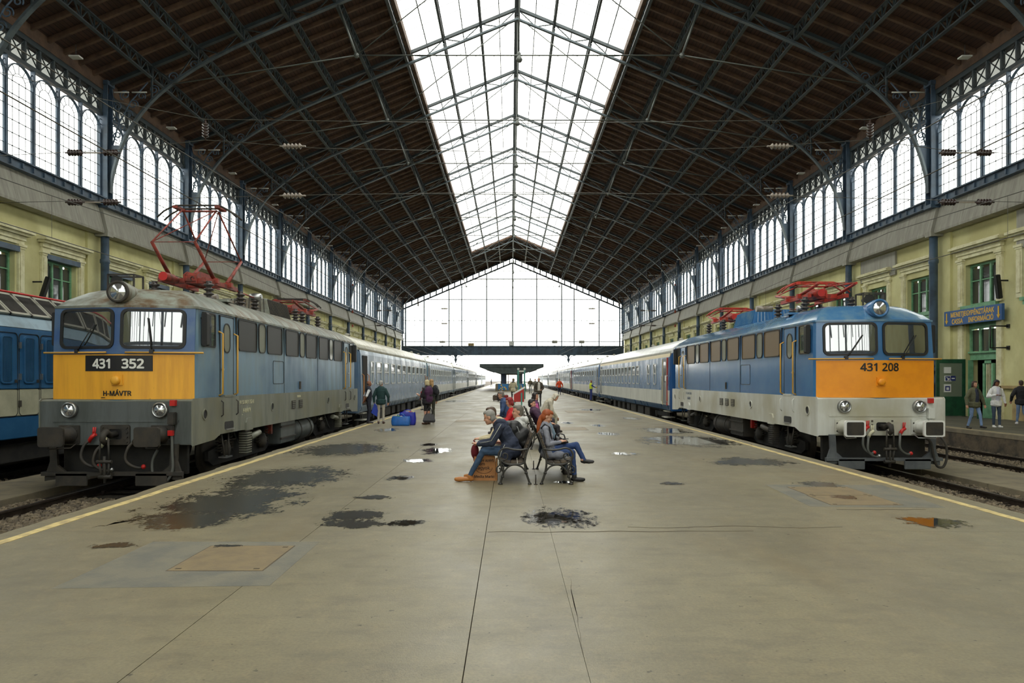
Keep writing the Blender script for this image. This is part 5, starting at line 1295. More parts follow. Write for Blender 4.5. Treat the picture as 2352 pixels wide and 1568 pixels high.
        for y in (7.2, 8.2): MB().lathe([(.355, 0), (.355, .05)], (s*1.05, y, .66), (0, 1, 0), 18).build('tank_strap', M['bogie'], t)
        MB().cbox((s*1.2, 4.95, .85), (.16, .12, .26)).build('valve_block', M['valve'] if not L_ else M['panto_l'], t)
    # roof seams and fittings
    for y in (2.3, 5.6, 8.8, 12.1):
        MB().loft([[(-1.37, y, 3.58), (-.99, y, 3.895), (-.4, y, 3.98), (.4, y, 3.98), (.99, y, 3.895), (1.37, y, 3.58)], [(-1.37, y + .03, 3.58), (-.99, y + .03, 3.895), (-.4, y + .03, 3.98), (.4, y + .03, 3.98), (.99, y + .03, 3.895), (1.37, y + .03, 3.58)]], sm=False, cap0=False, cap1=False).build('roof_seam', M['bogie'], t, fix=False)
    pantograph(t, 3.6, L_, pm, M['bogie'] if L_ else pm, 0)
    pantograph(t, LL - 3.6, False, pm, M['bogie'] if L_ else pm, 0)
    hb = MB().loft([[(-.75, 6.3, 3.95), (.75, 6.3, 3.95), (.75, 8.3, 3.95), (-.75, 8.3, 3.95)], [(-.62, 6.42, 4.42), (.62, 6.42, 4.42), (.62, 8.18, 4.42), (-.62, 8.18, 4.42)]], sm=False).build('resistor_housing', M['l_roof'] if L_ else body, t, bevel=.015)
    for s in (-1, 1):
        for i in range(22): MB().beam((s*.755, 6.42 + i*.083, 3.98), (s*.635, 6.5 + i*.08, 4.4), .02, .03).build('housing_slat', M['bogie'] if L_ else roof, hb)
    for i in range(12): MB().beam((-.6 + i*.11, 6.3, 3.98), (-.55 + i*.1, 6.41, 4.4), .02, .03).build('housing_slat', M['bogie'] if L_ else roof, hb)
    bz = MB().cyl((-.9, 5.6, 4.35), (-.9 + .5, 5.6, 4.35), .09, n=10).build('roof_breaker', M['porcelain'], t)
    for x, y in ((.55, 5.75), (.2, 5.55), (.75, 8.7), (-.5, 8.7)):
        MB().lathe(insprof(0, .42, 4, .115), (x, y, 3.93), (0, 0, 1), 14).build('roof_insulator', M['ins_d'], t)
    MB().tube([(.55, 4.5, 4.38), (.55, 5.75, 4.35), (.3, 6.0, 4.38)], .02, 6).build('roof_conductor', pm, t)
    MB().lathe([(.09, 0), (.1, .1), (.1, .28), (.06, .32)], (.42, 5.75, 4.38), (1, 0, 0), 12).build('breaker_chamber', M['steel'], t)
    # horn cage on the roof front
    hc = ob('horn_cage', None, t, (-.35 if L_ else .25, .95, 3.96))
    for x in (-.26, .26):
        for y in (-.18, .18): MB().box(x - .015, x + .015, y - .015, y + .015, 0, .3).build('cage_post', M['bogie'], hc)
    MB().box(-.27, .27, -.19, -.16, .28, .31).box(-.27, .27, .16, .19, .28, .31).box(-.27, -.24, -.19, .19, .28, .31).box(.24, .27, -.19, .19, .28, .31).build('cage_rim', M['bogie'], hc)
    MB().lathe([(.13, 0), (.09, .1), (.05, .18), (.05, .3)], (-.1, -.16, .15), (0, 1, 0), 12).build('horn', M['lettb'], hc)
    MB().box(-1.1, 1.1, 2.5, 2.9, 3.9, 3.955).build('roof_walk', roof, t)
    return t
loco('l', TR['la'], 13.45, RZ_L, '431 352', 'weathered blue locomotive with yellow front and black 431 352 plate, pantograph raised')
loco('r', TR['ra'], 16.2, RZ_R, '431 208', 'glossy blue locomotive with orange front numbered 431 208, pantographs lowered')

# ---------------------------------------------------------------- blue and cream locomotive at far left
def side_loco():
    t = thing('diesel_locomotive', 'blue and cream locomotive with roof grilles partly in view at far left', 'locomotive', (TR['lb'], 8.5, RZ_L))
    bl = mat('deep_blue_paint', (38, 86, 126), .35, col2=(48, 96, 136), nscale=2, bump=.06, bscale=2); cr = mat('cream_band_paint', (178, 176, 150), .45, col2=(160, 158, 134), nscale=2)
    lr = mat('light_roof_blue', (120, 148, 164), .4, col2=(96, 118, 128), nscale=2, scale=(1, 1, .4)); gr = mat('vent_grille', (58, 56, 52), .6); gf = mat('grille_frame', (158, 156, 142), .5)
    L = 18.5
    def band(z0, z1, w0, w1, m, nm): MB().prism([(-w0, z0), (w0, z0), (w1, z1), (-w1, z1)], 'y', 0, L).build(nm, m, t, bevel=.02)
    band(.82, 1.32, 1.4, 1.4, bl, 'lower_panel'); band(1.32, 1.92, 1.4, 1.4, cr, 'cream_band'); band(1.92, 3.28, 1.4, 1.39, bl, 'side_panel'); band(3.28, 3.58, 1.38, 1.2, lr, 'roof_shoulder'); band(3.58, 4.1, 1.2, .7, lr, 'roof')
    MB().box(-1.2, 1.2, .3, L - .3, .25, .85).build('undercarriage', M['bogie_d'], t)
    for s in (-1, 1):
        for i in range(24):
            y = .9 + i*.70
            g = ob('roof_grille', None, t)
            def P(a, b_, off): return Vector((s*(1.22 - .5*b_ + off*.7), y + a, 3.58 + .5*b_ + off*.7))
            for a0, a1, b0, b1 in ((0, .66, 0, .1), (0, .66, .95, 1.05), (0, .05, 0, 1.05), (.61, .66, 0, 1.05)):
                MB().loft([[P(a0, b0, 0), P(a1, b0, 0), P(a1, b1, 0), P(a0, b1, 0)], [P(a0, b0, .05), P(a1, b0, .05), P(a1, b1, .05), P(a0, b1, .05)]], sm=False).build('grille_edge', gf, g)
            MB().loft([[P(.03, .05, 0), P(.63, .05, 0), P(.63, 1, 0), P(.03, 1, 0)], [P(.03, .05, .015), P(.63, .05, .015), P(.63, 1, .015), P(.03, 1, .015)]], sm=False).build('grille_back', M['lettb'], g)
            if 4.5 < y < 9.5 and s > 0:
                for j in range(11): MB().beam(P(.08 + j*.05, .08, .03), P(.08 + j*.05, .97, .03), .02, .03).build('grille_slat', gr, g)
        for i in range(8):
            yc = 4.68 + i*.72; d = ob('engine_door', None, t)
            MB().ring([(yc + p[0], 2.25 + p[1]) for p in rrect(.68, 1.85, .1)], [(yc + p[0], 2.25 + p[1]) for p in rrect(.66, 1.83, .1)], 'x', min(s*1.39, s*1.406), max(s*1.39, s*1.406)).build('door_seam', M['bogie_d'], d)
            MB().ring([(yc + p[0], 2.58 + p[1]) for p in rrect(.4, 1.06, .09)], [(yc + p[0], 2.58 + p[1]) for p in rrect(.32, .98, .07)], 'x', min(s*1.38, s*1.42), max(s*1.38, s*1.42)).build('vent_rim', bl, d)
            MB().box(min(s*1.395, s*1.405), max(s*1.395, s*1.405), yc - .16, yc + .16, 2.08, 3.08).build('vent_back', M['bogie_d'], d)
            for j in range(8): MB().box(min(s*1.39, s*1.416), max(s*1.39, s*1.416), yc - .15 + j*.042, yc - .135 + j*.042, 2.1, 3.06).build('vent_bar', bl, d)
            for z in (2.2, 2.9): MB().cbox((s*1.42, yc - .33, z), (.04, .05, .14)).build('hinge', M['steel'], d)
            MB().cbox((s*1.42, yc + .26, 2.1), (.04, .03, .07)).build('latch', M['bogie'], d)
            MB().cbox((s*1.42, yc - .33, 1.6), (.04, .05, .14)).build('hinge', M['bogie'], d)
    MB().tube([(1.0, .5, 4.12), (1.0, L - .5, 4.12)], .025, 6).build('roof_pipe', M['valve'], t)
    for yb0 in (3.5, 14.5):
        for dy in (-1.9, 0, 1.9):
            for s in (-1, 1): MB().lathe([(.1, 0), (.5, .02), (.52, .14), (.56, .16), (.1, .16)], (s*.98, yb0 + dy, .52), (-s, 0, 0), 20).build('wheel', M['bogie'], t)
    for s in (-1, 1): MB().box(s*1.2 - .06, s*1.2 + .06, .6, L - .6, .3, .7).build('side_frame', M['bogie_d'], t)
side_loco()

# ---------------------------------------------------------------- passenger coaches
M['c_lblue'] = mat('coach_steel_blue', (84, 113, 145), .26, col2=(112, 131, 150), scale=(1, 1, .35), nscale=1.2, rough2=.4, bump=.06, bscale=2)
M['c_blue'] = mat('coach_blue', (62, 104, 150), .26, col2=(80, 114, 148), scale=(1, 1, .35), nscale=1.4, rough2=.4)
M['c_white'] = mat('coach_pale_grey', (208, 210, 202), .32, col2=(188, 190, 182), scale=(1, 1, .4), nscale=1.4)
M['c_roof'] = mat('dirty_sheen_roof', (208, 206, 192), .22, col2=(150, 144, 118), scale=(.8, 2.2, .8), nscale=1.6, rough2=.45)  # brownish dirt over a base lightened for reflected sky
M['c_roofw'] = mat('white_sheen_roof', (238, 240, 238), .22, col2=(222, 225, 224), scale=(.8, 2.2, .8), nscale=1.6)  # white roof paled further, sky sheen put into the colour
M['c_teal'] = mat('teal_roof_end', (60, 118, 116), .4)
M['c_line'] = mat('coach_cream_line', (206, 190, 148), .45)
M['c_frame'] = mat('window_frame_silver', (188, 190, 186), .35, metal=.4)
M['c_door'] = mat('coach_door_grey', (112, 116, 118), .45)
M['c_blueend'] = mat('coach_end_blue', (40, 88, 144), .35)
M['c_orange'] = mat('orange_rail', (190, 122, 60), .45)
M['c_red'] = mat('door_edge_red', (176, 58, 44), .45)
PROF = [(1.33, .78), (1.42, 1.02), (1.43, 1.68), (1.40, 3.18), (1.36, 3.34), (1.22, 3.62), (.98, 3.82), (.6, 3.98), (.22, 4.04)]
def wmesh(wd, ht, up):
    f = MB().ring([p for p in rrect(wd, ht, .09)], [p for p in rrect(wd - .1, ht - .1, .06)], 'x', -.03, .035)
    f.box(-.02, .03, -wd/2 + .04, wd/2 - .04, -.02 + up - .025, up + .025)
    u = MB().box(-.01, .005, -wd/2 + .04, wd/2 - .04, up + .02, ht/2 - .04); l = MB().box(-.01, .0, -wd/2 + .04, wd/2 - .04, -ht/2 + .04, up - .02)
    return f.mesh('window_frame', M['c_frame']), u.mesh('upper_pane', M['cwin']), l.mesh('lower_pane', M['cwin2'])
WA = wmesh(1.2, 1.02, .06); WB = wmesh(.92, 1.02, .02); WC = wmesh(.6, 1.02, .04)
def coach(xc, y0, L, zr, s, sch, label, wins, near, roof, endm, group):
    t = thing('passenger_coach', label, 'coach', (xc, y0, zr), group=group)
    bands = list(zip(PROF[:-1], PROF[1:]))
    for i, (nm, m) in enumerate((('sill_band', sch[0]), ('lower_band', sch[1]), ('window_band', sch[2]), ('cornice_band', sch[3]))):
        (w0, z0), (w1, z1) = bands[i]
        MB().prism([(-w0, z0), (w0, z0), (w1, z1), (-w1, z1)], 'y', .25, L - .25).build(nm, m, t, fix=True)
    rp = [(-w_, z_) for w_, z_ in PROF[4:]] + [(w_, z_) for w_, z_ in PROF[:3:-1]]
    secs = []
    for y, sc_ in ((.12, .9), (.25, 1.0), (L - .25, 1.0), (L - .12, .9)):
        secs.append([(x, y, 3.34 + (z - 3.34)*sc_) for x, z in rp])
    rb = MB().loft(secs, sm=True); rb.build('roof', roof, t)
    for ya, yb_ in ((0.06, .27), (L - .27, L - .06)):
        MB().prism([(-1.33, .8), (1.33, .8), (1.36, 1.1), (1.33, 3.2), (1.1, 3.6), (.6, 3.9), (-.6, 3.9), (-1.1, 3.6), (-1.33, 3.2), (-1.36, 1.1)], 'y', ya, yb_).build('end_wall', endm, t, bevel=.04)
    MB().box(-.55, .55, -.1, .1, 1.2, 3.3).build('gangway', M['black'], t, bevel=.05); MB().box(-.55, .55, L - .1, L + .1, 1.2, 3.3).build('gangway', M['black'], t, bevel=.05)
    def XS(a, b_): return (min(s*a, s*b_), max(s*a, s*b_))
    def xw(z): return 1.43 - .03*(z - 1.68)/1.5
    fr, up, lo = {'A': WA, 'B': WB}[wins[0]]
    for y in wins[1]:
        w_ = ob('window', fr, t, (s*(xw(2.42) + .0), y, 2.42)); 
        if s < 0: w_.rotation_euler = (0, 0, math.pi)
        ob('upper_pane', up, w_); ob('lower_pane', lo, w_)
    for y in wins[2]:
        w_ = ob('window', WC[0], t, (s*xw(2.42), y, 2.42), 0 if s > 0 else math.pi); ob('upper_pane', WC[1], w_); ob('lower_pane', WC[2], w_)
    for yd in (1.05, L - 1.05):
        a, b_ = XS(1.30, 1.435)
        d = ob('door', None, t)
        MB().box(a, b_, yd - .44, yd + .44, 1.06, 3.12).build('door_leaf_or_shade', M['dark'] if (near == 'open' and yd < 5) else (M['c_door'] if sch[4] else sch[2]), d)  # open doorway is a dark slab, its inner shade put into the colour
        a, b_ = XS(1.40, 1.45)
        if near == 'open' and yd < 5: pass
        else:
            MB().prism([(yd + p[0], 2.5 + p[1]) for p in rrect(.5, .95, .12)], 'x', *XS(1.38, 1.442)).build('door_window', M['cwin2'], d)
        if near == 'red' and yd < 5:
            MB().box(*XS(1.38, 1.46), yd - .52, yd - .46, 1.0, 3.15).build('door_edge', M['c_red'], d)
            MB().box(*XS(1.40, 1.45), yd + .46, yd + .52, 1.0, 3.1).build('door_edge', M['c_line'], d)
            MB().box(*XS(1.44, 1.447), yd - .3, yd - .05, 2.1, 2.35).build('paper_notice', M['white'], d)
        for q in (-.52, .52):
            MB().tube([(s*1.42, yd + q, 1.15), (s*1.49, yd + q, 1.2), (s*1.49, yd + q, 2.3), (s*1.42, yd + q, 2.35)], .02, 5).build('handrail', M['c_orange'] if near == 'open' else M['c_frame'], t)
        for z, o_ in ((.45, 1.5), (.72, 1.42)): MB().box(*XS(1.05, o_), yd - .38, yd + .38, z - .02, z + .02).build('step', M['apron'], t)
    # underneath
    MB().box(-1.15, 1.15, .5, L - .5, .68, .85).build('underframe', M['bogie_d'], t)
    for yb0 in (3.0, L - 3.0):
        b = ob('bogie', None, t)
        for sx in (-1, 1):
            MB().box(sx*1.08 - .06, sx*1.08 + .06, yb0 - 1.6, yb0 + 1.6, .42, .62).build('side_frame', M['bogie_d'], b)
            for dy in (-1.25, 1.25):
                MB().lathe([(.1, 0), (.42, .02), (.44, .1), (.48, .12), (.1, .13)], (sx*.95, yb0 + dy, .47), (-sx, 0, 0), 14).build('wheel', M['bogie'], b)
                MB().cbox((sx*1.1, yb0 + dy, .47), (.14, .26, .26)).build('axle_box', M['bogie'], b)
    r3 = random.Random(int(y0*10))
    y = 5.6
    while y < L - 6:
        ln = r3.uniform(.7, 1.7); h = r3.uniform(.18, .34)
        MB().box(*XS(.6, 1.22), y, y + ln, h, .7).build('equipment_box', M['bogie'] if r3.random() < .5 else M['bogie_d'], t, bevel=.02); y += ln + r3.uniform(.3, 1.1)
    for y in (1.8, L*.33, L*.66, L - 1.8):
        MB().lathe([(.1, 0), (.12, .05), (.07, .1), (.02, .11)], (s*.5, y, 4.0), (0, 0, 1), 10).build('roof_vent', M['apron'], t)
    return t
S_all = [M['c_lblue'], M['c_lblue'], M['c_lblue'], M['c_lblue'], False]
S_bw = [M['c_blue'], M['c_white'], M['c_blue'], M['c_blue'], True]
S_bl = [M['c_blue'], M['c_white'], M['c_blue'], M['c_line'], True]
S_lt = [M['c_blue'], M['c_white'], M['c_lblue'], M['c_lblue'], True]
gl, gr_ = 'coaches of the left train', 'coaches of the right train'
wA = ('A', [4.2 + 1.92*i for i in range(10)], [2.55])
wB = ('B', [7.9 + 1.32*i for i in range(13)], [3.3, 4.9])
y = 28.45
tl_ = ['steel blue coach coupled behind the locomotive 431 352, door open', 'second coach of the left train, teal roof end and pale lower band', 'third coach of the left train', 'fourth coach of the left train', 'fifth coach of the left train', 'last coach of the left train, far outside the hall']
for i, lb in enumerate(tl_):
    L = 23.2 if i == 0 else 24.3
    c = coach(TR['la'], y, L, RZ_L, 1, S_all if i == 0 else S_lt, lb, wA if i != 1 else ('B', [4.0 + 1.5*j for j in range(12)], [2.6]), 'open' if i == 0 else '', M['c_roof'] if i in (0, 2) else M['c_roofw'], M['c_lblue'] if i == 0 else M['c_teal'], gl)
    y += L + .15
y = 31.2
tr_ = ['blue coach coupled behind the locomotive 431 208 with a red edged open door', 'second coach of the right train, beside the worker in the yellow vest', 'third coach of the right train', 'fourth coach of the right train', 'fifth coach of the right train', 'last coach of the right train, far outside the hall']
for i, lb in enumerate(tr_):
    L = 24.9
    coach(TR['ra'], y, L, RZ_R, -1, S_bl if i == 0 else (S_bw if i % 2 else S_lt), lb, wB if i == 0 else wA, 'red' if i in (0, 2) else '', M['c_roofw'], M['c_blueend'], gr_)
    y += L + .15
# ---------------------------------------------------------------- people
MC = {}
def cm(rgb, rough=.8, var=True):
    k = (rgb, rough)
    if k not in MC:
        d = tuple(int(v*.86) for v in rgb)
        MC[k] = mat('cloth_%d_%d_%d' % rgb, rgb, rough, col2=d if var else None, nscale=9, lo=.4, hi=.7, bump=.25 if var else 0, bscale=14)
    return MC[k]
SKIN = mat('skin', (198, 148, 122), .5); SKIN_D = mat('brown_skin', (140, 92, 68), .5); LIP = mat('lip', (168, 92, 84), .5)
EYEW = mat('eye', (28, 24, 22), .2)
def hairmat(rgb): return cm(rgb, .55)
JOBS = []
def caps(p0, r0, p1, r1, m, bias=0.0): return ('c', np.array(p0, float), r0, np.array(p1, float), r1, m, bias)
def ell(c, r, m, R=None, bias=0.0): return ('e', np.array(c, float), np.array(r, float), np.eye(3) if R is None else np.array(R, float), m, bias)
def prim_mesh(b, p):
    if p[0] == 'c':
        _, a, r0, c, r1, m, _b = p
        d = c - a; L = np.linalg.norm(d) + 1e-9; d = d/L
        prof = []
        for i in range(4): t = math.pi/2*(1 - i/3.0); prof.append((max(r0*math.cos(t), 1e-3), -r0*math.sin(t)))
        for i in range(4): t = math.pi/2*(i/3.0); prof.append((max(r1*math.cos(t), 1e-3), L + r1*math.sin(t)))
        b.lathe(prof, a, d, 12)
    else:
        _, c, r, R, m, _b = p; q = MB().sphere((0, 0, 0), 1.0, 14)
        b.add([tuple(c + R @ (r*np.array(v))) for v in q.v], q.f)
def dist(p, X):
    if p[0] == 'c':
        _, a, r0, c, r1, m, bias = p; d = c - a; L2 = d @ d + 1e-12
        t = np.clip((X - a) @ d/L2, 0, 1); return np.linalg.norm(X - a - t[:, None]*d, axis=1) - (r0 + (r1 - r0)*t) - bias
    _, c, r, R, m, bias = p; q = (X - c) @ R; k = np.linalg.norm(q/r, axis=1) + 1e-9; g = np.linalg.norm(q, axis=1)
    return g*(1 - 1/k) - bias
def skinned(name, prims, voxel, parent, iters=3, loc=None):
    b = MB()
    for p in prims: prim_mesh(b, p)
    me = b.mesh('tmp', [], fix=False); o = ob(name, me, parent, loc)
    m = o.modifiers.new('r', 'REMESH'); m.mode = 'VOXEL'; m.voxel_size = voxel; m.use_smooth_shade = True
    s = o.modifiers.new('s', 'SMOOTH'); s.factor = .5; s.iterations = iters
    JOBS.append((o, prims)); return o
def finish_jobs():
    dg = bpy.context.evaluated_depsgraph_get()
    res = [(o, pr, bpy.data.meshes.new_from_object(o.evaluated_get(dg))) for o, pr in JOBS]
    for o, pr, me in res:
        old = o.data; o.modifiers.clear(); o.data = me; bpy.data.meshes.remove(old)
        n = len(me.polygons); cen = np.zeros(n*3); me.polygons.foreach_get('center', cen); cen = cen.reshape(-1, 3)
        D = np.stack([dist(p, cen) for p in pr]); best = D.argmin(0)
        mats = []; idx = []
        for p in pr:
            m = p[5] if p[0] == 'c' else p[4]
            if m not in mats: mats.append(m)
            idx.append(mats.index(m))
        me.materials.clear()
        for m in mats: me.materials.append(m)
        me.polygons.foreach_set('material_index', np.array(idx)[best].astype(np.int32)); me.polygons.foreach_set('use_smooth', [True]*n)
        if o.name.startswith('body'):
            isk = {i for i, m in enumerate(mats) if m.name.startswith(('skin', 'brown_skin', 'lip'))}
            ok = np.ones(len(me.vertices), bool)
            for p in me.polygons:
                if p.material_index in isk:
                    for v in p.vertices: ok[v] = False
            nv = len(me.vertices); co = np.zeros(nv*3); nr = np.zeros(nv*3); me.vertices.foreach_get('co', co); me.vertices.foreach_get('normal', nr); co = co.reshape(-1, 3); nr = nr.reshape(-1, 3); ff_ = np.zeros(nv)
            for i in range(nv):
                if ok[i]:
                    c = Vector(co[i]); ff_[i] = noise.noise(Vector((c.x*9, c.y*9 + 3, c.z*15))) + .6*noise.noise(Vector((c.x*22 + c.z*12, c.y*22, c.z*20)))
            me.vertices.foreach_set('co', (co + nr*(.0065*ff_)[:, None]).ravel())
        me.name = o.name; me.update()
    JOBS.clear()

STAND = dict(pelvis=(0, 0, .96), chest=(.0, 0, 1.28), neck=(-.01, 0, 1.47), head=(.02, 0, 1.635), sh=(0, .172, 1.385), el=(-.03, .25, 1.13), wr=(.03, .26, .89), hd=(.06, .25, .80),
             hip=(0, .09, .92), kn=(.02, .10, .50), an=(-.02, .10, .09), toe=(.15, .12, .035))
SIT = dict(pelvis=(0, 0, .51), chest=(-.05, 0, .80), neck=(-.06, 0, .99), head=(-.02, 0, 1.13), sh=(-.05, .172, .90), el=(.0, .235, .66), wr=(.24, .16, .58), hd=(.32, .12, .58),
           hip=(.02, .09, .49), kn=(.45, .12, .49), an=(.44, .12, .09), toe=(.62, .13, .035))
def rot_to(z, y=(0, 1, 0)):
    z = np.array(z, float); z /= np.linalg.norm(z); y = np.array(y, float); x = np.cross(y, z); x /= np.linalg.norm(x); y = np.cross(z, x)
    return np.stack([x, y, z], 1)
def person(label, loc, heading, H=1.72, base='stand', over=None, top=(60, 60, 60), legs=(50, 50, 60), shoes=(40, 30, 28), hair=(60, 45, 35), skin=None, sleeve='long', thick=.014,
           voxel=.013, hairstyle='short', pitch=0, yaw=0, belly=0.0, hem=None, shirt=None, vest=None, extra=None, hood=None, skirt=None, group=None, female=False, eyes=True, bald=False, barehead=False, ptail=None):
    J = dict(STAND if base == 'stand' else SIT); s = H/1.75
    P = {}
    for k, v in J.items():
        v = np.array(v, float)*s
        if k in ('sh', 'el', 'wr', 'hd', 'hip', 'kn', 'an', 'toe'):
            P[k+'L'] = v; P[k+'R'] = v*np.array([1, -1, 1])
        else: P[k] = v
    for k, v in (over or {}).items():
        if k in J and k in ('sh', 'el', 'wr', 'hd', 'hip', 'kn', 'an', 'toe'): P[k+'L'] = np.array(v, float); P[k+'R'] = np.array(v, float)*np.array([1, -1, 1])
        else: P[k] = np.array(v, float)
    sk = skin or SKIN; mt = cm(top); ml = cm(legs); ms = cm(shoes, .5, False); msh = cm(shirt) if shirt else mt; T = thick
    pr = []
    Rsp = rot_to(P['neck'] - P['pelvis']); fw = Rsp[:, 0]; wd = .93 if female else 1.0
    pe, ch, nk = P['pelvis'], P['chest'], P['neck']; mid = (pe + ch)/2
    keys = [(0, .112+belly*.6, .162+belly*.3), (.28, .108+belly+T*.6, .152+belly*.6+T*.6), (.5, .106+belly*.8+T, .148*wd+belly*.4+T), (.72, .116+T, .170*wd+T), (.88, .104+T, .168*wd+T), (1.0, .07+T*.5, .11+T)]
    def key(t):
        for (t0, a0, b0), (t1, a1, b1) in zip(keys[:-1], keys[1:]):
            if t <= t1: q = max(0, (t - t0)/(t1 - t0)); return a0 + (a1-a0)*q, b0 + (b1-b0)*q
        return keys[-1][1:]
    def spine(t):
        if t < .6: return pe + (ch - pe)*(t/.6)
        return ch + (nk - ch)*((t - .6)/.4)
    for i in range(13):
        t = i/12*.97; a0, b0 = key(t); pr.append(ell(spine(t), np.array([a0, b0, .12 if t < .8 else .085])*s, (mt if hem else ml) if t < .1 else mt, Rsp))
    if female: 
        for q in (-1, 1): pr.append(ell(ch + fw*.075*s + np.array([0, q*.065*s, -.02*s]), np.array([.055, .055, .06])*s, mt))
    pr.append(caps(P['shL'], (.052+T*.8)*s, P['shR'], (.052+T*.8)*s, mt))
    pr.append(caps(nk - np.array([0, 0, .04])*s, .058*s, nk*.5 + P['head']*.5, .05*s, sk))
    pr.append(caps(nk*.4+P['shL']*.6, (.045+T*.8)*s, nk - np.array([0, 0, .03])*s, .05*s, mt)); pr.append(caps(nk*.4+P['shR']*.6, (.045+T*.8)*s, nk - np.array([0, 0, .03])*s, .05*s, mt))
    if hem and base == 'stand':
        for i in range(6): pr.append(ell(pe - Rsp[:, 2]*(.024*i)*s, np.array([.118+T+belly*.6, .172+T+belly*.3, .075])*s, mt, Rsp, .004))
    elif hem:
        for h_, r_ in hem: pr.append(ell(np.array(h_), np.array(r_), mt))
    if shirt:    # open jacket: shirt front showing
        for k in range(12):
            t = -.04 + k*.078; a0, b0 = key(max(t, 0)); pr.append(ell(spine(t) + fw*a0*.32*s, np.array([a0*.78, .085 + .015*(1 - t), .1])*s, msh, Rsp, .012))
    for sd in ('L', 'R'):
        sgn = 1 if sd == 'L' else -1
        a, e, w_, h_ = P['sh'+sd], P['el'+sd], P['wr'+sd], P['hd'+sd]
        low = mt if sleeve == 'long' else sk
        ws = vest or mt
        pr.append(caps(a, (.047+T*.85)*s, e, (.039+T*.8)*s, cm(vest) if vest else mt)); pr.append(caps(e, (.039+T*.6 if sleeve == 'long' else .037)*s, w_, (.03+T*.5 if sleeve == 'long' else .027)*s, (cm(vest) if vest and sleeve == 'long' else low)))
        # hand: palm, four fingers, thumb
        d = h_ - w_; L = np.linalg.norm(d) + 1e-9; d = d/L; up = np.array([0, 0, 1.0]); side = np.cross(d, up)
        if np.linalg.norm(side) < .2: side = np.array([1.0, 0, 0])
        side /= np.linalg.norm(side); nrm = np.cross(side, d)
        Rh = np.stack([d, side, nrm], 1)
        pr.append(ell(w_ + d*.05*s, np.array([.055, .04, .02])*s, sk, Rh))
        for i, fl_ in enumerate((.07, .08, .075, .058)):
            o0 = w_ + d*.085*s + side*(i - 1.5)*.02*s; k1 = o0 + d*fl_*.55*s - nrm*.006*s; k2 = k1 + (d*.75 - nrm*.65)*fl_*.5*s
            pr.append(caps(o0, .0095*s, k1, .009*s, sk)); pr.append(caps(k1, .009*s, k2, .0075*s, sk))
        tq = side*(-sgn if True else 1); o0 = w_ + d*.03*s + tq*.032*s; pr.append(caps(o0, .012*s, o0 + (d*.7 + tq*.5)*.05*s, .010*s, sk)); pr.append(caps(o0 + (d*.7 + tq*.5)*.05*s, .010*s, o0 + (d*.9 + tq*.35)*.085*s, .008*s, sk))
        hp, k, an, to = P['hip'+sd], P['kn'+sd], P['an'+sd], P['toe'+sd]
        pr.append(caps(hp, .088*s, k, .058*s, ml)); pr.append(caps(k, .057*s, an, .043*s, ml))
        f = to - an; f[2] = 0; f = f/(np.linalg.norm(f) + 1e-9)
        heel = np.array([an[0], an[1], to[2] + .005]) - f*.035*s
        pr.append(caps(an - np.array([0, 0, .01]), .042*s, heel + f*.02, .042*s, ms, .006)); pr.append(caps(heel, .036*s, to - f*.05, .04*s, ms, .006)); pr.append(caps(to - f*.06, .04*s, to, .032*s, ms, .006))
    # head
    cy, sy_ = math.cos(math.radians(yaw)), math.sin(math.radians(yaw)); cp_, sp_ = math.cos(math.radians(pitch)), math.sin(math.radians(pitch))
    RH = np.array([[cy, -sy_, 0], [sy_, cy, 0], [0, 0, 1]]) @ np.array([[cp_, 0, sp_], [0, 1, 0], [-sp_, 0, cp_]])
    hc = P['head']
    def hp_(v): return hc + RH @ (np.array(v)*s)
    pr += [ell(hp_((-.005, 0, .03)), np.array([.094, .074, .094])*s, sk, RH), ell(hp_((.02, 0, -.04)), np.array([.068, .058, .078])*s, sk, RH), ell(hp_((.056, 0, -.092)), np.array([.028, .03, .024])*s, sk, RH),
           caps(hp_((.082, 0, .010)), .010*s, hp_((.098, 0, -.026)), .0125*s, sk), caps(hp_((.072, -.03, .03)), .014*s, hp_((.072, .03, .03)), .014*s, sk),
           ell(hp_((.08, 0, -.066)), np.array([.012, .024, .008])*s, LIP, RH, .002)]
    for q in (-1, 1): pr.append(ell(hp_((-.008, q*.076, -.005)), np.array([.022, .011, .032])*s, sk, RH))
    for q in (-1, 1): pr.append(ell(hp_((.05, q*.035, -.035)), np.array([.03, .026, .03])*s, sk, RH))
    if extra: pr += extra(P, s, cm)
    root = tag(ob('person', None, None, loc, heading), label, 'person', group)
    skinned('body', pr, voxel, root, 3 if voxel < .009 else 2)
    # hair as its own mesh
    hm = hairmat(hair); hr = []
    if not bald:
        hr = [ell(hp_((-.024, 0, .042)), np.array([.092, .084, .092])*s, hm, RH), ell(hp_((-.045, 0, -.01)), np.array([.066, .076, .085])*s, hm, RH), ell(hp_((.02, 0, .088)), np.array([.068, .066, .04])*s, hm, RH)]
        if hairstyle in ('bob', 'long'):
            for q in (-1, 1): hr.append(caps(hp_((-.0, q*.072, .05)), .03*s, hp_((.0, q*.076, -.07)), .024*s, hm))
            hr.append(ell(hp_((-.06, 0, -.05)), np.array([.05, .08, .08])*s, hm, RH))
        if hairstyle == 'long': hr.append(caps(hp_((-.07, 0, -.05)), .06*s, hp_((-.1, 0, -.2)), .05*s, hm)); hr.append(caps(hp_((-.03, .06, -.05)), .03*s, hp_((-.03, .07, -.2)), .02*s, hm)); hr.append(caps(hp_((-.03, -.06, -.05)), .03*s, hp_((-.03, -.07, -.2)), .02*s, hm))
        if ptail:
            q = [np.array(v) for v in ptail]
            for a, c in zip(q[:-1], q[1:]): hr.append(caps(a[:3], a[3], c[:3], c[3], hm))
    else:
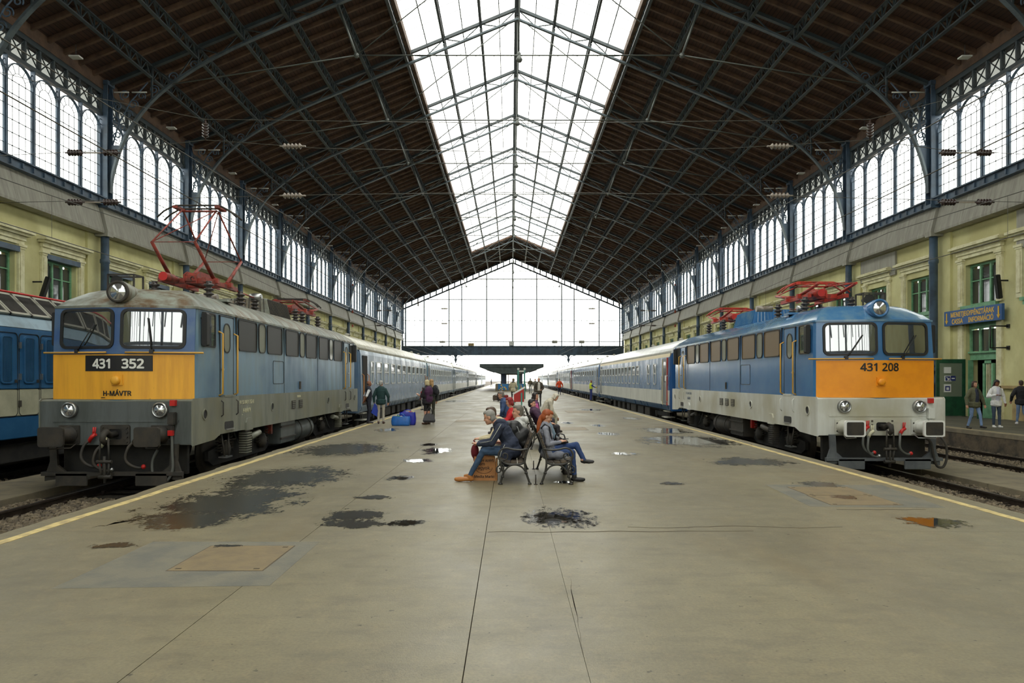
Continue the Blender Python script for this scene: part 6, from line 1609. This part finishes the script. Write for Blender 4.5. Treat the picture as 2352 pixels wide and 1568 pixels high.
        hr = [ell(hp_((-.05, 0, -.015)), np.array([.058, .081, .04])*s, hm, RH)]
    skinned('hair', hr, min(voxel, .011), root, 2)
    if eyes:
        for q in (-1, 1):
            MB().sphere(tuple(hp_((.0785, q*.029, .006))), .0082*s, 8).build('eye', EYEW, root)
    if hood:
        skinned('hood', [ell(nk + np.array(o_)*s, np.array(r_)*s, mt) for o_, r_ in hood], .012, root, 3)
    root['_P'] = 0
    del root['_P']
    return root, P

PI = math.pi
# --- front bench, facing left
fm, FP = person('grey-haired man in navy jacket and jeans leaning forward on the left bench', (.05, 11.85, 0), PI, 1.74, 'sit', dict(
    pelvis=(-.01, 0, .52), chest=(.14, 0, .78), neck=(.25, 0, .955), head=(.40, 0, 1.055), sh=(.22, .185, .90), el=(.36, .24, .64), wr=(.57, .12, .615), hdL=(.66, .02, .64), hdR=(.66, .06, .62),
    hip=(.02, .09, .49), kn=(.50, .19, .50), anR=(.62, -.2, .10), toeR=(.82, -.23, .04), anL=(.72, .17, .10), toeL=(.95, .17, .04)),
    top=(40, 48, 68), legs=(52, 76, 104), shoes=(168, 108, 52), hair=(142, 140, 134), thick=.028, voxel=.0075, pitch=16, yaw=-8, hem=[((0, 0, .5), (.15, .215, .14)), ((.05, 0, .6), (.155, .21, .17)), ((.1, .15, .5), (.13, .08, .16)), ((.1, -.15, .5), (.13, .08, .16)), ((.18, .16, .42), (.07, .06, .17)), ((.12, .18, .36), (.09, .05, .12))],
    ptail=[(.33, 0, 1.06, .035), (.28, 0, 1.0, .028), (.25, 0, .95, .016)], hood=[((-.07, 0, .02), (.07, .15, .06)), ((-.02, .1, .03), (.07, .06, .05)), ((-.02, -.1, .03), (.07, .06, .05)), ((-.12, 0, -.03), (.06, .12, .07))])
MB().tube([(.2, .262, .955), (.28, .298, .82), (.36, .315, .69), (.45, .27, .665), (.55, .185, .64)], .0045, 5).build('jacket_piping', cm((176, 176, 164), .6, False), fm)
MB().tube([(.14, .245, .62), (.2, .262, .5), (.23, .262, .38), (.25, .25, .28)], .0045, 5).build('jacket_piping', cm((176, 176, 164), .6, False), fm)
MB().tube([(.385, -.2, .62), (.40, -.225, .56), (.40, -.235, .5)], .004, 5).build('hair_tie', cm((40, 40, 44), .6, False), fm) if False else None
# red-haired woman, facing right
gw, GP_ = person('red-haired woman with ponytail in grey top and blue jeans sitting cross-legged', (.67, 11.8, 0), 0, 1.66, 'sit', dict(
    pelvis=(-.02, 0, .49), chest=(-.075, 0, .76), neck=(-.09, 0, .93), head=(-.055, 0, 1.07), sh=(-.085, .155, .875), el=(-.05, .215, .63), wr=(.15, .11, .655), hdL=(.23, .03, .67), hdR=(.23, -.05, .675),
    hip=(.0, .085, .475), knR=(.36, -.09, .485), anR=(.395, -.1, .105), toeR=(.545, -.11, .035), knL=(.43, .0, .60), anL=(.565, -.04, .335), toeL=(.70, -.07, .325)),
    top=(138, 140, 152), legs=(40, 64, 112), shoes=(30, 28, 30), hair=(158, 76, 30), thick=.006, voxel=.0068, pitch=24, female=True, hem=[((-.02, 0, .46), (.15, .18, .12)), ((.12, -.1, .45), (.16, .085, .08))],
    ptail=[(-.125, 0, 1.105, .026), (-.16, 0, 1.06, .032), (-.182, 0, .97, .042), (-.195, 0, .88, .04), (-.215, 0, .785, .014)],
    extra=lambda P, s, c: [caps(P['anL'] + np.array([-.03, .0, .02]), .034, P['anL'] + np.array([.02, 0, -.01]), .034, SKIN, .004), caps(P['anR'] + np.array([0, 0, .03]), .034, P['anR'] + np.array([0, 0, -.02]), .034, SKIN, .004)])
MB().tube([(-.138 + .03*math.cos(a)*.6, .034*math.sin(a), 1.09 + .03*math.cos(a)*.8) for a in [i*.785 for i in range(8)]], .007, 6, closed=True).build('hair_band', cm((214, 210, 204), .6, False), gw)
MB().tube([(-.16, -.12, .88), (-.10, -.13, .955), (-.02, -.14, .9), (.0, -.12, .78), (.02, -.06, .66)], .014, 6).build('bag_strap', cm((34, 36, 42), .6, False), gw)
ph = tag(MB().box(-.05, .05, -.025, .025, -.005, .006).build('mobile_phone', M['black'], None, (.925, 11.79, .70), bevel=.003), 'small phone in the red-haired woman\'s hands', 'phone')
hb = thing('handbag', 'black leather handbag on the red-haired woman\'s lap', 'handbag', (.86, 11.93, .565))
skinned('bag_body', [ell((0, 0, .06), (.13, .07, .07), cm((28, 28, 30), .35)), ell((-.05, 0, .1), (.08, .06, .06), cm((28, 28, 30), .35))], .009, hb)
for q in (-.04, .04): MB().tube([(-.1, q, .12), (-.09, q, .19), (-.02, q, .215), (.05, q, .19), (.07, q, .12)], .009, 6).build('bag_handle', cm((28, 28, 30), .35), hb)
# behind them on the same pair
person('grey-haired man in white hooded top sitting upright on the left bench', (.10, 12.45, 0), PI, 1.72, 'sit', dict(neck=(-.07, 0, .97), head=(-.03, 0, 1.12), wr=(.22, .12, .6), hd=(.3, .06, .6)), top=(206, 206, 202), legs=(120, 110, 92), hair=(112, 106, 96), thick=.03, voxel=.01, yaw=10, belly=.03,
       hood=[((-.1, 0, .0), (.06, .13, .08)), ((-.04, .1, .02), (.06, .05, .06)), ((-.04, -.1, .02), (.06, .05, .06))])
person('brown-haired person in cream jacket and maroon trousers leaning forward, left bench far end', (.0, 13.02, 0), PI, 1.7, 'sit', dict(chest=(.13, 0, .77), neck=(.22, 0, .94), head=(.36, 0, 1.06), sh=(.2, .18, .88), el=(.34, .22, .63), wr=(.54, .1, .6), hd=(.62, .05, .6)), top=(206, 194, 160), legs=(98, 26, 34), hair=(78, 58, 42), thick=.02, voxel=.011, pitch=8)
person('person in pale denim sitting beyond the red-haired woman', (.60, 12.6, 0), 0, 1.5, 'sit', dict(chest=(.05, 0, .76), neck=(.07, 0, .88), head=(.04, 0, 1.0), sh=(.1, .18, .84), el=(.2, .2, .64)), top=(112, 134, 150), legs=(70, 80, 96), hair=(60, 46, 36), thick=.02, voxel=.012, pitch=20)
# second pair
person('woman with cropped red hair in red jacket reading a book', (-.02, 17.5, 0), PI, 1.64, 'sit', dict(head=(.0, 0, 1.13), wr=(.3, .12, .72), hd=(.38, .1, .76), el=(.08, .24, .66)), top=(196, 30, 38), legs=(50, 44, 48), hair=(140, 30, 32), thick=.022, voxel=.011, female=True, pitch=14, belly=.02, hairstyle='bob')
bk = thing('open_book', 'dark book held up by the woman in the red jacket', 'book', (-.42, 17.5, .8))
for q in (-1, 1):
    c = MB().box(-.09, .09, 0, .13, -.008, .008).build('book_cover', cm((62, 54, 48), .6, False), bk); c.rotation_euler = (q*.15 if q > 0 else PI + .15, .6, 0)
    c2 = MB().box(-.085, .085, .003, .125, .008, .02).build('pages', M['white'], c)
person('dark-haired man in plum jacket slumped on the second bench, facing right', (.78, 18.1, 0), 0, 1.7, 'sit', dict(chest=(-.1, 0, .76), neck=(-.2, 0, .93), head=(-.22, 0, 1.06), sh=(-.17, .19, .88)), top=(72, 46, 70), legs=(44, 42, 50), hair=(34, 30, 30), thick=.03, voxel=.011, yaw=-15)
# third pair
person('stooping man in blue sweater with pale stripes on the third bench', (-.05, 21.9, 0), PI, 1.74, 'sit', dict(chest=(.12, 0, .84), neck=(.16, 0, 1.06), head=(.24, 0, 1.2), sh=(.13, .2, .98), el=(.2, .26, .72), pelvis=(.0, 0, .54)), top=(62, 82, 122), legs=(50, 56, 74), hair=(120, 112, 104), thick=.03, voxel=.012, pitch=15, belly=.04, skin=SKIN,
       extra=lambda P, s, c: [caps(P['elR'] + np.array([.0, -.02, .05]), .052, P['shR'] + np.array([-.02, -.0, -.08]), .064, cm((186, 200, 206)), -.004)])
person('woman with long dark hair in purple and pink, third bench facing right', (.86, 21.4, 0), 0, 1.68, 'sit', dict(neck=(-.1, 0, 1.0), head=(-.1, 0, 1.17), chest=(-.1, 0, .82), sh=(-.09, .18, .94)), top=(92, 46, 84), legs=(60, 56, 66), hair=(42, 32, 30), thick=.025, voxel=.012, female=True, hairstyle='long', yaw=-10,
       extra=lambda P, s, c: [caps(P['shR'] + np.array([0, -.01, -.02]), .07, P['shR'] + np.array([.03, -.03, -.12]), .066, cm((196, 92, 150)), .002)])
person('person in cream hooded coat bending forward on the third bench', (1.02, 22.5, 0), 0, 1.72, 'sit', dict(chest=(.16, 0, .86), neck=(.28, 0, 1.02), head=(.42, 0, 1.12), sh=(.24, .19, .96), el=(.3, .24, .7), wr=(.45, .14, .5), hd=(.5, .1, .42), kn=(.42, .12, .52)), top=(198, 190, 170), legs=(186, 178, 156), hair=(206, 198, 180), thick=.03, voxel=.013, pitch=30, hairstyle='bob', hem=[((.05, 0, .55), (.16, .2, .15))], eyes=False)
# --- standing at the left train
person('man in dark waistcoat and white shirt with hands behind his back', (-5.42, 27.0, 0), .35, 1.63, over=None, top=(40, 42, 56), legs=(38, 40, 54), hair=(70, 60, 54), skin=SKIN_D, vest=(222, 222, 224), sleeve='short', thick=.012, voxel=.012, bald=True, belly=.03) if False else \
person('man in dark waistcoat and white shirt with hands behind his back', (-5.42, 27.0, 0), .35, 1.63, over=dict(el=(-.12, .27, 1.05), wr=(-.17, .09, .86), hd=(-.18, -.01, .82)), top=(40, 42, 56), legs=(38, 40, 54), hair=(70, 60, 54), skin=SKIN_D, vest=(222, 222, 224), sleeve='short', thick=.016, voxel=.012, bald=True, belly=.02, yaw=-10)
p, P_ = person('grey-haired man in dark green jacket and pale trousers, back turned', (-4.92, 26.85, 0), PI/2, 1.63, over=dict(el=(.0, .28, 1.03), wr=(.04, .27, .83), hd=(.06, .25, .74)), top=(30, 62, 62), legs=(186, 178, 164), shoes=(70, 42, 34), hair=(168, 166, 160), thick=.035, voxel=.012, hem=[((0, 0, .9), (.16, .22, .12))], belly=.02, yaw=-20)
fo = tag(MB().prism([(-.1, -.28), (.1, -.42), (.16, -.1), (.02, .06)], 'y', -.03, .03).build('blue_bag', cm((36, 66, 176), .45), None, (-5.18, 26.85, .70), bevel=.01), 'flat blue carrier bag in the left hand of the man in green', 'bag')
person('blonde woman in black dress and purple shawl holding a dark handbag', (-3.12, 26.5, 0), 2.6, 1.66, over=dict(elR=(.02, -.22, 1.02), wrR=(.06, -.25, .80), hdR=(.07, -.25, .72), elL=(.1, .22, 1.05), wrL=(.3, .16, 1.1), hdL=(.36, .12, 1.14)), top=(34, 30, 36), legs=(30, 28, 30), shoes=(112, 84, 62), hair=(204, 188, 146), sleeve='short', thick=.03, voxel=.012, female=True, hairstyle='bob', belly=.08, hem=[((0, 0, .85), (.17, .2, .2))],
       extra=lambda P, s, c: [ell(P['chest'] + np.array([-.08, 0, 0]), (.11, .21, .22), c((70, 32, 68)), None, .01), ell(P['pelvis'] + np.array([-.11, 0, .05]), (.08, .19, .2), c((70, 32, 68)), None, .01), caps(P['knL'], .05, P['anL'], .038, SKIN, .012), caps(P['knR'], .05, P['anR'], .038, SKIN, .012)])
hb = thing('handbag', 'large dark grey handbag hanging from the blonde woman\'s hand', 'handbag', (-3.02, 26.25, 0))
MB().loft([[(-.22, -.07, .08), (.22, -.07, .08), (.22, .07, .08), (-.22, .07, .08)], [(-.23, -.09, .16), (.23, -.09, .16), (.23, .09, .16), (-.23, .09, .16)], [(-.17, -.05, .36), (.17, -.05, .36), (.17, .05, .36), (-.17, .05, .36)], [(-.12, -.03, .42), (.12, -.03, .42), (.12, .03, .42), (-.12, .03, .42)]], sm=False).build('bag_body', cm((52, 52, 56), .45), hb, bevel=.03)
for q in (-.05, .05): MB().tube([(-.1, q, .38), (-.06, q*.6, .58), (.02, 0, .68), (.08, q*.6, .58), (.12, q, .38)], .012, 6).build('bag_handle', cm((52, 52, 56), .5), hb)
person('long-haired woman half hidden behind the blonde woman, facing the train', (-3.08, 27.6, 0), 2.2, 1.68, top=(56, 62, 60), legs=(70, 72, 60), hair=(176, 140, 92), hairstyle='long', female=True, voxel=.014, thick=.02)
bp = thing('backpack', 'black backpack on the half-hidden woman behind the blonde woman', 'backpack', (-2.90, 27.34, 0))
skinned('pack', [ell((0, 0, 1.28), (.12, .12, .2), cm((34, 36, 42))), ell((.06, -.03, 1.2), (.1, .09, .14), cm((34, 36, 42)))], .014, bp); MB().tube([(.04, -.1, 1.44), (.1, -.13, 1.3), (.08, -.1, 1.12)], .015, 5).build('pack_strap', cm((70, 74, 80), .6, False), bp)
person('small child in a red top held beside the blonde woman', (-3.3, 26.72, .52), 2.4, .86, top=(186, 40, 46), legs=(222, 214, 214), hair=(62, 44, 36), voxel=.012, thick=.014, eyes=False)
# --- walking and working further down
person('man in brown blazer and white shirt walking towards the camera', (1.75, 43.2, 0), -PI/2, 1.76, over=dict(knL=(.12, .09, .52), anL=(.1, .1, .12), toeL=(.28, .11, .05), anR=(-.1, -.1, .1), knR=(-.01, -.1, .5), toeR=(.06, -.11, .035), elL=(.02, .27, 1.12), wrL=(.18, .16, 1.02), hdL=(.24, .1, 1.02)), top=(72, 64, 54), shirt=(214, 210, 202), legs=(40, 38, 42), shoes=(24, 22, 24), hair=(150, 132, 116), thick=.028, voxel=.014, bald=True, hem=[((0, 0, .88), (.15, .2, .14))], belly=.02)
person('man in olive jacket and grey trousers walking away', (2.36, 83, 0), PI/2, 1.78, over=dict(anL=(.12, .1, .1), anR=(-.14, -.1, .14), knR=(.0, -.1, .52)), top=(104, 96, 78), legs=(146, 148, 146), hair=(40, 34, 32), thick=.03, voxel=.02, eyes=False)
dk = tag(skinned('shoulder_bag', [ell((0, 0, 0), (.14, .1, .2), cm((52, 54, 62)))], .02, None, 1, (2.66, 82.85, 1.08)), 'dark bag at the side of the man walking away', 'bag')
person('man in grey coat mostly hidden behind the man in the blazer', (2.55, 72, 0), -PI/2, 1.72, top=(126, 124, 116), legs=(90, 90, 92), hair=(150, 148, 142), thick=.03, voxel=.02)
ow, _ = person('railway worker in an orange jacket walking with a cane', (5.3, 76, 0), -PI/2, 1.7, over=dict(el=(-.02, .32, 1.1), wr=(.05, .36, .9), hd=(.07, .36, .8), anL=(.06, .1, .09)), top=(232, 84, 44), legs=(50, 56, 84), hair=(80, 66, 58), thick=.05, voxel=.02, hem=[((0, 0, .92), (.17, .25, .16))], eyes=False)
tag(MB().cyl((5.68, 75.9, 0), (5.62, 75.9, .86), .018, n=6).tube([(5.62, 75.9, .86), (5.6, 75.88, .9), (5.55, 75.86, .88)], .018, 6).build('cane', cm((70, 56, 48), .5, False)), 'thin cane beside the worker in the orange jacket', 'cane')
person('worker in yellow vest and blue overalls reaching for the coach door', (6.2, 54.2, 0), .15, 1.6, over=dict(elR=(.12, -.22, 1.12), wrR=(.32, -.16, 1.05), hdR=(.42, -.14, 1.05)), top=(204, 218, 60), vest=(40, 60, 130), legs=(38, 52, 122), shoes=(60, 54, 50), hair=(180, 176, 170), skin=SKIN_D, thick=.022, voxel=.016, bald=True, belly=.02,
       extra=lambda P, s, c: [ell(P['wrR'] + np.array([.05, 0, 0]), (.075, .05, .04), c((214, 190, 50)), None, .01), ell(P['wrL'] + np.array([.02, 0, -.04]), (.04, .05, .075), c((214, 190, 50)), None, .01)])
person('woman in beige jacket and dark scarf standing with her back turned', (.22, 51, 0), PI/2 - .3, 1.74, over=dict(el=(.02, .27, 1.12), wr=(.2, .2, 1.0), hd=(.26, .16, 1.0)), top=(196, 186, 158), legs=(40, 38, 42), hair=(128, 108, 84), thick=.035, voxel=.016, female=True, hem=[((0, 0, .9), (.17, .22, .16))], hairstyle='bob',
       extra=lambda P, s, c: [ell(P['neck'] + np.array([-.03, 0, 0]), (.09, .12, .07), c((52, 48, 52)), None, .01)], eyes=False)
person('tiny figure in black on the sunlit platform far to the left', (-4.3, 160, 0), -.4, 1.75, over=dict(anL=(.16, .1, .09), anR=(-.14, -.1, .1)), top=(40, 40, 44), legs=(36, 36, 40), hair=(40, 34, 32), thick=.02, voxel=.03, eyes=False)
# --- right-hand side platform
q_, _ = person('woman in olive jacket over navy shirt and light jeans walking', (15.72, 23.9, 0), -PI/2 + .15, 1.62, over=dict(knL=(.14, .1, .5), anL=(.2, .1, .12), toeL=(.36, .12, .08), anR=(-.16, -.1, .1), knR=(.0, -.1, .48), toeR=(.0, -.12, .035), el=(.0, .3, 1.06), wr=(.06, .33, .84), hd=(.09, .33, .76)), top=(96, 96, 72), shirt=(44, 50, 70), legs=(122, 148, 190), shoes=(40, 36, 36), hair=(62, 40, 32), thick=.035, voxel=.0115, hairstyle='bob', female=True, belly=.04, hem=[((-.02, .12, .86), (.13, .11, .16)), ((-.02, -.12, .86), (.13, .11, .16))])
q_, _ = person('woman in white jacket and dark jeans looking at her phone', (16.95, 24.6, 0), -PI/2, 1.66, over=dict(elR=(.0, -.3, 1.08), wrR=(.2, -.14, 1.16), hdR=(.25, -.07, 1.17), el=None) if False else dict(elR=(.0, -.29, 1.08), wrR=(.2, -.16, 1.14), hdR=(.27, -.09, 1.15), elL=(-.02, .27, 1.1), wrL=(.02, .29, .88), hdL=(.04, .29, .8), anL=(.05, .08, .09), anR=(-.02, -.08, .09)), top=(244, 244, 244), shirt=(222, 222, 240), legs=(62, 76, 96), shoes=(226, 224, 220), hair=(34, 26, 26), skin=SKIN_D, thick=.03, voxel=.0115, hairstyle='long', female=True, pitch=24, hem=[((-.03, .13, .9), (.12, .1, .13)), ((-.03, -.13, .9), (.12, .1, .13))])
tag(MB().box(-.03, .03, -.05, .05, -.008, .008).build('mobile_phone', M['black'], None, (16.86, 24.27, 1.12), bevel=.004), 'dark phone in the hand of the woman in white', 'phone')
person('man in black jacket and light jeans walking away by the wall', (19.12, 26.4, 0), PI/2 - .2, 1.64, over=dict(anR=(-.2, -.1, .2), knR=(.02, -.1, .48), toeR=(-.12, -.12, .06), anL=(.08, .1, .09), el=(.02, .29, 1.08), wr=(.14, .27, .9), hd=(.18, .26, .82)), top=(30, 30, 34), legs=(112, 134, 166), shoes=(216, 214, 212), hair=(62, 46, 38), thick=.045, voxel=.0115, hem=[((0, 0, .94), (.16, .22, .1))])
finish_jobs()
# ---------------------------------------------------------------- benches
M['cast'] = mat('cast_iron', (52, 50, 46), .45, col2=(38, 36, 34), nscale=12); M['slat'] = mat('bench_slat', (84, 72, 56), .5, col2=(58, 50, 42), scale=(1, .15, 1), nscale=8)
def q3(p): return [(x, 0, z) for x, z in p]
BLEN = 1.9
def bench_meshes():
    d = {}
    back = cr(q3([(.0, .83), (.035, .75), (.09, .6), (.135, .46), (.15, .38), (.19, .335), (.3, .32), (.42, .325), (.5, .36), (.545, .4)]))
    rear = cr(q3([(.135, .46), (.15, .35), (.13, .2), (.085, .06), (.07, .02)])); front = cr(q3([(.545, .4), (.53, .3), (.495, .2), (.52, .1), (.545, .02)]))
    arm = cr(q3([(.095, .575), (.2, .555), (.33, .56), (.45, .585), (.53, .56), (.575, .49), (.565, .42), (.545, .4)]))
    scr = cr(q3([(.575, .47), (.535, .40), (.47, .395), (.43, .43), (.435, .485), (.48, .50), (.505, .47), (.49, .445)]))
    arch = cr(q3([(.125, .19), (.19, .27), (.27, .31), (.36, .31), (.43, .27), (.495, .19)]))
    scr2 = cr(q3([(.545, .39), (.56, .31), (.6, .27), (.6, .2), (.55, .2), (.545, .25), (.57, .26)])); scr3 = cr(q3([(.52, .33), (.49, .29), (.5, .23), (.53, .22)]))
    d['back'] = MB().tube(back, .017, 7).mesh('back_curve', M['cast']); d['rear'] = MB().tube(rear, .018, 7).tube([(.07, 0, .03), (.07, 0, 0)], [.024, .034], 8).tube([(.13, 0, .2), (.128, 0, .17)], .026, 8).mesh('rear_leg', M['cast'])
    d['front'] = MB().tube(front, .018, 7).tube([(.545, 0, .03), (.545, 0, 0)], [.026, .042], 8).tube([(.505, 0, .14), (.513, 0, .11)], .026, 8).mesh('front_leg', M['cast'])
    d['arm'] = MB().tube(arm, .016, 7).mesh('armrest', M['cast']); d['scr'] = MB().tube(scr, .012, 6).mesh('arm_scroll', M['cast']); d['scr2'] = MB().tube(scr2, .011, 6).mesh('leg_scroll', M['cast']); d['scr3'] = MB().tube(scr3, .011, 6).mesh('leg_scroll', M['cast'])
    d['arch'] = MB().tube(arch, .014, 6).mesh('arch_brace', M['cast'])
    d['slat'] = MB().box(-.05, .05, 0, BLEN, -.014, .014).mesh('slat', M['slat'], bevel=.005)
    return d
BM_ = bench_meshes()
def bench(x0, y0, s, label):
    t = thing('bench', label, 'bench', (x0, y0, 0), group='cast iron benches on the platform')
    for y in (0, BLEN):
        fr = ob('end_frame', None, t, (0, y, 0)); fr.scale = (s, 1, 1)
        for k, nm in (('back', 'back_curve'), ('rear', 'rear_leg'), ('front', 'front_leg'), ('arm', 'armrest'), ('scr', 'arm_scroll'), ('scr2', 'leg_scroll'), ('scr3', 'leg_scroll'), ('arch', 'arch_brace')): ob(nm, BM_[k], fr)
    for x, z, a in ((.215, .352, .12), (.325, .345, 0), (.435, .355, -.1), (.53, .392, -.3)):
        o = ob('seat_slat', BM_['slat'], t, (s*x, 0, z)); o.rotation_euler = (0, s*a, 0)
    for x, z in ((.04, .79), (.075, .685), (.115, .58), (.15, .47)):
        o = ob('back_slat', BM_['slat'], t, (s*(x + .012), 0, z)); o.rotation_euler = (0, s*1.2, 0)
for y0, nm in ((11.38, 'nearest'), (17.0, 'second'), (21.0, 'third')):
    bench(.385, y0, -1, '%s black cast iron bench facing the left train' % nm); bench(.435, y0, 1, '%s black cast iron bench facing the right train' % nm)
for x, y, lb in ((.41, 11.36, 'nearer'), (.44, 13.3, 'farther')):
    b = tag(MB().cyl((x, y, 0), (x, y, .16), .009, n=6).box(x - .03, x + .03, y - .03, y + .03, 0, .012).build('floor_peg', M['rail']), 'rusty floor peg between the two nearest benches, %s one' % lb, 'peg')
# ---------------------------------------------------------------- bags and small things
pb = thing('paper_bag', 'brown paper shopping bag with black lettering beside the tan shoe', 'paper bag', (-.43, 11.88, 0), -.05)
PB = mat('kraft_paper', (176, 124, 76), .8, col2=(160, 110, 66), nscale=6, bump=.2, bscale=10); INK = mat('bag_ink', (44, 30, 24), .7)
MB().loft([[(-.19, -.08, 0), (.19, -.08, 0), (.19, .08, 0), (-.19, .08, 0)], [(-.185, -.07, .2), (.185, -.07, .2), (.19, .075, .2), (-.19, .075, .2)], [(-.17, -.05, .40), (.18, -.055, .39), (.17, .05, .40), (-.175, .05, .41)]], sm=False, cap1=False).build('bag', PB, pb)
MB().box(.19, .215, -.06, .07, 0, .37).build('side_fold', PB, pb)
for s_, z, x, sz in (('hülye azért', .34, -.0, .075), ('nem', .28, -.06, .085), ('vagyok.', .215, -.02, .09), ('Media Markt', .07, .0, .072)):
    text_obj(s_, sz, INK, pb, face_y(x, -.083 + z*.045, z) , bold=.0015, extrude=.001)
MB().tube([(-.13 + .13*math.cos(t)*1.1 + .12, -.079, .22 + .10*math.sin(t)) for t in [3.4 + i*.22 for i in range(14)]], .003, 4).build('speech_bubble', INK, pb)
bp = thing('backpack', 'black drawstring backpack on the back of the man in navy', 'backpack', (.06, 12.06, 0))
skinned('pack', [ell((.1, 0, .70), (.21, .17, .17), cm((15, 15, 16), .5), rot_to((-.5, 0, .86))), ell((.0, 0, .84), (.16, .15, .16), cm((15, 15, 16), .5)), ell((.17, 0, .62), (.15, .16, .14), cm((15, 15, 16), .5)), ell((-.1, 0, .92), (.08, .1, .07), cm((15, 15, 16), .5))], .012, bp)
for q in (-.1, .1): MB().tube([(-.12, q, .96), (-.2, q, .92), (-.24, q*1.4, .8), (-.15, q*1.5, .66), (.0, q*1.4, .6)], .014, 5).build('pack_strap', cm((36, 36, 38), .5, False), bp)
MB().tube([(.05 + .02*i, -.13, .9 - .05*i + .015*(i % 2)) for i in range(7)], .008, 5).build('drawstring', cm((150, 150, 150), .5, False), bp)
rb = thing('maroon_bag', 'maroon cloth bag hanging under the hands of the man in navy', 'bag', (-.60, 11.98, 0))
skinned('bag_body', [ell((0, 0, .47), (.07, .09, .13), cm((108, 22, 34))), ell((.02, 0, .36), (.05, .08, .1), cm((108, 22, 34)))], .01, rb); MB().tube([(0, 0, .58), (0, -.03, .63), (-.02, -.05, .66)], .012, 5).build('bag_handle', cm((108, 22, 34)), rb)
def bigbag(x, y, wd, dp, h, rgb, label, stuff_, rz=0):
    t = thing('shopping_bag', label, 'bag', (x, y, 0), rz); m = cm(rgb, .3); b = MB(); secs = []
    for z, f, j in ((0, .94, 0), (.06, 1.0, .01), (h*.5, 1.03, .015), (h*.9, .96, .02), (h, .93, .025)):
        se = []
        for i in range(24):
            a = 2*PI*i/24; cx, sy2 = math.cos(a), math.sin(a); e = .35
            px_ = abs(cx)**e*math.copysign(1, cx)*wd/2*f; py_ = abs(sy2)**e*math.copysign(1, sy2)*dp/2*f
            n_ = noise.noise(Vector((cx*3, sy2*3 + x, z*6)))*j*1.6
            se.append((px_ + n_, py_ + n_, z + n_*.5))
        secs.append(se)
    b.loft(secs, sm=True, cap1=False).build('bag_shell', m, t)
    for q in (-dp*.45, dp*.45): MB().tube([(-wd*.2, q, h - .02), (-wd*.18, q*.7, h + .06), (0, q*.4, h + .09), (wd*.18, q*.7, h + .06), (wd*.2, q, h - .02)], .012, 5).build('bag_handle', m, t)
    for dx_, dy_, r, c in stuff_: MB().sphere((dx_, dy_, h - .04), (r, r*.8, r*.7), 8).build('packed_item', cm(c), t)
    MB().prism([(wd*.46*math.cos(PI*2*i/12), dp*.42*math.sin(PI*2*i/12)) for i in range(12)], 'z', h - .16, h - .14).build('contents', cm((60, 60, 80)), t)
bigbag(-3.98, 25.7, .66, .3, .34, (40, 110, 196), 'bright blue shopping bag standing in front of the royal blue one', [(-.1, 0, .1, (60, 130, 90)), (.12, 0, .09, (40, 80, 180)), (0, .02, .08, (200, 200, 190))])
bigbag(-3.80, 26.1, .6, .3, .48, (34, 44, 168), 'royal blue shopping bag behind the brighter blue one', [(-.1, 0, .11, (70, 70, 170)), (.1, 0, .1, (190, 90, 60)), (.2, .02, .08, (210, 200, 120)), (0, 0, .1, (120, 120, 190))])
# blue crate and folded trolley behind the first benches
cr_ = thing('plastic_crate', 'blue perforated plastic crate on the floor behind the man in white', 'crate', (.02, 24.2, 0)); BC = cm((40, 112, 190), .4, False)
for x0, x1, y0, y1 in ((-.3, .3, -.2, -.18), (-.3, .3, .18, .2), (-.3, -.28, -.18, .18), (.28, .3, -.18, .18)):
    MB().box(x0, x1, y0, y1, .36, .46).build('crate_rim', BC, cr_); MB().box(x0, x1, y0, y1, 0, .06).build('crate_base_rim', BC, cr_)
for i in range(10):
    x = -.29 + i*.0644; MB().box(x - .012, x + .012, -.2, -.18, .06, .36).build('crate_rib', BC, cr_); MB().box(x - .012, x + .012, .18, .2, .06, .36).build('crate_rib', BC, cr_)
for i in range(4): MB().box(-.29, .29, -.198, -.182, .11 + i*.07, .13 + i*.07).build('crate_rail', BC, cr_)
MB().box(-.28, .28, -.18, .18, 0, .03).build('crate_floor', BC, cr_)
for i, (x, y, wd, h, rgb, lb) in enumerate(((-.75, 53.5, .5, .62, (52, 46, 46), 'dark suitcase left of the woman in beige'), (-.35, 52.9, .42, .5, (140, 44, 46), 'red suitcase at the feet of the woman in beige'), (-1.1, 54.5, .5, .45, (96, 84, 70), 'brown bag left of the dark suitcase'))):
    t = thing('suitcase', lb, 'luggage', (x, y, 0)); MB().box(-wd/2, wd/2, -.15, .15, .04, h).build('case', cm(rgb), t, bevel=.04); MB().tube([(-.1, 0, h), (-.09, 0, h + .06), (.09, 0, h + .06), (.1, 0, h)], .014, 5).build('handle', M['black'], t)
    for q in (-wd*.35, wd*.35): MB().cyl((q, -.16, .03), (q, .16, .03), .03, n=8).build('wheel', M['black'], t)
fb = thing('food_bag', 'red and white carrier bag on the second bench by the plum jacket', 'bag', (.80, 18.6, .36))
skinned('bag_body', [ell((0, 0, .09), (.12, .1, .1), cm((186, 46, 50), .5)), ell((.02, -.02, .17), (.08, .08, .07), cm((214, 222, 200), .5))], .012, fb); MB().tube([(-.06, 0, .2), (0, 0, .28), (.06, 0, .2)], .008, 5).build('bag_handle', cm((186, 46, 50), .5), fb)
finish_jobs()
